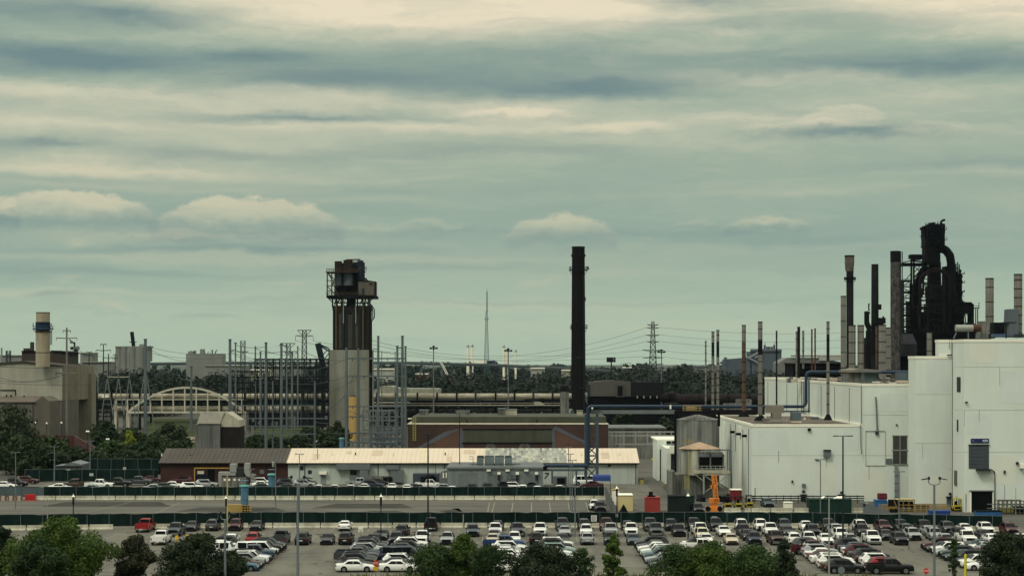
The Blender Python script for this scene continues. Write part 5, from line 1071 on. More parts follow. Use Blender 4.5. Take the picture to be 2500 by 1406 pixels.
r = T('debris', 'pale scrap boards lying on the long green waste container', 'debris', (X(2045,316),316,Z(1219,316)+.15)); m = MB(); Y = 316
for a,b in ((2037,2050),(2046,2056),(2006,2014),(2052,2060)): m.bar((X(a,Y),Y,Z(1219,Y)+.2),(X(b,Y),Y+1,Z(1216,Y)+.25),.5,.12)
m.build('board', trimw, r)
box_thing('site_box','dark red box with white roof by the yellow forklifts','box',1785,1811,1196,1221,M('dark_red_box',(104,24,26),.6),2.4,trimw,0,332)
box_thing('blue_bin','blue bin left of the yellow racks at the white wall','bin',2138,2165,1222,1238,M('bin_blue',(36,84,132),.6,var=.2),2,None,3,324)
rb_ = T('maroon_bin','maroon bin stacked on the blue bin at the white wall','bin',(X(2156,325),325,Z(1221.5,324)+.13)); m = MB(); m.box(X(2146,325),X(2166,325),325,326.6,Z(1221.5,324)+.13,Z(1204.5,325)); m.build('body', M('bin_maroon',(84,20,32),.6), rb_)
m = MB(); m.box(X(2146,325),X(2166,325),324.95,324.99,Z(1212,325),Z(1210,325)); m.build('band', M('bin_maroon2',(120,36,48),.6), rb_)
box_thing('blue_bin','wide blue skip left of the double armed lamp post','bin',2272,2319,1248,1260,M('skip_blue',(30,60,122),.6,var=.15),2,None,6,309)
box_thing('blue_bin','pair of blue and black bins before the right-hand gateway','bin',2384,2445,1248,1258,M('bin_blue',(36,84,132),.6,var=.2),2,black,5,308)
r = T('loading_ramp','grey wedge-shaped loading ramp between the green container and the yellow racks','ramp',(X(2140,315),315,0)); m = MB(); Y = 314; m.prism([(X(2110,Y),0),(X(2113,Y),Z(1229,Y)),(X(2122,Y),Z(1229,Y)),(X(2180,Y),0)], Y, Y+3); m.build('wedge', galv, r); MB().pbox(2108,2113,1228,1236,Y-.1,.4).build('end_plate', darkgrey, r)
def rack(label, a, b, t, py, Y, cols, rows_, mat):
    r = T('storage_rack', label, 'rack', (X((a+b)/2,Y),Y,0)); m = MB(); z0 = max(0,Z(py,Y)); z1 = Z(t,Y)
    for k in range(cols+1):
        for yy in (Y,Y+2): x = X(a+(b-a)*k/cols,Y); m.bar((x,yy,z0),(x,yy,z1),.14)
    m.build('upright', mat, r); m = MB()
    for j in range(rows_+1):
        z = z0+(z1-z0)*(j+.3)/(rows_+.3); m.bar((X(a,Y),Y,z),(X(b,Y),Y,z),.13); m.bar((X(a,Y),Y+2,z),(X(b,Y),Y+2,z),.13)
    m.build('beam', mat, r); return r
tan = M('tan_rack', (134,116,80), .7, var=.2); oy = M('ochre_paint', (126,100,42), .6, var=.2)
rack('tan cage rack nearest the blue bins at the white wall', 2152, 2192, 1233, 1250, 318, 4, 2, tan); q = rack('tall ochre and cream rack with dark inside at the white wall', 2192, 2232, 1219, 1252, 317, 3, 2, oy)
MB().pbox(2194,2230,1224,1238,318,1).build('load', soot, q); MB().pbox(2190,2232,1218,1222,317,2).build('top_sheet', M('cream_box',(186,172,122),.7,var=.1), q); 
q = rack('long low cream rail rack before the white middle block', 2234, 2318, 1232, 1248, 317, 6, 3, tan); MB().pbox(2236,2268,1232,1240,317.5,1).build('load', soot, q)
q = T('tow_tractor','ochre tow tractor with dark cab between the tan racks','tractor',(X(2182,316),316,0)); MB().pbox(2172,2192,1220,1236,316,1.4).build('cab', soot, q); m = MB(); m.pbox(2174,2190,1236,1247,315.6,2); m.pbar(2183,1222,2190,1240,315.5,.15); m.build('body', oy, q); m = MB()
for px in (2177,2187): m.cyl((X(px,315.5),315.4,.35),(X(px,315.5),315.8,.35),.35)
m.build('wheel', rubber, q)
q = rack('yellow railing and dark machinery at the right edge by the gateway', 2436, 2500, 1222, 1254, 312, 6, 3, M('dark_rail',(70,66,50),.7)); MB().pbox(2445,2475,1238,1252,313,1.5).build('load', yl2, q); MB().pbox(2478,2500,1236,1256,312.5,1.5).build('machinery', soot, q)
m = MB(); Y = 311
for py in (1230,1240): m.pbar(2410,py,2500,py,Y,.12)
tag(m.build('guard_rail', galv), 'grey double guard rail in front of the right-hand gateway', 'railing')
box_thing('utility_cart','white cabinet cart behind the barriers near the white wall door','cart',1915,1935,1227,1246,trimw,1.5,trimw,0,322)
Yb_ = GY(1251)
for i,(a,b) in enumerate(((1768,1808),(1818,1832),(1835,1879),(1883,1934),(1939,1986),(2010,2050),(2064,2107))):
    m = MB(); L = X(b,Yb_)-X(a,Yb_); x = X((a+b)/2,Yb_); m.xprism([(Yb_-.3,0),(Yb_-.3,.12),(Yb_-.12,.34),(Yb_-.09,.85),(Yb_+.09,.85),(Yb_+.12,.34),(Yb_+.3,.12),(Yb_+.3,0)], x-L/2, x+L/2)
    tag(m.build('concrete_barrier', MATS['barrier_concrete']), ORDN[i]+' grey concrete barrier from the left in the yard before the white wall', 'barrier', 'concrete barriers in the yard')
Yw = 336; m = MB()
for z in (.4,.8,1.2): m.box(X(1835,Yw),X(2110,Yw),Yw,Yw+.1,z,z+.22)
for px in range(1840,2110,18): m.box(X(px,Yw),X(px,Yw)+.12,Yw-.1,Yw,0,1.5)
tag(m.build('guard_rail', darkgrey), 'dark grey crash rail along the foot of the long white wall', 'railing')
r = T('vending_canopy','blue canopy on posts at the right end of the rear car park','canopy',(X(1469,352),352,0)); Y = 352; m = MB(); m.cyl((X(1448,Y),Y+.5,Z(1165,Y)),(X(1491,Y),Y+.5,Z(1165,Y)),.55,n=14); m.pbox(1448,1491,1164,1174,Y-.4,2); m.build('canopy', M('canopy_blue',(40,62,120),.7,var=.15), r)
for px in (1449,1490): MB().gbox(px-.6,px+.6,1174,Y,.1).build('post', black, r)
for px, py, lab in ((1595,1128,'yellow diamond pedestrian sign by the white annex'),(1627,1158,'yellow diamond pedestrian sign before the low concrete box')):
    Y = GY(py+16); r = T('warning_sign', lab, 'sign', (X(px,Y),Y,0)); x = X(px,Y); z = Z(py-8,Y); s = 4.6*Y/F*1.0
    MB().vcyl(x,Y+.06,0,z,.05,n=6).build('post', galv, r); m = MB(); m.prism([(x-s,z),(x,z-s),(x+s,z),(x,z+s)],Y-.02,Y+.02); pl = m.build('plate', M('sign_yellow',(206,200,30),.5,var=0), r)
    m = MB(); m.bar((x,Y-.03,z-.12),(x+.04,Y-.03,z+.12),.09); m.ball((x+.04,Y-.03,z+.2),.05,8,4); m.bar((x,Y-.03,z-.1),(x-.1,Y-.03,z-.25),.05); m.bar((x+.02,Y-.03,z-.1),(x+.1,Y-.03,z-.25),.05); m.build('walking_figure', black, pl)
for a,b,py,lab in ((1532,1551,1180,'tan picnic table at the end of the long shed'),(1620,1634,1190,'tan bench table before the low concrete box')):
    Y = GY(py); r = T('picnic_table', lab, 'table', (X((a+b)/2,Y),Y,0)); m = MB(); m.box(X(a,Y),X(b,Y),Y,Y+.9,.68,.76); m.build('table_top', tan, r); m = MB(); m.box(X((a+b)/2,Y)-.3,X((a+b)/2,Y)+.3,Y+.2,Y+.7,0,.68); m.build('leg', tan, r)
    m = MB(); m.box(X(a,Y),X(b,Y),Y-.5,Y-.25,.4,.45); m.box(X(a,Y)+.1,X(a,Y)+.2,Y-.5,Y+.2,.3,.4); m.box(X(b,Y)-.2,X(b,Y)-.1,Y-.5,Y+.2,.3,.4); m.build('bench', tan, r)
Y = GY(1181); r = T('waste_bin', 'dark lidded yellow-green bin at the right end of the long shed', 'bin', (X(1567,Y),Y,0)); m = MB(); m.box(X(1563,Y),X(1571,Y),Y,Y+.8,0,1.0); m.build('body', yl2, r); m = MB(); m.box(X(1562,Y),X(1572,Y),Y-.05,Y+.85,1.0,1.15); m.build('lid', black, r)
Y = GY(1206); r = T('yellow_barrier', 'yellow tubular barrier before the tank base', 'barrier', (X(1659,Y),Y,0)); m = MB()
for px in (1649,1669): m.pbar(px,1200,px,1207,Y,.3)
m.pbar(1648,1200,1670,1200,Y,.2); m.pbar(1650,1204,1668,1204,Y,.12); m.build('frame', yl, r)
r = T('loader_machine','dark tangle of machinery parts beneath the railed tank platform','machine',(X(1740,345),345,0)); rr = random.Random(21)
for k in range(10):
    a = rr.uniform(1698,1776); m = MB(); t_ = rr.uniform(1205,1218); m.pbox(a,a+rr.uniform(5,16),t_,1226,338+rr.uniform(0,3),rr.uniform(.5,2)); m.build('machine_part', rr.choice([black,soot,darkgrey]), r)
# ---------------------------------------------------------------- coal bunker tower
Y = 650; r = T('coal_tower', 'tall concrete bunker tower with dark upper shaft and tanks on a railed platform', 'tower', (X(858,Y),Y,0))
tc1 = M('tower_concrete', (128,129,117), .9, var=.12, scale=.1, streak=.7, stain=(96,92,76), st_scale=(.35,.35,.02)); tc2 = M('tower_dark_concrete', (42,41,39), .9, var=.25, scale=.2, streak=.8, stain=(38,34,32), st_scale=(.3,.3,.02)); rust = M('rust_steel', (62,46,34), .85, var=.4, scale=.6)
m = MB(); m.box(X(804,Y),X(905,Y),Y,Y+14,0,Z(854,Y)); m.build('lower_shaft', tc1, r); MB().gbox(902,908,853,Y-.4,2).build('corner_column', soot, r)
Y1 = Y+1; m = MB(); m.box(X(812,Y),X(901,Y),Y1,Y+13,Z(854,Y)+.003,Z(748,Y)); m.build('upper_shaft', tc2, r)
m = MB()
for a, b in ((812,815),(820,826),(834,839),(844,848),(860,866),(874,878),(886,890),(897,901)): m.box(X(a,Y),X(b,Y),Y1-.4,Y1-.003,Z(852,Y),Z(756,Y))
m.box(X(811,Y),X(902,Y),Y1-.6,Y+13.2,Z(757,Y),Z(746,Y)); m.build('buttress', tc2, r)
m = MB()
for a, b in ((826.5,833.5),(848.5,859.5),(866.5,873.5)): m.box(X(a,Y),X(b,Y),Y1-.12,Y1-.004,Z(850,Y),Z(762,Y)); m.cyl((X((a+b)/2,Y),Y1-.12,Z(762,Y)),(X((a+b)/2,Y),Y1-.01,Z(762,Y)),(b-a)/2*Y/F,n=16)
m.build('arched_bay', M('bay_grey',(62,60,58),.9,var=.2,streak=.5,st_scale=(.4,.4,.03)), r)
for px, t, u, mt in ((820.5,736,852,M('ochre_pipe',(96,76,48),.7,var=.3)),(886.5,736,852,M('ochre_pipe',(96,76,48),.7)),(838.5,726,789,galv_light),(868.5,726,789,galv_light)):
    m = MB(); m.pcyl(px,2.6,t,u,Y1-.9,8); m.build('riser_pipe', mt, r)
m = MB(); rr = random.Random(8)
for px in (812,822,835,848,860,873,886,899): m.pbar(px,722,px,750,Y+.5,.5)
for k in range(26): a = rr.uniform(812,895); m.pbar(a,728,a+rr.uniform(-12,12),747,Y+rr.uniform(0,8),.22)
m.pbox(846,866,727,748,Y+3,5); m.pbox(815,900,738,741,Y+.3,.4); m.pbar(797,724,812,738,Y,.3); m.pbar(916,722,901,738,Y,.3)
m.pbar(903,722,903,1020,Y-.6,.5); m.pbar(907,744,914,756,Y,.35); m.pbar(914,756,914,775,Y,.35); m.pbar(914,775,908,783,Y,.35); m.pbar(903,738,910,756,Y,.3); m.pbar(910,756,910,782,Y,.3); m.pbar(907,783,907,860,Y,.4)
for t in range(790,850,10): m.pbar(903,t,907,t,Y,.15)
m.build('support_frame', soot, r)
m = MB(); m.pbox(797,916,720.5,727,Y-2,16); m.build('platform_deck', soot, r)
def rail(m, a, b, py, h, Yr, step=4, w_=.14):
    for px in np.arange(a, b+.1, step): m.pbar(px, py-h, px, py, Yr, w_)
    for q in (.5, 1): m.pbar(a, py-h*q, b, py-h*q, Yr, w_)
m = MB(); rail(m,797,815,664,8,Y-2); rail(m,888,895,660,8,Y-1,3.5); rail(m,797,880,720,6,Y-2,6); rail(m,815,872,663,7,Y-2,5); m.build('railing', rust, r)
m = MB(); m.pbox(795,872,663,665,Y-2,10)
for px in (799,810): m.pbar(px,665,px,722,Y-1.5,.4)
for py in (685,698,710): m.pbar(797,py,812,py,Y-1.5,.3)
for a,t,b,u in ((800,666,816,682),(816,682,812,698),(800,700,822,722),(800,666,822,700),(812,690,826,722),(870,664,884,650),(893,662,888,668)): m.pbar(a,t,b,u,Y-1,.3)
m.build('stair_frame', rust, r)
for px, w_, nm, t in ((826,19,'tank',638),(850,24,'tank',635),(880,14,'tank',636)):
    m = MB(); m.pcyl(px,w_,664,697,Y+2,18); m.build(nm, M('tank_slate',(84,92,98),.6,.1,var=.15,streak=.4) if px < 870 else M('tank_navy',(30,42,52),.7), r)
    m = MB(); m.pcyl(px,w_-1 if px<870 else 14,t,664.2,Y+2,18); m.build('tank_head', M('tank_rust',(44,36,31),.9,var=.5,scale=.5,streak=.5,stain=(30,28,28)) if px < 870 else M('tank_navy',(30,42,52),.7), r)
    m = MB(); m.pcyl(px,4,697,716,Y+2,12,w_); m.build('hopper', soot, r)
m = MB(); m.pbox(820,880,655,700,Y+6,4); m.pbox(817,866,642,664,Y+6,4); m.pbox(862,888,640,700,Y+4,5); m.pbox(866,892,700,722,Y+3,5); m.pbox(816,876,700,722,Y+5,4); m.build('core_casing', M('casing_blackblue',(26,34,40),.8,var=.3), r)
m = MB(); rail(m,863,880,641,6,Y+1,8); m.pbar(845,634,880,633,Y+1,.3); m.build('top_rail', rust, r)
m = MB(); m.pbox(875,917,687,721,Y-1.5,7); o = m.build('cabin', M('cabin_taupe',(84,80,70),.85,var=.12,streak=.4,stain=(70,62,54)), r); m = MB(); m.prism([(X(874,Y),Z(687,Y)),(X(880,Y),Z(684,Y)),(X(895,Y),Z(684,Y)),(X(918,Y),Z(688,Y))],Y-1.7,Y+5.8); m.build('cabin_roof', soot, o)
MB().pbox(883.5,890,704,720,Y-1.6,.08).build('cabin_door', darkgrey, o); MB().pbox(901,910,692,695,Y-1.6,.08).build('cabin_vent', soot, o); MB().pbox(914,918,688,720,Y-1.7,.25).build('cabin_post', soot, o)
m = MB(); m.tube([(X(888,Y),Y-1,Z(682,Y)),(X(893,Y),Y-1,Z(680,Y)),(X(900,Y),Y-1,Z(690,Y))],.3,8); m.build('vent_pipe', soot, o)
Yk = 600; r = T('yellow_tank', 'ochre yellow upright tank in front of the concrete bunker tower', 'tank', (X(861,Yk),Yk,0)); m = MB(); m.vcyl(X(861.5,Yk),Yk,0,Z(968,Yk),10.2*Yk/F,n=20); m.build('shell', M('ochre_tank',(168,138,82),.6,var=.08,streak=.3,stain=(170,120,60)), r); m = MB(); m.vcyl(X(861.5,Yk),Yk,Z(968,Yk)+.003,Z(964,Yk),10.4*Yk/F,5*Yk/F,20); m.build('roof', rust, r)

# ---------------------------------------------------------------- black chimney in the middle
Y = 700; r = T('tall_chimney', 'tall solitary black-brown steel chimney with two railed platforms', 'chimney', (X(1412,Y),Y,0)); cb = M('chimney_black_brown', (20,17,18), .9, .1, var=.2, scale=.15, streak=.4, stain=(24,20,20), st_scale=(.5,.5,.02))
m = MB(); m.vcyl(X(1412,Y),Y,0,Z(603,Y),18.5*Y/F,15.5*Y/F,32); m.build('shaft', cb, r)
m = MB(); m.pcyl(1412,35,621,627,Y,32); m.pcyl(1412,32.5,602.3,605,Y,32)
for py in (700,840,930): m.pcyl(1412,32.6+(py-600)*.014,py,py+1,Y,32)
m.build('band', soot, r); platform(r,1412,660,46,Y,black,8); platform(r,1413,801,43,Y,black,8)
m = MB(); m.pbar(1434,650,1437,658,Y,.6); m.pbar(1428,725,1429,735,Y,.5); m.pbox(1405,1420,872,874,Y-3,.5); m.pbox(1414,1431,946,948,Y-3.2,.5)
for px in (1425,1427): m.pbar(px,668,px,1020,Y-2.4,.15)
m.build('bracket', darkgrey, r)
m = MB(); m.bar((X(1428,Y),Y,Z(962,Y)),(X(1446,Y),Y-4,Z(990,Y)),2.0); m.bar((X(1396,Y),Y-2,Z(1000,Y)),(X(1382,Y),Y-4,Z(1025,Y)),1.6); m.build('flue_duct', galv, r)
# dark building right of it
Y = 640; r = T('precipitator_house', 'grey and black boxy casing with sloped roof right of the black chimney', 'industrial building', (X(1530,Y),Y,0))
m = MB(); m.prism([(X(1439,Y),Z(967,Y)),(X(1439,Y),Z(934,Y)),(X(1463,Y),Z(930,Y)),(X(1497,Y),Z(928,Y)),(X(1540,Y),Z(933,Y)),(X(1540,Y),Z(967,Y))],Y,Y+9); m.build('grey_casing', M('casing_grey',(74,72,68),.85,var=.1), r)
m = MB(); m.pbox(1540.2,1620,933,968,Y-.5,9); m.build('black_casing', M('casing_black',(26,26,29),.85,var=.2), r); m = MB(); m.gbox(1436,1622,968,Y+1,9); m.gbox(1484,1652,1000,Y-4,5); m.build('lower_plant', dk1, r)
m = MB(); m.pbox(1504,1524,939,969,Y-.7,.69); m.build('door_bay', M('door_bay_grey',(64,62,60),.8), r); m = MB(); m.pbox(1508,1520,942,966,Y-.8,.09); m.build('door_opening', tr, r); MB().pbox(1434,1440,939,967,Y-.4,1).build('end_frame', darkgrey, r)
rr = random.Random(6); m = MB()
for k in range(8): m.pbox(1555+k*16,1557+k*16,966,972,Y-1,.4)
m.build('bracket', concrete, r)
r = T('brown_gas_main', 'fat dark brown gas main with ribs running right of the black casing', 'pipe', (X(1740,640),640,0)); m = MB(); Y = 640; rad2 = 11.5*Y/F
arc(m, [(1621,972,Y),(1640,966,Y-6),(1660,974,Y-10),(1870,974,Y-14)], rad2, 18); m.build('pipe', M('gas_main_brown',(36,30,31),.8,.1,var=.3,scale=.2,streak=.3), r)
for px in (1632,1640,1648,1658,1667,1690,1708,1776,1830): m = MB(); Yr = 632-(px-1632)*.04; m.cyl((X(px,Yr)-.2,Yr,Z(974 if px>1650 else 969,Yr)),(X(px,Yr)+.2,Yr,Z(974 if px>1650 else 969,Yr)),rad2+.12,n=18); m.build('rib', soot, r)
r = T('gas_works', 'dark low plant below the brown gas main', 'industrial building', (X(1740,645),645,0)); m = MB(); m.gbox(1622,1870,985,646,8); m.build('wall', dk2, r)

# ---------------------------------------------------------------- long pipe bridge
pipe_c = M('cream_pipe', (158,152,132), .7, var=.2, scale=.2, streak=.65, stain=(84,74,58), st_scale=(.25,.4,1.4)); Y = 690
r = T('pipe_bridge', 'long double row of cream gas pipes on dark trestles crossing the whole middle', 'pipe bridge', (X(800,Y),Y,0))
m = MB(); m.cyl((X(200,Y),Y,Z(968,Y)),(X(804,Y),Y,Z(968,Y)),7.5*Y/F,n=18); m.build('upper_pipe', pipe_c, r); m = MB(); m.cyl((X(905,Y),Y,Z(967.5,Y)),(X(1395,Y),Y,Z(967.5,Y)),7.5*Y/F,n=18); m.build('upper_pipe', pipe_c, r)
m = MB(); m.cyl((X(278,Y),Y,Z(998,Y)),(X(804,Y),Y,Z(998,Y)),7.5*Y/F,n=18); m.build('lower_pipe', pipe_c, r); m = MB(); m.cyl((X(200,Y),Y,Z(1000,Y)),(X(272,Y),Y,Z(1000,Y)),5.5*Y/F,n=16); m.cyl((X(905,Y),Y+3,Z(1001,Y)),(X(1380,Y),Y+3,Z(1001,Y)),4*Y/F,n=16); m.build('lower_pipe', conc_dark, r)
m = MB(); m.pbox(196,804,977,983,Y-.6,1.6); m.pbox(905,1395,976,980,Y-.6,1.6); m.pbox(905,1390,990,993,Y-2,1.2); m.pbox(905,1390,994,998,Y+1,1); m.pbox(196,272,993,995,Y-1,1); m.build('walkway', dk1, r)
m = MB(); m.pbar(905,989,1390,989,Y-2,.3); m.pbar(905,984,1390,984,Y-2,.15); m.build('handrail', concrete, r)
for px in (236,272,316,341,368,540,572,598,645,738,786,920,966,1019,1067,1115,1161,1210,1256,1302,1349,1385):
    m = MB(); m.gbox(px-2,px+2,958,Y-1.4,.8); m.gbox(px-2,px+2,958,Y+2,.8)
    if px > 900: m.pbar(px,984,px+(26 if px%2 else -26),1003,Y-1.5,.4)
    m.build('trestle', soot if px % 3 else darkgrey, r)
m = MB(); m.pbox(249,265,966,970,Y-2,.5); m.build('sign_panel', trimw, r)
# riser with cylinder left of chimney
r = T('scrubber_vessel', 'stained upright vessel with dark cap immediately left of the black chimney', 'vessel', (X(1378,680),680,0)); Yv = 682; m = MB(); m.pcyl(1378,22,955,1010,Yv,18); m.pcyl(1378,16,1010,1040,Yv,14); m.build('shell', conc_dark, r); MB().pcyl(1378,24,941,955,Yv,18,20).build('cap', soot, r)
# white arch truss bridge
Y = 682; wb = M('bridge_cream', (182,178,160), .75, var=.12, streak=.4, stain=(120,108,84)); r = T('arch_bridge', 'cream steel arch truss carrying the pipes on the left', 'bridge', (X(450,Y),Y,0))
def archz(px): return 1004-58*(1-((px-455)/140.0)**2)
for dY in (0, 5):
    m = MB(); pts = [(px, archz(px)) for px in range(315, 596, 10)]
    for (a,t),(b,u) in zip(pts, pts[1:]): m.pbar(a,t,b,u,Y+dY,.72)
    m.build('arch_rib', wb, r); m = MB(); m.pbar(312,1006,600,1006,Y+dY,.7); m.build('bottom_chord', wb, r)
    m = MB(); m.pbar(280,975,595,975,Y+dY,.32); m.pbar(283,977,278,1000,Y+dY,.9)
    m.build('top_rail', wb, r)
    for px in range(311, 600, 28):
        t = min(archz(px), 975) if 325 < px < 590 else 975; m = MB(); m.pbar(px,t,px,1006,Y+dY,.45); m.build('hanger', wb, r)
m = MB(); m.gbox(277,284,978,Y,1.5); m.gbox(590,598,1006,Y,3); m.gbox(308,316,1006,Y+1,3); m.build('pier', wb, r)
# ---------------------------------------------------------------- dark low plant beneath and beyond the pipes
plant = [(190,278,1005,1060,700,'low dark plant with grey bays below the pipes beside the beige power house',conc_dark),(300,335,1012,1050,705,'grey block below the left end of the arch bridge',conc_dark),(598,804,1008,1050,720,'long dark building behind the steel poles left of the bunker tower',dk2),(700,720,1012,1043,716,'pale column-like block behind the steel poles',conc_dark),
 (905,1000,985,1060,730,'dark shed between the bunker tower and the brick hall',dk2),(1000,1180,978,1020,740,'dark blue-black shed behind the pipe trestles left part',M('blue_black_shed',(18,21,28),.8)),(1180,1300,982,1020,745,'black shed behind the pipe trestles right part',dk1),(560,600,1010,1055,700,'grey tank house right of the arch bridge',conc_dark)]
for a,b,t,u,Yp,lab,mt in plant:
    r = T('process_building', lab, 'industrial building', (X((a+b)/2,Yp),Yp,0)); m = MB(); m.gbox(a,b,t,Yp,8); m.build('wall', mt, r); m = MB(); m.pbox(a-1,b+1,t-2,t,Yp-.5,9); m.build('roof', darkgrey, r)
    m = MB(); rr = random.Random(a)
    for k in range(int((b-a)/9)): q = rr.uniform(a,b-6); z_ = rr.uniform(t+3,u-6); m.pbox(q,q+rr.uniform(3,9),z_,z_+rr.uniform(3,10),Yp-.3,.28)
    m.build('bay', rr.choice([galv,darkgrey,conc_dark]), r)
# boats and barrel roofs glimpsed between the pipes
for a,b,t,u,lab in ((1108,1150,976,988,'long pale hull-shaped tank seen between the pipes, left one'),(1178,1290,973,988,'long pale flat-topped tank car seen between the pipes'),(1294,1330,980,992,'pale hull-shaped tank seen between the pipes, right one')):
    Yq = 760; m = MB(); z0, z1 = Z(u,Yq), Z(t,Yq); m.prism([(X(a,Yq)+.4,z0),(X(a,Yq),z1),(X(b,Yq)-2,z1),(X(b,Yq),z0+.6),(X(b,Yq)-2,z0)],Yq,Yq+4); 
    tag(m.build('storage_tank', M('pale_tank',(150,146,132),.7,var=.2)), lab, 'tank')
r = T('barrel_roof_shed', 'low shed with pale barrel roof right of the bunker tower behind the pipes', 'shed', (X(990,800),800,0)); Yq = 800; m = MB(); m.prism([(X(912,Yq),0),(X(912,Yq),Z(952,Yq)),(X(930,Yq),Z(943,Yq)),(X(955,Yq),Z(942,Yq)),(X(972,Yq),Z(948,Yq)),(X(1073,Yq),Z(949,Yq)),(X(1073,Yq),0)],Yq,Yq+20); m.build('shell', M('pale_shed',(140,140,122),.8,var=.15,streak=.5), r)
# slanting conveyor boom left of tower
r = T('crane_boom', 'thick dark lattice derrick leaning left of the bunker tower', 'crane', (X(790,670),670,0)); Yq = 668; m = MB()
m.pbar(776,838,792,905,Yq,2.0); m.pbar(776,838,804,852,Yq,.5); m.pbar(783,845,804,858,Yq,.5); m.pbar(784,870,800,854,Yq,.3); m.pbar(790,880,803,862,Yq,.3); m.pbar(804,852,804,905,Yq,.5); m.pbar(792,905,792,1010,Yq,.9); m.pbar(780,890,780,960,Yq,.5); m.build('boom', M('boom_slate',(34,42,50),.7,.2), r)
# ---------------------------------------------------------------- substation poles and gantries
pole_m = M('grey_pole', (92,101,104), .55, .4, var=.1, scale=.2)
def pole(px, top, bot, w_, label, arms=(), Y=None, mat=None, name='steel_pole', taper=.72, cap=True):
    Y = Y or max(470, min(GY(bot), 900)); r = T(name, label, 'pole', (X(px,Y),Y,0), 'tall steel poles of the switchyard'); m = MB(); m.vcyl(X(px,Y),Y,0,Z(top,Y),w_*Y/F/2,w_*taper*Y/F/2,12); m.build('shaft', mat or pole_m, r)
    if cap: MB().vcyl(X(px,Y),Y,Z(top,Y),Z(top,Y)+.25,w_*.9*Y/F/2,n=12).build('cap', darkgrey, r)
    if arms:
        m = MB()
        for (py, dx0, dx1, up) in arms: m.pbar(px,py,px+dx0,py-up,Y,.22); m.pbar(px,py,px+dx1,py-up,Y,.22)
        m.build('arm', darkgrey, r)
    return r
pole(355,829,1082,10,'thick grey steel pole standing before the arch bridge',[(846,14,0,1),(854,14,0,-1)])
pole(467,896,1070,7,'slim grey pole standing through the right half of the arch bridge')
pole(561.5,830,1100,9,'tall grey pole nearest the brown transfer house',[(857,14,0,2)],500)
pole(575,838,1040,5,'slim pole just right of the tall one by the transfer house',[(838,4,-4,0)],560)
pole(623.5,847,960,5,'short-looking dark pole left in the switchyard against the trees',(),640)
pole(636,860,1095,6,'slender pole left of the thick pair in the switchyard',(),560)
pole(649.5,838,1110,8,'thick grey pole, left one of the pair in front of the switchyard',[(838,3,-3,0)],480)
pole(666,930,1100,4.5,'short slim pole between the thick switchyard pair',(),490)
pole(687,840,1110,8,'thick grey pole, right one of the pair in front of the switchyard',[(842,12,-6,-2)],480)
pole(700,847,1040,5,'dark slender pole behind the right thick switchyard pole',(),600)
pole(713,862,1050,6,'slender grey pole with crossbeam right of the thick pair',(),580)
pole(727,847,960,4.5,'dark slender pole left of the tall lattice pylon',(),620)
pole(768.5,930,1100,6,'short grey pole ending the row of crossbeams near the bunker tower',(),490)
pole(846,848,1100,8.5,'grey pole before the left half of the bunker tower',(),475); pole(874.5,850,1100,8,'grey pole before the yellow tank',(),476)
pole(923.5,822,1045,7.5,'tall grey pole just right of the bunker tower',[(852,-14,0,1)],600)
pole(970,846,1100,7,'grey pole, left one of the trio before the brick hall',[(850,10,-3,1)],478); pole(982.5,822,1100,8.5,'tallest pole of the trio before the brick hall',(),482); pole(990,847,1100,6.5,'grey pole, right one of the trio before the brick hall',(),476)
pole(932,860,1000,2.5,'thin rod-like mast right of the bunker tower',(),640); pole(964.5,860,1000,2.5,'thin rod-like mast left of the trio of poles',(),640)
def gantry(a, b, pys, Y, label, w_=.32):
    r = T('crossbeam_frame', label, 'gantry', (X((a+b)/2,Y),Y,Z(max(pys),Y))); 
    for py in pys:
        m = MB(); m.pbar(a,py,b,py,Y,w_); rr = random.Random(int(py))
        m.build('crossbeam', pole_m, r); m = MB()
        for k in range(5): px = a+(b-a)*(k+.5)/5; m = MB(); m.vcyl(X(px,Y),Y,Z(py+6,Y),Z(py+.8,Y),.1,.1,6); m.build('insulator', black, r)
gantry(561,768,(990,1021,1040,1059),487,'level grey crossbeams linking the poles left of the bunker tower',.28)
gantry(846,989,(875,918,1057,1080),479,'level grey crossbeams in front of the bunker tower linking the poles',.38); gantry(846,989,(992,1017),477,'lower pair of crossbeams before the yellow tank',.3)
gantry(684,727,(858,),590,'short high crossbeam between two dark poles',.3); gantry(700,800,(1021,),600,'far crossbeam low behind the poles',.3)
# latticed switchyard racks
def switch_rack(a, b, t, u, Y, label, seed, mat=darkgrey, n=30, cols=6, z0=None):
    rr = random.Random(seed); r = T('switch_rack', label, 'switchgear', (X((a+b)/2,Y),Y,0)); m = MB()
    for k in range(cols+1): px = a+(b-a)*k/cols; m.bar((X(px,Y),Y,0),(X(px,Y),Y,Z(t,Y)),.22); m.bar((X(px,Y),Y+4,0),(X(px,Y),Y+4,Z(t,Y)),.2)
    m.build('column', mat, r); m = MB()
    for k in range(4): py = t+(u-t)*k/4+1; m.pbar(a,py,b,py,Y,.25); m.pbar(a,py+2,b,py+2,Y+4,.22)
    m.build('beam', mat, r); m = MB()
    for k in range(n):
        px, py = rr.uniform(a,b), rr.uniform(t,u); m.pbar(px,py,px+rr.uniform(-9,9),py+rr.uniform(-9,9),Y+rr.uniform(0,4),rr.uniform(.1,.32))
        if k % 3 == 0 and n < 100: m2_ = MB(); m2_.pcyl(px,1.8,py,py+rr.uniform(5,12),Y+rr.uniform(0,4),6); m2_.build('insulator', mat, r)
    m.build('busbar', mat, r); return r
switch_rack(625,800,876,960,640,'black latticed switch racks left of the bunker tower',1,M('rack_black',(20,24,27),.7,.1),130,12)
switch_rack(700,800,925,950,650,'dense dark low switch rack near the derrick',2,M('rack_black',(34,38,40),.7,.3),40,8)
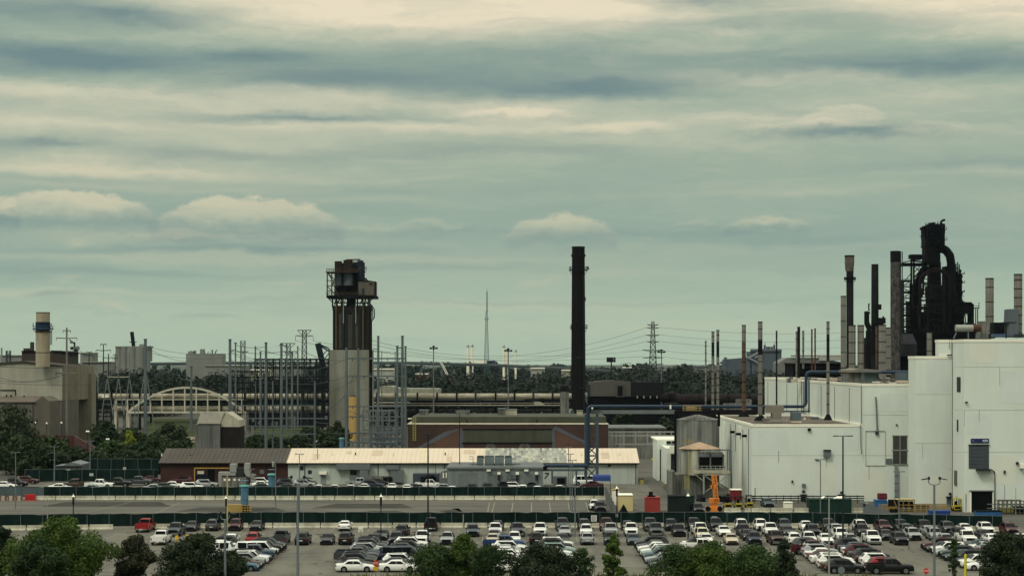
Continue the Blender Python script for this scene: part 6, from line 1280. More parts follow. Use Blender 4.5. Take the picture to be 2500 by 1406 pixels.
switch_rack(560,640,905,960,660,'dark open switch rack beyond the brown transfer house',7,M('rack_black',(20,24,27),.7,.1),40,5)
switch_rack(885,965,1000,1095,500,'pale grey switchgear tangle before the foot of the bunker tower',3,galv,120,5)
switch_rack(905,985,1040,1095,486,'low grey switchgear with insulators next to the brick hall',4,pole_m,90,5)
switch_rack(196,272,978,1050,660,'dark pipe racks beside the beige power house',5,soot,26,4)
r = T('girder_frame','two heavy black girders with hanging insulators behind the left switchyard poles','gantry',(X(712,630),630,0))
for py, w_ in ((876,.25),(897,.5),(928,.55)): m = MB(); m.pbar(620,py,804,py,630,w_); m.build('girder', MATS['rack_black'], r)
for k in range(13): px = 622+15*k; m = MB(); m.pbar(px,874,px,934,630,.24); m.pbar(px,934,px,1000,630,.22); m.bar((X(px,630),630,Z(1000,630)),(X(px,630),630,0),.25); m.build('column', MATS['rack_black'], r)
m = MB()
for k in range(0,12,2): px = 622+15*k; m.pbar(px,878,px+15,896,630,.16); m.pbar(px+15,878,px,896,630,.16); m.pbar(px,898,px+7.5,927,630,.14); m.pbar(px+15,898,px+7.5,927,630,.14)
m.build('bracing', MATS['rack_black'], r)
# ---------------------------------------------------------------- lattice pylons
def lattice(m, px, w0, w1, t, u, Y, n, th, sq=True):
    for k in range(n):
        f0, f1 = k/n, (k+1)/n; a0 = w0+(w1-w0)*f0; a1 = w0+(w1-w0)*f1; z0, z1 = Z(u+(t-u)*f0,Y), Z(u+(t-u)*f1,Y); s = Y/F/2; x = X(px,Y)
        c0 = [(x-a0*s,Y-a0*s),(x+a0*s,Y-a0*s),(x+a0*s,Y+a0*s),(x-a0*s,Y+a0*s)]; c1 = [(x-a1*s,Y-a1*s),(x+a1*s,Y-a1*s),(x+a1*s,Y+a1*s),(x-a1*s,Y+a1*s)]
        for i in range(4):
            j = (i+1)%4; m.bar((*c0[i],z0),(*c1[i],z1),th); m.bar((*c0[i],z0),(*c1[j],z1),th*.6); m.bar((*c0[j],z0),(*c1[i],z1),th*.6); m.bar((*c1[i],z1),(*c1[j],z1),th*.6)
pyl = M('pylon_grey', (58,64,66), .6, .4, var=.1)
def pylon(px, t, u, Y, w0, w1, label, arms, n=14, th=.2, mat=None, kind='pylon'):
    r = T('lattice_pylon' if kind == 'pylon' else 'lattice_mast', label, kind, (X(px,Y),Y,0)); m = MB(); gy = HOR+F*CH/Y; w00 = w0*(gy-t)/(u-t) if False else w0
    lattice(m, px, w0, w1, t, gy, Y, n, th); m.build('frame', mat or pyl, r)
    for (py, h, drop) in arms:
        m = MB(); 
        for s in (-1,1):
            m.bar((X(px,Y),Y,Z(py,Y)),(X(px+s*h,Y),Y,Z(py+drop,Y)),th*1.1); m.bar((X(px,Y),Y,Z(py+4,Y)),(X(px+s*h,Y),Y,Z(py+drop,Y)),th)
        m.build('cross_arm', mat or pyl, r)
    return r
pylon(1594,785,1000,900,28,6,'tall tree-like lattice pylon with six pairs of arms against the sky',[(793,14,-1),(799,15,1),(817,16,1),(833,15,1),(855,26,-1),(871,26,2),(887,26,2)],18,.26)
r = pylon(743,806,960,680,18,9,'lattice pylon with wide flat top left of the bunker tower',[(819,21,0)],18,.18); m = MB(); Yq = 680
m.pbar(726,806,760,806,Yq,.25); m.pbar(726,806,738,818,Yq,.2); m.pbar(760,806,748,818,Yq,.2); 
for s in (-1,1): m.pbar(743+21*s,819,743+22*s,832,Yq,.14)
m.build('top_frame', pyl, r)
pylon(593,832,960,800,12,10,'short lattice pylon standing between the two left switchyard poles',[(858,14,0)],10,.2); r = pylon(704,838,960,700,12,9,'lattice gantry pylon with flat top left of the tall lattice pylon',[(858,14,0)],12,.17); m = MB(); m.pbar(686,838,721,838,700,.25); m.pbar(686,838,698,848,700,.2); m.pbar(721,838,710,848,700,.2); m.build('top_frame', pyl, r)
pylon(1188,760,885,1250,17,3.2,'slender tapering lattice radio mast on the horizon left of the black chimney',[(778,6,0)],40,.26,M('mast_blue',(60,84,90),.6,.3),'mast'); MB
r = T('mast_tip','thin top of the lattice radio mast with whip antenna','antenna',(X(1189,1250),1250,Z(762,1250))); m = MB(); lattice(m,1189,3.4,2,712,762,1250,14,.2); m.pbar(1189,712,1189,704,1250,.2); m.build('rod', M('mast_blue',(60,84,90),.6,.3), r)
# wooden and steel poles on the left
def tpole(px, top, bot, Y, label, arms, w_=3.5, mat=None, lift=1.5):
    r = T('power_pole', label, 'power pole', (X(px,Y),Y,0), 'power poles on the left'); m = MB(); m.vcyl(X(px,Y),Y,0,Z(top,Y),w_*Y/F/2,w_*.7*Y/F/2,8); m.build('shaft', mat or darkgrey, r)
    for py, h in arms:
        m = MB()
        for s in (-1,1): m.bar((X(px,Y),Y,Z(py,Y)),(X(px+s*h,Y),Y,Z(py-lift,Y)),.28)
        m.build('cross_arm', mat or darkgrey, r); m = MB()
        for s in (-1,1): m.bar((X(px+s*h,Y),Y,Z(py-lift,Y)),(X(px+s*h,Y),Y,Z(py+5,Y)),.12)
        m.build('insulator', darkgrey, r)
tpole(163,800,1060,560,'power pole with two curved arms rising before the beige power house',[(808,9),(826,25),(911,26)],6,M('pole_weathered',(108,106,98),.7,var=.2))
tpole(217.5,860,960,800,'double armed power pole between the beige power house and the round silos',[(860,7),(869,12),(888,14),(905,12)])
tpole(252.5,841,960,700,'power pole with wide arms left of the round silos',[(841,7),(856,18),(887,18)]); tpole(265,863,980,850,'faint power pole close left of the round silos',[(875,14)]); tpole(281,865,930,900,'small power pole just before the round silos',[(866,4),(875,6)],2.5)
tpole(239,910,960,720,'short pale insulator post beyond the pipes on the left',[],4,galv)
for px, lab in ((262,'A-shaped lattice leg left of the thick grey pole, first'),(289,'A-shaped lattice leg left of the thick grey pole, second'),(316,'A-shaped lattice leg left of the thick grey pole, third'),(355,'wide lattice leg directly behind the thick grey pole')):
    Yq = 650; r = T('a_frame', lab, 'lattice frame', (X(px,Yq),Yq,0), 'lattice frames beyond the arch bridge'); m = MB(); h = 12 if px != 355 else 16; t0 = 921 if px != 355 else 895
    for s in (-1,1): m.bar((X(px,Yq),Yq,Z(t0,Yq)),(X(px+s*h,Yq),Yq,Z(1000,Yq)),.3); m.bar((X(px+s*h,Yq),Yq,Z(1000,Yq)),(X(px+s*h*1.4,Yq),Yq,0),.3)
    for k in range(5): q = (k+1)/6; m.pbar(px-h*q,t0+(1000-t0)*q,px+h*q,t0+(1000-t0)*q,Yq,.18)
    m.pbar(px,t0-(60 if px == 316 else 20),px,t0,Yq,.3); m.build('frame', galv, r)
r = T('wavy_busbar','pale level bar joining the lattice frames','busbar',(X(290,650),650,Z(922,650))); m = MB(); m.pbar(262,920,316,920,650,.3); m.build('bar', concrete, r)
# cell tower with dish clusters
Yq = 620; r = T('antenna_tower','antenna mast crowded with round dishes behind the beige power house','antenna mast',(X(182,Yq),Yq,0)); m = MB(); m.vcyl(X(182,Yq),Yq,0,Z(835,Yq),.35,.3,8); m.pbar(169,828,182,840,Yq,.3); m.build('mast', darkgrey, r); rr = random.Random(14)
for k in range(9): px, py = 182+rr.uniform(-7,9), rr.choice([835,841,850,856,868,884]); m = MB(); x, z = X(px,Yq), Z(py,Yq); m.cyl((x,Yq-.6,z),(x,Yq-.3,z),rr.uniform(.5,.85),n=12); m.pbar(182,py,px,py,Yq-.2,.14); m.build('dish', rr.choice([darkgrey,galv,black]), r)
# ---------------------------------------------------------------- beige power house on the left
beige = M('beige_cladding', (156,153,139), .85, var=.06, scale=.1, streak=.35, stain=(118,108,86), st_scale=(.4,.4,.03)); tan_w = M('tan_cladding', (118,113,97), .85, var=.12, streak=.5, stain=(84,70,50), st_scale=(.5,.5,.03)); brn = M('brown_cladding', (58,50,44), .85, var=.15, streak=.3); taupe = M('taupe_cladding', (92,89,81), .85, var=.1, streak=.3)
Y = 560; r = T('power_house', 'large beige clad power house with gently curved roof at the left edge', 'building', (X(80,Y),Y,0)); x1 = X(155,Y)
m = MB(); m.prism([(X(-60,Y),Z(977,Y)),(X(-60,Y),Z(895,Y)),(X(0,Y),Z(889,Y)),(X(55,Y),Z(885,Y)),(X(100,Y),Z(889,Y)),(X(152,Y),Z(895,Y)),(X(152,Y),Z(977,Y))],Y,Y+30); m.build('wall', beige, r)
m = MB(); m.prism([(X(-60,Y),Z(895,Y)+.003),(X(0,Y),Z(889,Y)+.003),(X(55,Y),Z(885,Y)+.003),(X(100,Y),Z(889,Y)+.003),(X(152,Y),Z(895,Y)+.003),(X(153,Y),Z(892,Y)),(X(100,Y),Z(886,Y)),(X(55,Y),Z(881,Y)),(X(0,Y),Z(885,Y)),(X(-60,Y),Z(891,Y))],Y-.5,Y+30); m.build('roof', brn, r)
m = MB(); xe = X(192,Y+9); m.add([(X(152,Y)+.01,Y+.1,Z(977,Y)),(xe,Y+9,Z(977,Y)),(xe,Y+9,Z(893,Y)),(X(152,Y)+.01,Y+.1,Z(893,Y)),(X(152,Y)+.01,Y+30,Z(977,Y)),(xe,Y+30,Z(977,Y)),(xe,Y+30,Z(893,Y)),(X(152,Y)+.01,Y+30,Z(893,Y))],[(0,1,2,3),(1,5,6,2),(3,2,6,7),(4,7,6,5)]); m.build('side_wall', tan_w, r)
m = MB(); m.gbox(-60,152,977.3,Y+.2,28); m.add([(X(152,Y)+.01,Y+.25,0),(xe,Y+9.1,0),(xe,Y+9.1,Z(977.3,Y)),(X(152,Y)+.01,Y+.25,Z(977.3,Y))],[(0,1,2,3)]); m.build('lower_wall', taupe, r)
m = MB(); m.pbox(0,38,951,952.6,Y-.3,.29); m.pbox(36.6,38,952.6,975,Y-.3,.29); m.build('downpipe', soot, r); MB().pbox(120,129,1019,1048,Y+.1,.09).build('doorway', tr, r); MB().pbox(120,130,985,993,Y-.7,.85).build('wall_unit', galv_light, r)
m = MB(); m.box(X(188,Y+22),X(224,Y+22),Y+22,Y+28,0,Z(912,Y+22)); m.build('rear_wing', tan_w, r)
Y = 540; r = T('annex_house', 'low taupe gabled annex in front of the beige power house', 'building', (X(60,Y),Y,0)); m = MB(); m.gbox(-60,84,981,Y,12); m.build('wall', taupe, r)
m = MB(); m.prism([(X(84.3,Y),0),(X(84.3,Y),Z(981,Y)),(X(103,Y),Z(967.5,Y)),(X(121,Y),Z(979,Y)),(X(121,Y),0)],Y,Y+12); m.build('gable_wall', M('gable_taupe',(86,80,70),.85), r)
m = MB(); m.add([(X(-60,Y),Y-.4,Z(981,Y)),(X(86,Y),Y-.4,Z(981,Y)),(X(103,Y),Y+5,Z(967,Y)),(X(-60,Y),Y+5,Z(967,Y)),(X(-60,Y),Y+5,Z(969,Y)),(X(86,Y),Y-.4,Z(983,Y))],[(0,1,2,3)]); m.pbox(-60,86,980.6,982.4,Y-.5,.09); m.build('roof', M('annex_roof',(84,76,66),.85), r)
for px in (25,57,14): MB().pbox(px,px+3,963 if px<50 else 965,970,Y+4,.5).build('roof_vent', darkgrey, r)
for px in (38,80): MB().pbox(px,px+.8,983,1030,Y-.15,.14).build('downpipe', soot, r)
Y = 580; r = T('boiler_house', 'brown blocky boiler house with slim stack behind the beige power house', 'building', (X(110,Y),Y,0)); m = MB()
m.gbox(53,120,857,Y+4,12); m.gbox(120,168,856.5,Y+3,13); m.gbox(57,70,850,Y+6,6); m.build('wall', brn, r); m = MB(); m.prism([(X(120,Y),Z(857,Y)),(X(120,Y),Z(855,Y)),(X(169,Y),Z(861,Y)),(X(169,Y),Z(863,Y))],Y+2.5,Y+16); m.pbox(52,86,856,858.5,Y+3.5,12); m.build('roof', soot, r); m = MB(); m.pcyl(78.5,10,835,858,Y+5,14); m.pcyl(69,5,852,858,Y+4,10); m.build('small_stack', brn, r)
Y = 545; r = T('round_chimney', 'stout cream chimney with dark blue band and railed gallery above the beige power house', 'chimney', (X(104.5,Y+10),Y+10,Z(890,Y))); Yc = Y+12; Y = Yc
cm = M('cream_chimney', (150,142,122), .8, var=.1, streak=.45, stain=(126,106,78), st_scale=(.6,.6,.04)); m = MB(); m.pcyl(104.5,34,812,895,Y,24); m.pcyl(105,33,763,788,Y,24); m.build('shaft', cm, r); MB().pcyl(104.7,35,786,806,Y,24).build('blue_band', M('band_navy',(28,38,54),.6,var=.3,scale=.5), r); MB().pcyl(104.5,34.4,806,812.5,Y,24).build('brown_band', M('band_brown',(90,74,58),.8), r); MB().pcyl(104.5,34.5,860,861.5,Y,24).build('joint', soot, r); MB().pcyl(105,34,762.3,764,Y,24).build('rim', soot, r)
platform(r,105,803,50,Y,M('gallery_blue',(40,58,88),.6),7); m = MB()
for px in (123.5,126.5): m.pbar(px,806,px,842,Y,.14)
for k in range(14): m.pbar(123.5,808+2.4*k,126.5,808+2.4*k,Y,.1)
for px in (81,125): m.pbar(px,789,px,797,Y,.2)
m.build('ladder', darkgrey, r)
r = T('retaining_wall','long dark red wall stepping down behind the left trees','wall',(X(150,500),500,0)); m = MB(); Yw = 495
m.prism([(X(60,Yw),0),(X(60,Yw),Z(1061,Yw)),(X(180,Yw),Z(1063,Yw)),(X(180,Yw),0)],Yw,Yw+.5); m.add([(X(180,Yw)+.01,Yw,0),(X(258,440),440,0),(X(258,440),440,Z(1106,440)),(X(180,Yw)+.01,Yw,Z(1063,Yw)),(X(180,Yw)+.4,Yw,0),(X(258,440)+.4,440,0),(X(258,440)+.4,440,Z(1106,440)),(X(180,Yw)+.4,Yw,Z(1063,Yw))],[(0,1,2,3),(7,6,5,4),(3,2,6,7)]); m.build('wall_face', M('red_wall',(66,34,32),.9,var=.15), r)
r = T('guard_hut','grey flat hut with white notice behind the parked pickups on the left','hut',(X(165,402),402,0)); m = MB(); Y = 402; m.gbox(131,200,1137,Y,8); m.build('wall', M('hut_grey',(74,78,80),.8), r); m = MB(); m.prism([(X(155,Y),Z(1135,Y)),(X(175,Y),Z(1127,Y)),(X(200,Y),Z(1133,Y)),(X(200,Y),Z(1136.8,Y)),(X(131,Y),Z(1136.8,Y))],Y-.4,Y+8); m.build('roof', galv, r); MB().pbox(161,171,1145,1153,Y-.08,.07).build('notice', trimw, r); MB().pbox(187,190,1141,1152,Y-.08,.07).build('door', darkgrey, r)
fence('screened_fence','dark green fence behind the pickups in the far left lot',[(X(60,394),394),(X(384,394),394)],2.7,.2,screen)
fence('screened_fence','second dark fence with pale strip behind the far left lot',[(X(205,420),420),(X(388,420),420)],3.6,.6,screen); m = MB(); m.box(X(200,412),X(384,412),412,412.4,.3,1.3); tag(m.build('low_wall', concrete), 'low pale wall between the two dark fences on the far left', 'wall')
# ---------------------------------------------------------------- far skyline
far_c = M('far_hazed_concrete', (116,117,111), .9, var=.12, scale=.05, streak=.4, stain=(100,96,88), st_scale=(.1,.1,.01)); far_d = M('far_dark', (88,92,100), .9, var=.2, scale=.03)  # distance haze is mixed into these skyline colours
Y = 1500; r = T('round_silos','cluster of round pale silos with leaning dark head tower far left','silos',(X(324,Y),Y,0)); m = MB()
for px,w_ in ((290,16),(303,20),(322,26),(342,26),(358,18)): m.vcyl(X(px,Y),Y,0,Z(847,Y),w_*Y/F/2,n=14)
m.pbox(283,366,848,882,Y+3,10); m.build('silo', far_c, r); m = MB(); m.pbox(281,368,845,848,Y-3,12); m.pbox(340,350,840,845,Y,5); m.build('roof', far_c, r); m = MB(); m.bar((X(326,Y),Y,Z(845,Y)),(X(322,Y),Y,Z(810,Y)),2.6); m.pbar(315,835,334,835,Y,.6); m.build('head_tower', dk1, r)
r = T('storage_block','pale square storage block with jumbled roof left of the switchyard','industrial building',(X(497,Y),Y,0)); m = MB(); m.gbox(454,542,863,Y,20); m.gbox(459,472,857,Y+2,6); m.gbox(488,498,852,Y+2,5); m.build('wall', far_c, r); m = MB(); rr = random.Random(1)
for k in range(16): px = rr.uniform(458,538); m.pbar(px,rr.uniform(853,860),px+rr.uniform(-5,5),863,Y+3,.6)
m.build('roof_clutter', far_d, r)
for i,(a,b,t,lab) in enumerate(((0,60,868,'pale distant plant at the far left edge behind the power house roof'),(196,224,862,'pale distant block just right of the power house'),(200,262,884,'distant pale depot under the viaduct on the left'),(500,600,893,'long pale warehouse under the viaduct beside the switchyard'),(640,700,895,'pale warehouse roof seen through the switchyard, left part'),(700,740,893,'pale warehouse roof seen through the switchyard, right part'))):
    Yq = 1300+40*i if i != 2 else 1100; r = T('distant_building', lab, 'building', (X((a+b)/2,Yq),Yq,0)); m = MB(); m.gbox(a,b,t,Yq,20); m.build('wall', far_c, r); MB().pbox(a-.5,b+.5,t-1.5,t,Yq-1,22).build('roof', M('far_roof',(150,148,134),.8), r)
for px, t, Yq, lab in ((4,849,1200,'thin pale stack at the far left edge'),):
    chimney(px,4,t,Yq,far_c,lab)
r = pylon(20.5,856,884,1100,9,9,'small square lattice tower at the far left edge',[],6,.4)
# elevated motorway
Yv = 1700; r = T('motorway_viaduct','long elevated motorway viaduct sloping down to the right on the horizon','bridge',(X(800,Yv),Yv,0)); m = MB(); conc_f = M('viaduct_grey',(84,90,90),.9,var=.1)
pts = [(180,888),(560,884),(845,884),(1000,884),(1200,889),(1400,898),(1500,905)]
def prof(dz0, dz1, y0, y1, mat, name):
    m = MB(); po = [(X(a,Yv),Z(t,Yv)+dz0) for a,t in pts]+[(X(a,Yv),Z(t,Yv)+dz1) for a,t in pts[::-1]]
    n = len(pts)
    for k in range(n-1): m.prism([po[k],po[k+1],po[2*n-2-k],po[2*n-1-k]][::-1], y0, y1)
    m.build(name, mat, r)
prof(-2.2,-.9,Yv,Yv+14,M('girder_slate',(60,68,76),.8),'girder'); prof(-.897,.6,Yv-.5,Yv+14.5,conc_f,'parapet')
for px in (245,330,410,470,520,610,660,770,930,1028,1078,1108,1150,1236,1300,1352):
    t = np.interp(px,[a for a,_ in pts],[t for _,t in pts]); MB().gbox(px-2.6,px+2.6,t+6,Yv+3,6).build('pier', conc_f, r)
for i,(a,b,t,Yq,c) in enumerate(((912,962,900,1500,(150,150,140)),(1014,1046,912,1150,(120,84,70)),(1296,1330,898,1500,(140,140,132)),(1372,1392,903,1300,(150,146,130)),(1520,1546,896,1400,(110,112,108)),(610,655,902,1250,(160,156,136)))):
    r_ = T('distant_building', ['pale low depot just right of the bunker tower in the trees','low reddish shed at the foot of the leaning crane','pale low roof in the trees right of the white silos','small pale house in the trees just left of the black chimney','grey low block in the trees left of the tree-like pylon','pale low hall in the trees right of the tall left pole'][i], 'building', (X((a+b)/2,Yq),Yq,0)); m = MB(); m.gbox(a,b,t+2,Yq,14); m.build('wall', M('far_wall_%d' % i, c, .9), r_)
    m = MB(); m.xprism([(Yq-1,Z(t+2.2,Yq)),(Yq+7,Z(t-1,Yq)),(Yq+15,Z(t+2.2,Yq))], X(a-.6,Yq), X(b+.6,Yq)); m.build('roof', M('far_roof',(150,148,134),.8), r_)
# vehicles on the viaduct
for px, k, c, lab in ((1175,7,'white','white lorry on the distant viaduct left of the radio mast foot'),(1199,4,'navy','dark blue lorry on the distant viaduct at the radio mast foot')):
    t = np.interp(px,[a for a,_ in pts],[t for _,t in pts]); z = Z(t,Yv)-.9; x = X(px,Yv); rr_ = T('lorry', lab, 'lorry', (x,Yv+3,z)); mt = trimw if c == 'white' else M('lorry_navy',(30,38,62),.6)
    m = MB(); m.box(x-k,x+k,Yv+2,Yv+4.5,z+.9,z+4.2); m.build('box_body', mt, rr_); m = MB(); m.prism([(x+k+.1,z+.6),(x+k+.1,z+3.6),(x+k+1.2,z+3.4),(x+k+2.3,z+1.9),(x+k+2.3,z+.6)],Yv+2,Yv+4.5); m.build('cab', mt, rr_)
    for q in (-k+1,-k+2.2,k-1,k+1.4): m = MB(); m.cyl((x+q,Yv+1.95,z+.5),(x+q,Yv+2.3,z+.5),.5,n=10); m.build('wheel', rubber, rr_)
rr = random.Random(12)
for i, px in enumerate((1030,1040,1052,1066,1080,1094,1290,1310,1325,1345)):
    t = np.interp(px,[a for a,_ in pts],[t for _,t in pts]); z = Z(t,Yv)-.9; x = X(px,Yv); L = rr.uniform(2.3,3.2); m = MB(); m.prism([(x-L,z+.3),(x-L,z+1.3),(x-L*.7,z+1.4),(x-L*.4,z+2.1),(x+L*.4,z+2.1),(x+L*.65,z+1.4),(x+L,z+1.2),(x+L,z+.3)],Yv+2,Yv+3.9)
    tag(m.build('distant_car', rr.choice([PM['dark'],PM['silver'],PM['black']])), f'{"tiny car" if i < 6 else "tiny vehicle"} on the distant viaduct, {ORDN[i if i < 6 else i-6]} of those {"left" if i < 6 else "right"} of the radio mast', 'car', 'vehicles on the distant viaduct')
for px, w_, t, lab in ((1142.5,7,847,'white silo cylinder left of the radio mast, left one'),(1153,6,846,'white silo cylinder left of the radio mast, right one'),(1230,6,848,'white silo cylinder right of the radio mast, left one'),(1237,5,856,'low white silo in the middle of those right of the radio mast'),(1259,5,859,'white silo cylinder right of the radio mast, right one')):
    Yq = 2100; r = T('white_silo', lab, 'silo', (X(px,Yq),Yq,0), 'white silos on the horizon'); m = MB(); m.vcyl(X(px,Yq),Yq,0,Z(t,Yq),w_*Yq/F/2,n=14); m.build('shell', M('silo_white',(226,220,200),.7,var=.03), r); m = MB(); m.vcyl(X(px,Yq),Yq,Z(t,Yq)+.003,Z(t-2,Yq),w_*Yq/F/2*1.1,n=14); m.pbar(px+1,t-2,px+1,t-6,Yq,.6); m.build('top_gear', darkgrey, r)
# far steelworks (blue-grey: distance haze painted into the base colour)
Yq = 2300; r = T('distant_steelworks','hazy blue-grey steelworks with inclined conveyors behind the thin stacks','industrial building',(X(1840,Yq),Yq,0)); fd = M('far_haze_bluegrey',(66,73,82),.9,var=.15,scale=.02); m = MB()
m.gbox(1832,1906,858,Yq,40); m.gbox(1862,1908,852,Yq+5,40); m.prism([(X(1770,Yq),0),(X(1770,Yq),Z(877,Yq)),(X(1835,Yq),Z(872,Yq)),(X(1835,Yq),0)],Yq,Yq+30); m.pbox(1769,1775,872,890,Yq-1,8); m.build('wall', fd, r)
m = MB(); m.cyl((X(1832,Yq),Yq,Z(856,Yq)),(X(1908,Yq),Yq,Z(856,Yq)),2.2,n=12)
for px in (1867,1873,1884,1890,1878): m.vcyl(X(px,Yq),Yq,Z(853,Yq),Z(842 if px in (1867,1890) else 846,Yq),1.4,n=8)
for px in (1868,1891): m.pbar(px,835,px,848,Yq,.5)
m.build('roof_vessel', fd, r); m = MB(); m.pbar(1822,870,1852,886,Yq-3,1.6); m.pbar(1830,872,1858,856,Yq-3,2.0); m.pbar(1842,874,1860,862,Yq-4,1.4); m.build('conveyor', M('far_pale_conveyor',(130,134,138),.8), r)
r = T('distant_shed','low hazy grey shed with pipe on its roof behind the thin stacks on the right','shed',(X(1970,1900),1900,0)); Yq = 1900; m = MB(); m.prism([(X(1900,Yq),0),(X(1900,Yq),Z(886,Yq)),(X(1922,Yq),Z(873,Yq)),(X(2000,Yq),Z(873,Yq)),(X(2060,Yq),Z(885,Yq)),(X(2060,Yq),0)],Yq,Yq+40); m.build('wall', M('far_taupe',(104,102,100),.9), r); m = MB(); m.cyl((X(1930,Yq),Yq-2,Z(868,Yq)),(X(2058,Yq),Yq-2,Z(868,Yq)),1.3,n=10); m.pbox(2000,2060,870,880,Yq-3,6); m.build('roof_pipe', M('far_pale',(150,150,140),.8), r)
r = T('distant_hall','distant low pale hall with bluish roof between the trees right of the tree-like pylon','building',(X(1680,1600),1600,0)); Yq = 1600; m = MB(); m.gbox(1700,1760,896,Yq,30); m.gbox(1600,1628,900,Yq-300,20); m.build('wall', far_c, r); MB().pbox(1699,1768,894,896,Yq-1,32).build('roof', far_d, r)
r = T('billboard','dark billboard on a post above the trees right of the black chimney','billboard',(X(1492,1300),1300,0)); Yq = 1300; m = MB(); m.pbox(1481,1503,872,884,Yq,1.5); m.build('panel', black, r); MB().gbox(1491,1494,884,Yq+.5,1).build('post', black, r); m = MB(); 
script_tag('3', (X(1498,Yq),Yq-.05,Z(878,Yq)), 2.2, concrete, r)
r = T('work_crane','white and red latticed crane boom leaning over the distant trees','crane',(X(1085,1000),1000,0)); Yq = 1000; m = MB()
for o in (0,4): m.pbar(1075+o,885,1090+o,914,Yq,.3)
for k in range(6): m.pbar(1075+2.5*k,885+4.8*k,1081.5+2.5*k,888+4.8*k,Yq,.2)
m.build('boom_head', trimw, r); m = MB()
for o in (0,3): m.pbar(1101+o,936,1116+o,960,Yq,.25)
m.pbar(1091,914,1103,937,Yq,.35); m.pbar(1116,960,1118,985,Yq,.3); m.gbox(1112,1124,985,Yq,3); m.build('boom_foot', M('crane_red',(90,50,44),.7), r)
# high mast lights
for px, t, Yq, lab in ((1058.5,845,600,'high mast light left of the radio mast'),(1241,851,640,'high mast light right of the radio mast'),(1615,854,640,'high mast light beside the tree-like pylon')):
    r = T('high_mast_light', lab, 'lamp', (X(px,Yq),Yq,0), 'high mast lights'); m = MB(); m.vcyl(X(px,Yq),Yq,0,Z(t+2,Yq),.26,.16,8); m.build('mast', galv, r); m = MB(); s = Yq/F
    for dx,dy,w_ in ((-7,5,6),(0,6,5),(7,5,6),(0,1,6)): m.pbox(px+dx-w_/2,px+dx+w_/2,t+dy-2.2,t+dy+2,Yq-.5,1)
    m.pbar(px-8,t+5,px+8,t+5,Yq,.2); m.build('lamp_head', black, r)
# power lines
def wire(pts, Y0, Y1, label, n=10, sag=None):
    m = MB(); 
    for (a,t,b,u,s) in pts:
        prev = None
        for k in range(n+1):
            q = k/n; px = a+(b-a)*q; py = t+(u-t)*q+4*s*q*(1-q); Yq = Y0+(Y1-Y0)*q; p = (X(px,Yq),Yq,Z(py,Yq))
            if prev: m.bar(prev,p,.11)
            prev = p
    tag(m.build('power_line', M('wire_grey',(70,78,80),.7)), label, 'power line')
wire([(1579,799,1250,888-20,12),(1579,817,1250,880,10),(1579,833,1250,884,8),(1568,855,1230,868,6),(1568,870,1200,880,4)], 900, 950, 'power lines running left from the tree-like pylon past the black chimney', 14)
wire([(1610,799,2060,812,8),(1610,817,2060,830,10),(1610,833,2060,848,10),(1620,855,1820,862,6),(1620,871,1840,880,6)], 900, 900, 'power lines running right from the tree-like pylon behind the stacks', 12)
wire([(722,832,990,862,6),(764,832,1058,870,4),(905,830,1250,868,14),(905,840,1250,880,10),(905,855,1250,872,12)], 680, 850, 'power lines right of the bunker tower', 12)
wire([(190,855,280,870,6),(366,848,560,864,8),(366,862,560,872,8),(355,846,470,882,10)], 680, 660, 'power lines between the silos and the left switchyard pole', 8)
wire([(0,922,163,911,16),(0,930,163,913,8),(0,935,220,938,3),(0,895,180,898,2)], 520, 540, 'power lines crossing the front of the beige power house', 10)
wire([(561,860,640,880,7),(575,842,649,846,5),(623,850,687,858,6),(649,856,727,862,7),(700,852,768,935,-6),(727,850,846,880,10),(846,935,923,900,6),(874,950,970,930,8),(846,960,800,1000,5),(561,875,620,905,5),(874,1010,982,1000,8),(846,1000,990,1030,9)], 485, 487, 'slack wires hanging between the steel poles on both sides of the bunker tower', 8)
wire([(846,875,730,905,8),(846,918,700,935,10),(874,918,790,960,8),(687,858,562,852,8),(687,880,562,858,8),(846,1017,770,1030,8),(846,1057,780,1050,4)], 479, 481, 'slack power lines between the switchyard poles', 8)
# ---------------------------------------------------------------- trees
def leafm(key, c, k=.22):
    if key in MATS: return MATS[key]
    m = bpy.data.materials.new(key); m.use_nodes = True; t = m.node_tree; L = t.links; P = t.nodes['Principled BSDF']; P.inputs['Roughness'].default_value = .7; P.inputs['Specular IOR Level'].default_value = .25
    g = t.nodes.new('ShaderNodeNewGeometry'); n = t.nodes.new('ShaderNodeTexNoise'); L.new(g.outputs['Position'], n.inputs['Vector']); n.inputs['Scale'].default_value = k*3; n.inputs['Detail'].default_value = 4
    oi = t.nodes.new('ShaderNodeObjectInfo'); ad = t.nodes.new('ShaderNodeMath'); ad.operation = 'MULTIPLY_ADD'; L.new(oi.outputs['Random'], ad.inputs[0]); ad.inputs[1].default_value = .25; L.new(n.outputs['Fac'], ad.inputs[2])
    mr = t.nodes.new('ShaderNodeMapRange'); L.new(ad.outputs[0], mr.inputs[0]); mr.inputs[1].default_value = .35; mr.inputs[2].default_value = .85
    mx = t.nodes.new('ShaderNodeMix'); mx.data_type = 'RGBA'; L.new(mr.outputs[0], mx.inputs[0]); b = C(*c); mx.inputs[6].default_value = (b[0]*.62,b[1]*.66,b[2]*.8,1); mx.inputs[7].default_value = (b[0]*1.45,b[1]*1.3,b[2]*.95,1)
    L.new(mx.outputs[2], P.inputs['Base Color'])
    tr_ = t.nodes.new('ShaderNodeBsdfTranslucent'); L.new(mx.outputs[2], tr_.inputs[0]); ms = t.nodes.new('ShaderNodeMixShader'); ms.inputs[0].default_value = .22
    L.new(P.outputs[0], ms.inputs[1]); L.new(tr_.outputs[0], ms.inputs[2]); L.new(ms.outputs[0], t.nodes['Material Output'].inputs['Surface'])
    MATS[key] = m; return m
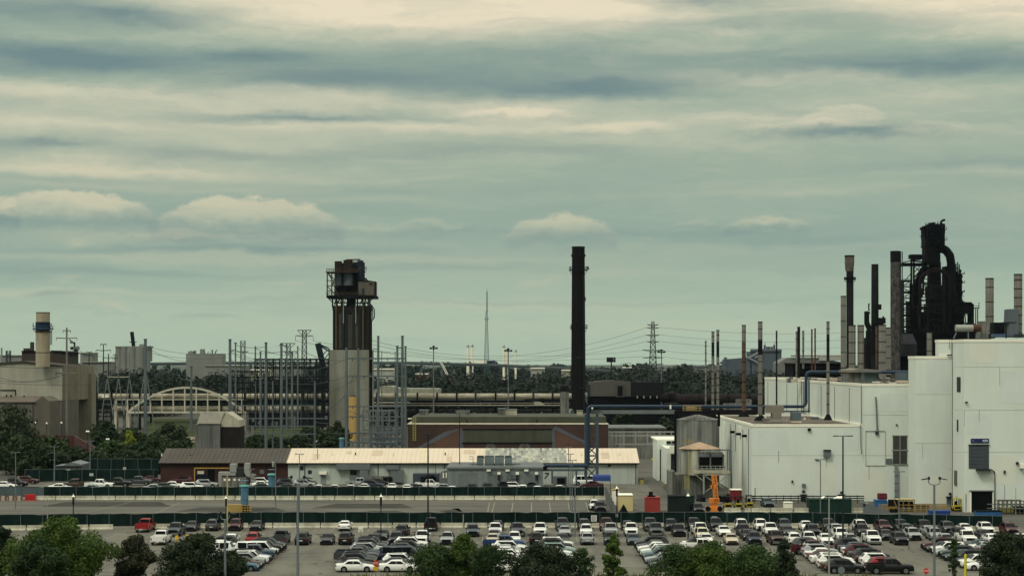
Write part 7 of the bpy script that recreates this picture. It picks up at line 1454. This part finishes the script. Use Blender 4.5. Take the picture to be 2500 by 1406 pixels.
bark = M('tree_bark', (62,52,42), .95, var=.3, scale=2)
def leaves(centres, radii, n, size, seed, flat=.75, soft=(.8,.6)):
    """leaf-sized quads spread through a cloud of clumps"""
    g = np.random.default_rng(seed); centres = np.array(centres); radii = np.array(radii); w_ = radii**2; idx = g.choice(len(radii), n, p=w_/w_.sum())
    d = g.normal(size=(n,3)); d /= np.linalg.norm(d,axis=1)[:,None]; rr_ = radii[idx]*(g.random(n)**.38); p = centres[idx]+d*rr_[:,None]*np.array([1,1,flat])
    nrm = d*soft[0]+g.normal(size=(n,3))*soft[1]+np.array([0,0,.35]); nrm /= np.linalg.norm(nrm,axis=1)[:,None]
    up = g.normal(size=(n,3)); a = np.cross(nrm,up); a /= np.linalg.norm(a,axis=1)[:,None]; b = np.cross(nrm,a)
    s = size*(.55+g.random(n)*.9); a = a*s[:,None]; b = b*(s*.62)[:,None]
    v = np.stack([p-a, p-b*.9, p+a, p+b*.9], 1).reshape(-1,3); return v
def mesh_np(name, v, mat):
    n = len(v)//4; me = bpy.data.meshes.new(name); me.vertices.add(len(v)); me.vertices.foreach_set('co', v.astype(np.float32).ravel()); me.loops.add(n*4); me.loops.foreach_set('vertex_index', np.arange(n*4, dtype=np.int32)); me.polygons.add(n)
    me.polygons.foreach_set('loop_start', np.arange(0,n*4,4,dtype=np.int32)); me.polygons.foreach_set('loop_total', np.full(n,4,dtype=np.int32)); me.materials.append(mat); me.update(calc_edges=True); me.validate(); return me
def crown(h, w_, seed, n, size, shape='round', base=.22):
    g = random.Random(seed); cs = []; rs = []; k = 64; w_ *= 1.1
    lobes = [(g.random()*2*math.pi, g.uniform(.25,.75), g.random()) for _ in range(8)]
    for i in range(k):
        la, lq, lt = g.choice(lobes); t = min(1, max(0, lt+g.gauss(0,.17))) if i % 2 else g.random()**.8; z = base+(1-base)*t
        prof = {'round':math.sin(math.pi*min(1,max(0,.12+.84*(z-base)/(1-base))))**.6, 'spread':math.sin(math.pi*min(1,.30+.66*(z-base)/(1-base)))**.7, 'cone':(1-t)**.8*.95+.12, 'column':.6+.3*math.sin(math.pi*t)}[shape]
        a = g.random()*2*math.pi; q = math.sqrt(g.random())*.86
        if i % 2: a = la+g.gauss(0,.35); q = min(1.02, abs(lq+g.gauss(0,.2)))
        rr_ = g.uniform(.10,.21)*w_*(.55+.45*prof)
        cs.append((math.cos(a)*q*prof*w_/2, math.sin(a)*q*prof*w_/2, z*h-rr_*.4)); rs.append(rr_)
    return leaves(cs, rs, n, size, seed)
def trunk_mb(h, w_, seed, base, rad=None):
    g = random.Random(seed+50); m = MB(); rad = rad or h*.022; z1 = h*(base+.2); m.cyl((0,0,0),(g.uniform(-.1,.1),0,z1),rad,rad*.7,9)
    for k in range(7):
        a = g.random()*2*math.pi; z0 = h*base*g.uniform(.6,1.4); L = w_*g.uniform(.22,.4); mid = (math.cos(a)*L*.5,math.sin(a)*L*.5,z0+h*.16); m.cyl((0,0,z0),mid,rad*.5,rad*.36,6); m.cyl(mid,(math.cos(a)*L,math.sin(a)*L,z0+h*g.uniform(.3,.5)),rad*.36,rad*.12,6)
    m.cyl((0,0,z1),(0,0,h*.85),rad*.6,rad*.15,7); return m
GR = dict(bright=(56,78,20), mid=(39,60,24), dark=(32,49,24), deep=(33,47,22), wood=(17,29,22), bronze=(42,48,28), lime=(112,124,34))
TP = {}
def tree(px, top, Y, wpx, colr, shape, label, n=5200, size=.21, base=.2, seed=None, group=None, zb=0.0, name='leafy_tree'):
    if Y < 250: n = int(n*1.6); size *= .78
    s = Y/F; h = Z(top,Y)-zb; w_ = wpx*s; seed = seed if seed is not None else int(px*7+top); x = X(px,Y)
    r = T(name, label, 'tree', (x,Y,zb), group)
    me = mesh_np('crown', crown(h, w_, seed, n, size, shape, base), leafm('foliage_'+colr, GR[colr])); o = bpy.data.objects.new('crown', me); COL.objects.link(o); o.parent = r
    o = trunk_mb(h, w_, seed, base).build('trunk', bark, r, org=(0,0,0)); return r
# foreground row
tree(0,1284,214,86,'dark','round','dark green tree cut by the left edge of the picture',9000)
tree(152,1268,205,238,'bright','round','largest bright green tree in the left foreground',26000,.20,.12)
tree(95,1318,200,130,'mid','round','lower green tree leaning against the left of the largest bright tree',9000)
tree(324,1306,212,104,'bronze','spread','dark bronze-tinged tree right of the largest bright tree',9000,.19,.12)
tree(478,1308,208,190,'deep','spread','broad dark green tree under the curled double lamp',17000,.2,.1); tree(560,1345,214,80,'deep','round','small dark tree at the right end of the broad dark one',6000,.19)
tree(1058,1326,212,130,'mid','spread','leftmost airy green tree of the middle foreground group',5200,.18,.34); tree(1135,1306,214,120,'bright','cone','tall bright green pointed tree of the middle foreground group',6200,.18,.3); tree(1195,1332,211,110,'mid','round','low green tree right of the bright pointed one in the middle',4600,.18,.34)
tree(1322,1328,212,150,'deep','round','dense dark green tree before the side-on cars in the middle',13000,.19,.16); tree(1422,1338,214,62,'mid','column','sparse grey-green sapling right of the dense dark tree',2200,.16,.2)
tree(1498,1304,216,60,'bright','cone','slim bright pointed young tree alone in the car park aisle',3800,.17,.2)
tree(1655,1330,213,130,'mid','spread','leftmost tree of the right foreground group',5200,.18,.3); tree(1738,1326,210,150,'bright','round','bright green tree of the right foreground group',8600,.19,.2); tree(1840,1328,209,185,'mid','round','broad green tree of the right foreground group',11000,.19,.15); tree(1915,1316,211,78,'dark','cone','pointed dark green tree at the right end of the right foreground group',5600,.18,.16)
tree(2328,1316,216,26,'mid','column','narrow staked sapling left of the yellow post',1800,.15,.12); tree(2455,1302,212,140,'deep','round','dark green tree in the bottom right corner',15000,.2,.14)
# left background trees
TL = [(40,988,470,140,'deep','round','tall dark tree before the beige power house'),(5,1040,440,120,'deep','round','dark tree at the far left edge below the tall one'),(55,1062,420,150,'dark','round','broad dark tree above the parked black SUV on the left'),(130,1068,430,120,'mid','round','olive green tree before the dark red wall'),(100,1095,415,120,'dark','round','low dark tree left of the grey hut'),(175,1092,432,110,'deep','round','dark tree right behind the grey hut'),
 (255,1030,500,90,'dark','round','dark tree left of the lime-yellow shrub'),(320,1045,505,70,'dark','round','dark tree behind the lime-yellow shrub'),(280,1075,450,110,'mid','round','mid green tree above the double globe lamp'),(340,1080,445,90,'dark','round','round dark tree left of the thick grey pole foot'),(415,1035,500,100,'deep','round','dark tree just left of the transfer house'),(385,1068,460,130,'dark','spread','spreading dark tree at the foot of the thick grey pole'),(440,1078,440,80,'dark','round','low dark tree by the left end of the brown roof'),(305,1100,430,110,'deep','round','deep green tree behind the far left lot fence'),(370,1100,425,110,'dark','round','green tree above the brown roof left end'),(230,1105,428,100,'dark','round','dark tree behind the pickups between hut and brick shed'),
 (825,1030,560,60,'deep','round','dark tree at the left foot of the bunker tower'),(765,1040,580,60,'deep','round','dark tree behind the short grey pole'),(630,1062,520,60,'dark','round','small dark tree below the grass bank'),(730,1062,540,70,'deep','round','dark bush behind the cream roof ridge by the switchyard'),(680,1068,515,60,'dark','round','low green bush behind the cream roof between the poles'),(1625,1018,520,70,'deep','round','dark tree left of the large concrete tank'),(1520,1000,560,50,'deep','round','dark tree right of the brick hall'),(800,1055,520,60,'dark','round','low bush just left of the pole before the tower')]
for px,t,Y,w_,c,sh,lab in TL: tree(px,t,Y,w_,c,sh,lab,3600,.48,.12)
tree(315,1052,470,34,'lime','round','lime-yellow shrub glowing among the dark trees on the left',1200,.35,.1,name='bright_shrub')
# grass tufts along the foreground edge
g = np.random.default_rng(5); n = 2600; x = g.uniform(-20,42,n); y = g.uniform(213,218.5,n); ok = (np.sin(x*1.3)+np.sin(x*.45+1)) > -.4; x, y = x[ok], y[ok]; n = len(x); h = g.uniform(.4,1.1,n); dx = g.normal(size=n)*.25; w_ = .09
v = np.stack([np.stack([x-w_,y,np.zeros(n)],1), np.stack([x+w_,y,np.zeros(n)],1), np.stack([x+dx+w_*.4,y,h],1), np.stack([x+dx-w_*.4,y,h],1)],1).reshape(-1,3)
o = bpy.data.objects.new('ornamental_grass', mesh_np('ornamental_grass', v, leafm('foliage_grass', (84,92,48)))); COL.objects.link(o); tag(o, 'tufts of tall grass along the near kerb of the car park', 'grass', kind='stuff')
# far wood: a single mass
def wood(name, lab, spans, seed, colr, n, size):
    g = random.Random(seed); cs, rs = [], []
    for (a, b, t, Y, dY, cnt) in spans:
        for k in range(cnt):
            q = (k+g.random())/cnt; px = a+(b-a)*q; YY = Y+g.uniform(-dY,dY)*.8; zt = Z(t+g.uniform(-7,14)+4*math.sin(px*.031)+3*math.sin(px*.013+2), Y); R_ = g.uniform(.18,.5)*max(zt,8); x = X(px,YY)
            for j in range(5): cs.append((x+g.uniform(-1,1)*R_*.7, YY+g.uniform(-1,1)*R_*.7, zt-R_*.7-g.random()*zt*.6)); rs.append(R_*g.uniform(.55,.9))
    o = bpy.data.objects.new(name, mesh_np(name, leaves(cs, rs, n, size, seed, .9, (1.5,.35)), leafm('foliage_'+colr, GR[colr]))); COL.objects.link(o); tag(o, lab, 'trees', kind='stuff')
wood('distant_wood', 'dark mass of distant trees spanning the middle behind the pipes', [(228,430,898,900,60,60),(260,560,902,980,50,60),(430,620,906,1000,50,40),(620,820,912,950,60,50),(905,1010,915,1020,60,34),(1000,1400,904,1050,60,110),(980,1400,925,880,50,80),(1400,1720,892,1050,60,100),(1420,1730,915,900,50,80),(1700,1900,900,1000,60,70),(1840,2010,893,1100,60,40),(1720,1880,925,850,50,50)], 3, 'wood', 120000, 1.05)
wood('far_tree_belt', 'thin bluish belt of trees on the horizon beyond the viaduct', [(180,1000,892,2600,200,120),(840,1450,890,2400,200,120),(1380,2300,889,2500,200,120),(-100,260,890,2500,200,60)], 8, 'wood', 30000, 3.4)
# ---------------------------------------------------------------- lamp posts
lampg = M('lamp_grey', (110,118,120), .5, .4, var=.05); lampd = M('lamp_dark', (34,38,42), .6, .3, var=.05)
def lamp(px, top, bot, label, style='T', w_=2.6, mat=None, half=11, Y=None, grp='lamp posts'):
    mat = mat or lampg; Y = Y or GY(bot); s = Y/F; x = X(px,Y); zt = Z(top,Y); r = T('lamp_post', label, 'lamp post', (x,Y,0), grp)
    m = MB(); m.vcyl(x,Y,0,zt,w_*s/2,w_*.75*s/2,10); m.build('pole', mat, r)
    if style == 'T':
        m = MB()
        for d in (-1,1): m.bar((x,Y,zt-.02),(x+d*half*s*.55,Y,zt+.02),.1)
        m.build('arm', mat, r)
        for d in (-1,1): m = MB(); m.box(x+d*half*s*.5,x+d*half*s,Y-.18,Y+.18,zt-.05,zt+.08); m.build('lamp_head', lampd if mat is lampd else galv, r)
    elif style == 'U':
        for d in (-1,1):
            m = MB(); pts = [(x,Y,zt),(x+d*half*s*.32,Y,zt+.05),(x+d*half*s*.46,Y,zt+.35),(x+d*half*s*.42,Y,zt+.75)]; m.tube(pts,.06,6); m.build('arm', mat, r)
            m = MB(); m.box(x+d*half*s*.36,x+d*half*s*.5,Y-.2,Y+.2,zt+.6,zt+.9); m.bar((x+d*half*s*.48,Y,zt+.72),(x+d*half*s,Y,zt+.58),.34,.1); m.build('lamp_head', lampd, r)
    elif style == 'post':
        m = MB(); m.vcyl(x,Y,zt,zt+.3,.28,.05,10); m.vcyl(x,Y,zt+.3,zt+.5,.04,.03,6); m.build('white_cap', trimw, r); m = MB(); m.vcyl(x,Y,zt-1.2,zt,.16,.16,10); m.build('lamp_body', lampd, r)
    return r
lamp(38,1104,1242,'grey T-shaped lamp post at the far left before the grey screened fence'); lamp(133,1090,1178,'grey T-shaped lamp post among the pickups left of the hut'); lamp(220,1076,1172,'grey T-shaped lamp post right of the grey hut')
lamp(613,1145,1200,'small T-shaped lamp post right of the square air duct',half=8); lamp(673,1123,1253,'grey T-shaped lamp post before the left end of the cream roof',half=12); lamp(731,1108,1248,'grey T-shaped lamp post beside the thick foreground pole'); lamp(775,1095,1180,'thin pole with boxes at the wall of the pale green shed',style='none',w_=2.2)
lamp(1388,1091,1183,'T-shaped lamp post, leftmost and highest of the close trio',half=8); lamp(1392,1108,1245,'T-shaped lamp post, middle one of the close trio',half=9); lamp(1397,1123,1246,'T-shaped lamp post, rightmost and lowest of the close trio',half=11)
lamp(2003,1121,1253,'grey T-shaped lamp post before the low white wall',half=14,w_=3); lamp(2195,1151,1300,'slim T-shaped lamp post before the yellow racks',half=14,w_=3)
lamp(1045,1061,1332,'tall dark T-shaped lamp post left of the grey panelled building',half=16,w_=4.4,mat=lampd); lamp(1122,1008,1190,'tallest thin dark pole standing before the brick hall','none',2.4,lampd); lamp(2058,1064,1332,'tall dark T-shaped lamp post before the low white wall',half=24,w_=4.6,mat=lampd)
lamp(930,1212,1340,'black post-top lamp with white cap beside the block of white sedans','post',3.2,lampd); lamp(179,1212,1300,'black post-top lamp with white cap above the largest bright tree','post',3.2,lampd); lamp(552,1216,1300,'black post-top lamp with white cap by the yellow railed platform','post',3.0,lampd); lamp(1506,1192,1290,'black post-top lamp with white cap before the cream site box','post',3.0,lampd); lamp(1680,1210,1338,'black post-top lamp with white cap between the green containers','post',3.4,lampd); lamp(1063,1135,1190,'thin dark pole right of the blue-grey box','none',1.8,lampd); lamp(581,1132,1190,'thin black pole before the square air duct','none',2,lampd); lamp(1473,1133,1180,'thin dark pole by the blue canopy','none',2,lampd)
lamp(549.5,1268,1450,'grey foreground pole with curled double arms above the broad dark tree','U',7,None,24,206); lamp(727,1180,1450,'thick grey foreground pole with double arms left of the white sedans','U',7,None,36,206); lamp(2281,1183,1450,'thick grey foreground pole with double arms at the right','U',7,None,31,206); lamp(2024,1216,1450,'plain pale pole without lamp before the side-on cars on the right','none',4.4,galv_light,10,206); lamp(116,1216,1300,'short pale pole behind the bright tree on the left','none',3,galv_light); lamp(1131,1255,1308,'plain pale pole before the green fence in the middle','none',3.2,galv_light); lamp(1404,1186,1310,'plain grey pole near the close trio of lamps','none',3.4,lampg); lamp(555,1150,1292,'pale yellow pole beside the large blue vent','none',3.4,M('pale_yellow_pole',(170,160,104),.7))
r = lamp(2429,1158,1250,'dark street lamp with curved arm left of the gateway rail','none',2.6,lampd); Y = GY(1250); m = MB(); m.tube([(X(2429,Y),Y,Z(1158,Y)),(X(2427,Y),Y,Z(1150,Y)),(X(2420,Y),Y,Z(1145.5,Y)),(X(2384,Y),Y,Z(1146,Y))],.1,6); m.build('arm', lampd, r); MB().pbox(2416,2423,1147,1151,Y-.2,.4).build('lamp_head', galv_light, r); MB().pbox(2384,2400,1146.5,1149,Y-.2,.4).build('lamp_head', lampd, r)
lamp(2453,1184,1253,'thin grey pole before the machinery at the right edge','none',1.8,lampg); lamp(2480,1190,1256,'thin pale pole at the far right before the white wall','none',1.8,galv_light)
# round and octagonal signs
def sign(px, py, w_, Y, label, oct_, face, txt=None, under=None, zoff=0):
    r = T('road_sign', label, 'sign', (X(px,Y),Y,0)); x, z, s = X(px,Y), Z(py,Y), w_*Y/F/2; MB().vcyl(x,Y+.08,0,z+s,.05,n=8).build('post', lampg, r); m = MB(); n = 8 if oct_ else 20; ph = math.pi/8 if oct_ else 0
    m.prism([(x+s*math.cos(ph+2*math.pi*i/n), z+s*math.sin(ph+2*math.pi*i/n)) for i in range(n)][::-1], Y-.02, Y+.02); pl = m.build('plate', face, r)
    if txt: script_tag(txt, (x,Y-.03,z), s*.75, trimw, r)
    if under: m = MB(); m.box(x-s*.8,x+s*.8,Y-.02,Y+.02,z-s*2.4,z-s*1.15); m.build('sub_plate', under, r)
sred = M('sign_red', (178,44,36), .5, var=0)
sign(917,1374,15,219,'red octagonal stop sign with yellow plate between the two white sedans',True,sred,'STOP',M('sign_ochre',(196,150,30),.5,var=0)); sign(2261,1393,15,213,'red octagonal stop sign in the aisle left of the double armed pole',True,sred,'STOP'); sign(2054,1391,17,213,'grey back of a round sign before the nearest black sedan',False,lampg)
m = MB(); Y = 213; m.vcyl(X(2357,Y),Y,0,Z(1352,Y),.15,.15,10); tag(m.build('yellow_post', M('bright_yellow',(206,196,40),.5,var=.05)), 'bright yellow post between the sapling and the dark corner tree', 'post')
r = T('road_sign','black-and-red small sign on the dark pole before the control building','sign',(X(1122,379),379,Z(1184,379))); m = MB(); m.pbox(1117.5,1126.5,1169,1179,376.9,.05); m.build('plate', M('sign_black',(30,20,22),.5), r); m = MB(); m.pbox(1118.5,1125.5,1173,1176,376.84,.04); m.build('lettering', sred, r)
r = T('road_sign','small dark red sign on the tall dark lamp post among the side-on cars','sign',(X(2058,255),255,0)); m = MB(); Y = 256.5; m.pbox(2052,2065,1313,1327,Y,.05); m.build('plate', M('sign_maroon',(84,30,34),.5), r); m = MB(); m.pbox(2054,2063,1317,1319,Y-.03,.02); m.pbox(2055,2062,1321,1323,Y-.03,.02); m.build('lettering', galv_light, r)
r = T('row_sign','white two-panel sign on a thin post before the green fence','sign',(X(880,272),272,0)); Y = 272; m = MB(); m.pbox(875,886,1286,1291,Y,.05); m.pbox(875,886,1292.5,1298,Y,.05); m.build('plate', trimw, r); MB().vcyl(X(880.5,Y),Y+.08,0,Z(1287,Y),.04,n=6).build('post', lampg, r); MB().pbox(877,884,1294.5,1296,Y-.03,.02).build('lettering', black, r)
for px, py, lab in ((431,1313,'left one of two yellow parking sign backs among the cars by the bronze tree'),(457,1311,'right one of two yellow parking sign backs among the cars by the bronze tree')):
    Y = 258; r = T('parking_marker', lab, 'marker', (X(px,Y),Y,0)); m = MB(); m.pbox(px-3.5,px+3.5,py-6,py+4,Y,.3); m.build('panel', M('marker_yellow',(206,164,36),.5), r); MB().vcyl(X(px,Y),Y+.1,0,Z(py+4,Y),.08,n=8).build('post', yl, r)
# white globe lamps on the left terrace
for i,(px,py,n) in enumerate(((24,1031,1),(50,1032,1),(87,1032,1),(114,1033,1),(150,1032,1),(214,1053,2),(263,1072,2))):
    Y = 478 if n == 1 else 455; r = T('globe_lamp', (f'white globe lamp, {ORDN[i]} from the left on the terrace before the power house' if n == 1 else ['double white globe lamp near the stepped red wall','double white globe lamp in front of the mid green tree'][i-5]), 'lamp', (X(px,Y),Y,0), 'white globe lamps')
    gl = M('white_globe', (235,232,214), .3, var=0)
    for d in ((0,) if n == 1 else (-2.2,2.2)): m = MB(); m.ball((X(px+d,Y),Y,Z(py,Y)),.26,12,8); m.build('globe', gl, r)
    m = MB(); m.vcyl(X(px,Y),Y,0,Z(py+3,Y),.08,n=6); m.build('pole', lampd, r)
# person in hi-vis
Y = 520; px = 705; r = T('person','person in a bright yellow jacket standing beyond the cream roof ridge','person',(X(px,Y),Y,0)); zb = Z(1100,Y); x = X(px,Y); r.location = (x,Y,zb); ORG[r.name] = Vector((x,Y,zb))
def body(r, mat):
    J = [(0,0,.95,.15),(0,0,1.2,.14),(0,0,1.42,.17),(0,0,1.55,.06),(0,-.02,1.68,.11),(.09,0,.85,.1),(.11,-.03,.48,.07),(.12,.02,.06,.05),(-.09,0,.85,.1),(-.11,.05,.48,.07),(-.13,.12,.06,.05),(.2,0,1.4,.06),(.26,-.02,1.12,.045),(.27,-.12,.88,.035),(-.2,0,1.4,.06),(-.26,-.02,1.12,.045),(-.24,-.14,.9,.035),(.12,-.12,.03,.04),(-.13,0,.03,.04)]
    E = [(0,1),(1,2),(2,3),(3,4),(0,5),(5,6),(6,7),(0,8),(8,9),(9,10),(2,11),(11,12),(12,13),(2,14),(14,15),(15,16),(7,17),(10,18)]
    me = bpy.data.meshes.new('body'); me.from_pydata([j[:3] for j in J], E, []); o = bpy.data.objects.new('body', me); COL.objects.link(o); md = o.modifiers.new('s','SKIN'); o.modifiers.new('u','SUBSURF').levels = 1
    me.skin_vertices.new() if not me.skin_vertices else None
    for k, j in enumerate(J): me.skin_vertices[0].data[k].radius = (j[3], j[3])
    me.skin_vertices[0].data[0].use_root = True
    m2 = bpy.data.meshes.new_from_object(o.evaluated_get(bpy.context.evaluated_depsgraph_get())); o.modifiers.clear(); o.data = m2; m2.materials.clear(); m2.materials.append(mat); o.parent = r; return o
body(r, M('dark_clothes',(40,44,50),.9))
m = MB(); m.cyl((x,Y,zb+.85),(x,Y,zb+1.52),.21,.27,10); m.build('jacket', M('hivis',(190,210,40),.7,var=0), r)
# ---------------------------------------------------------------- air
hz = MB().box(-6020, 6020, -620, 11020, -1.2, 130).build('haze', M('haze_air',(1,1,1)), org=(0,0,0)); hz['kind'] = 'stuff'; hz['label'] = 'thin pale haze filling the air'
hm = bpy.data.materials.new('haze_volume'); hm.use_nodes = True; t_ = hm.node_tree; t_.nodes.clear(); vo = t_.nodes.new('ShaderNodeVolumePrincipled'); ou = t_.nodes.new('ShaderNodeOutputMaterial'); t_.links.new(vo.outputs[0], ou.inputs['Volume'])
vo.inputs['Color'].default_value = (.5,.68,.74,1); vo.inputs['Density'].default_value = .00002; vo.inputs['Anisotropy'].default_value = .2
hz.data.materials.clear(); hz.data.materials.append(hm); hz.hide_viewport = False
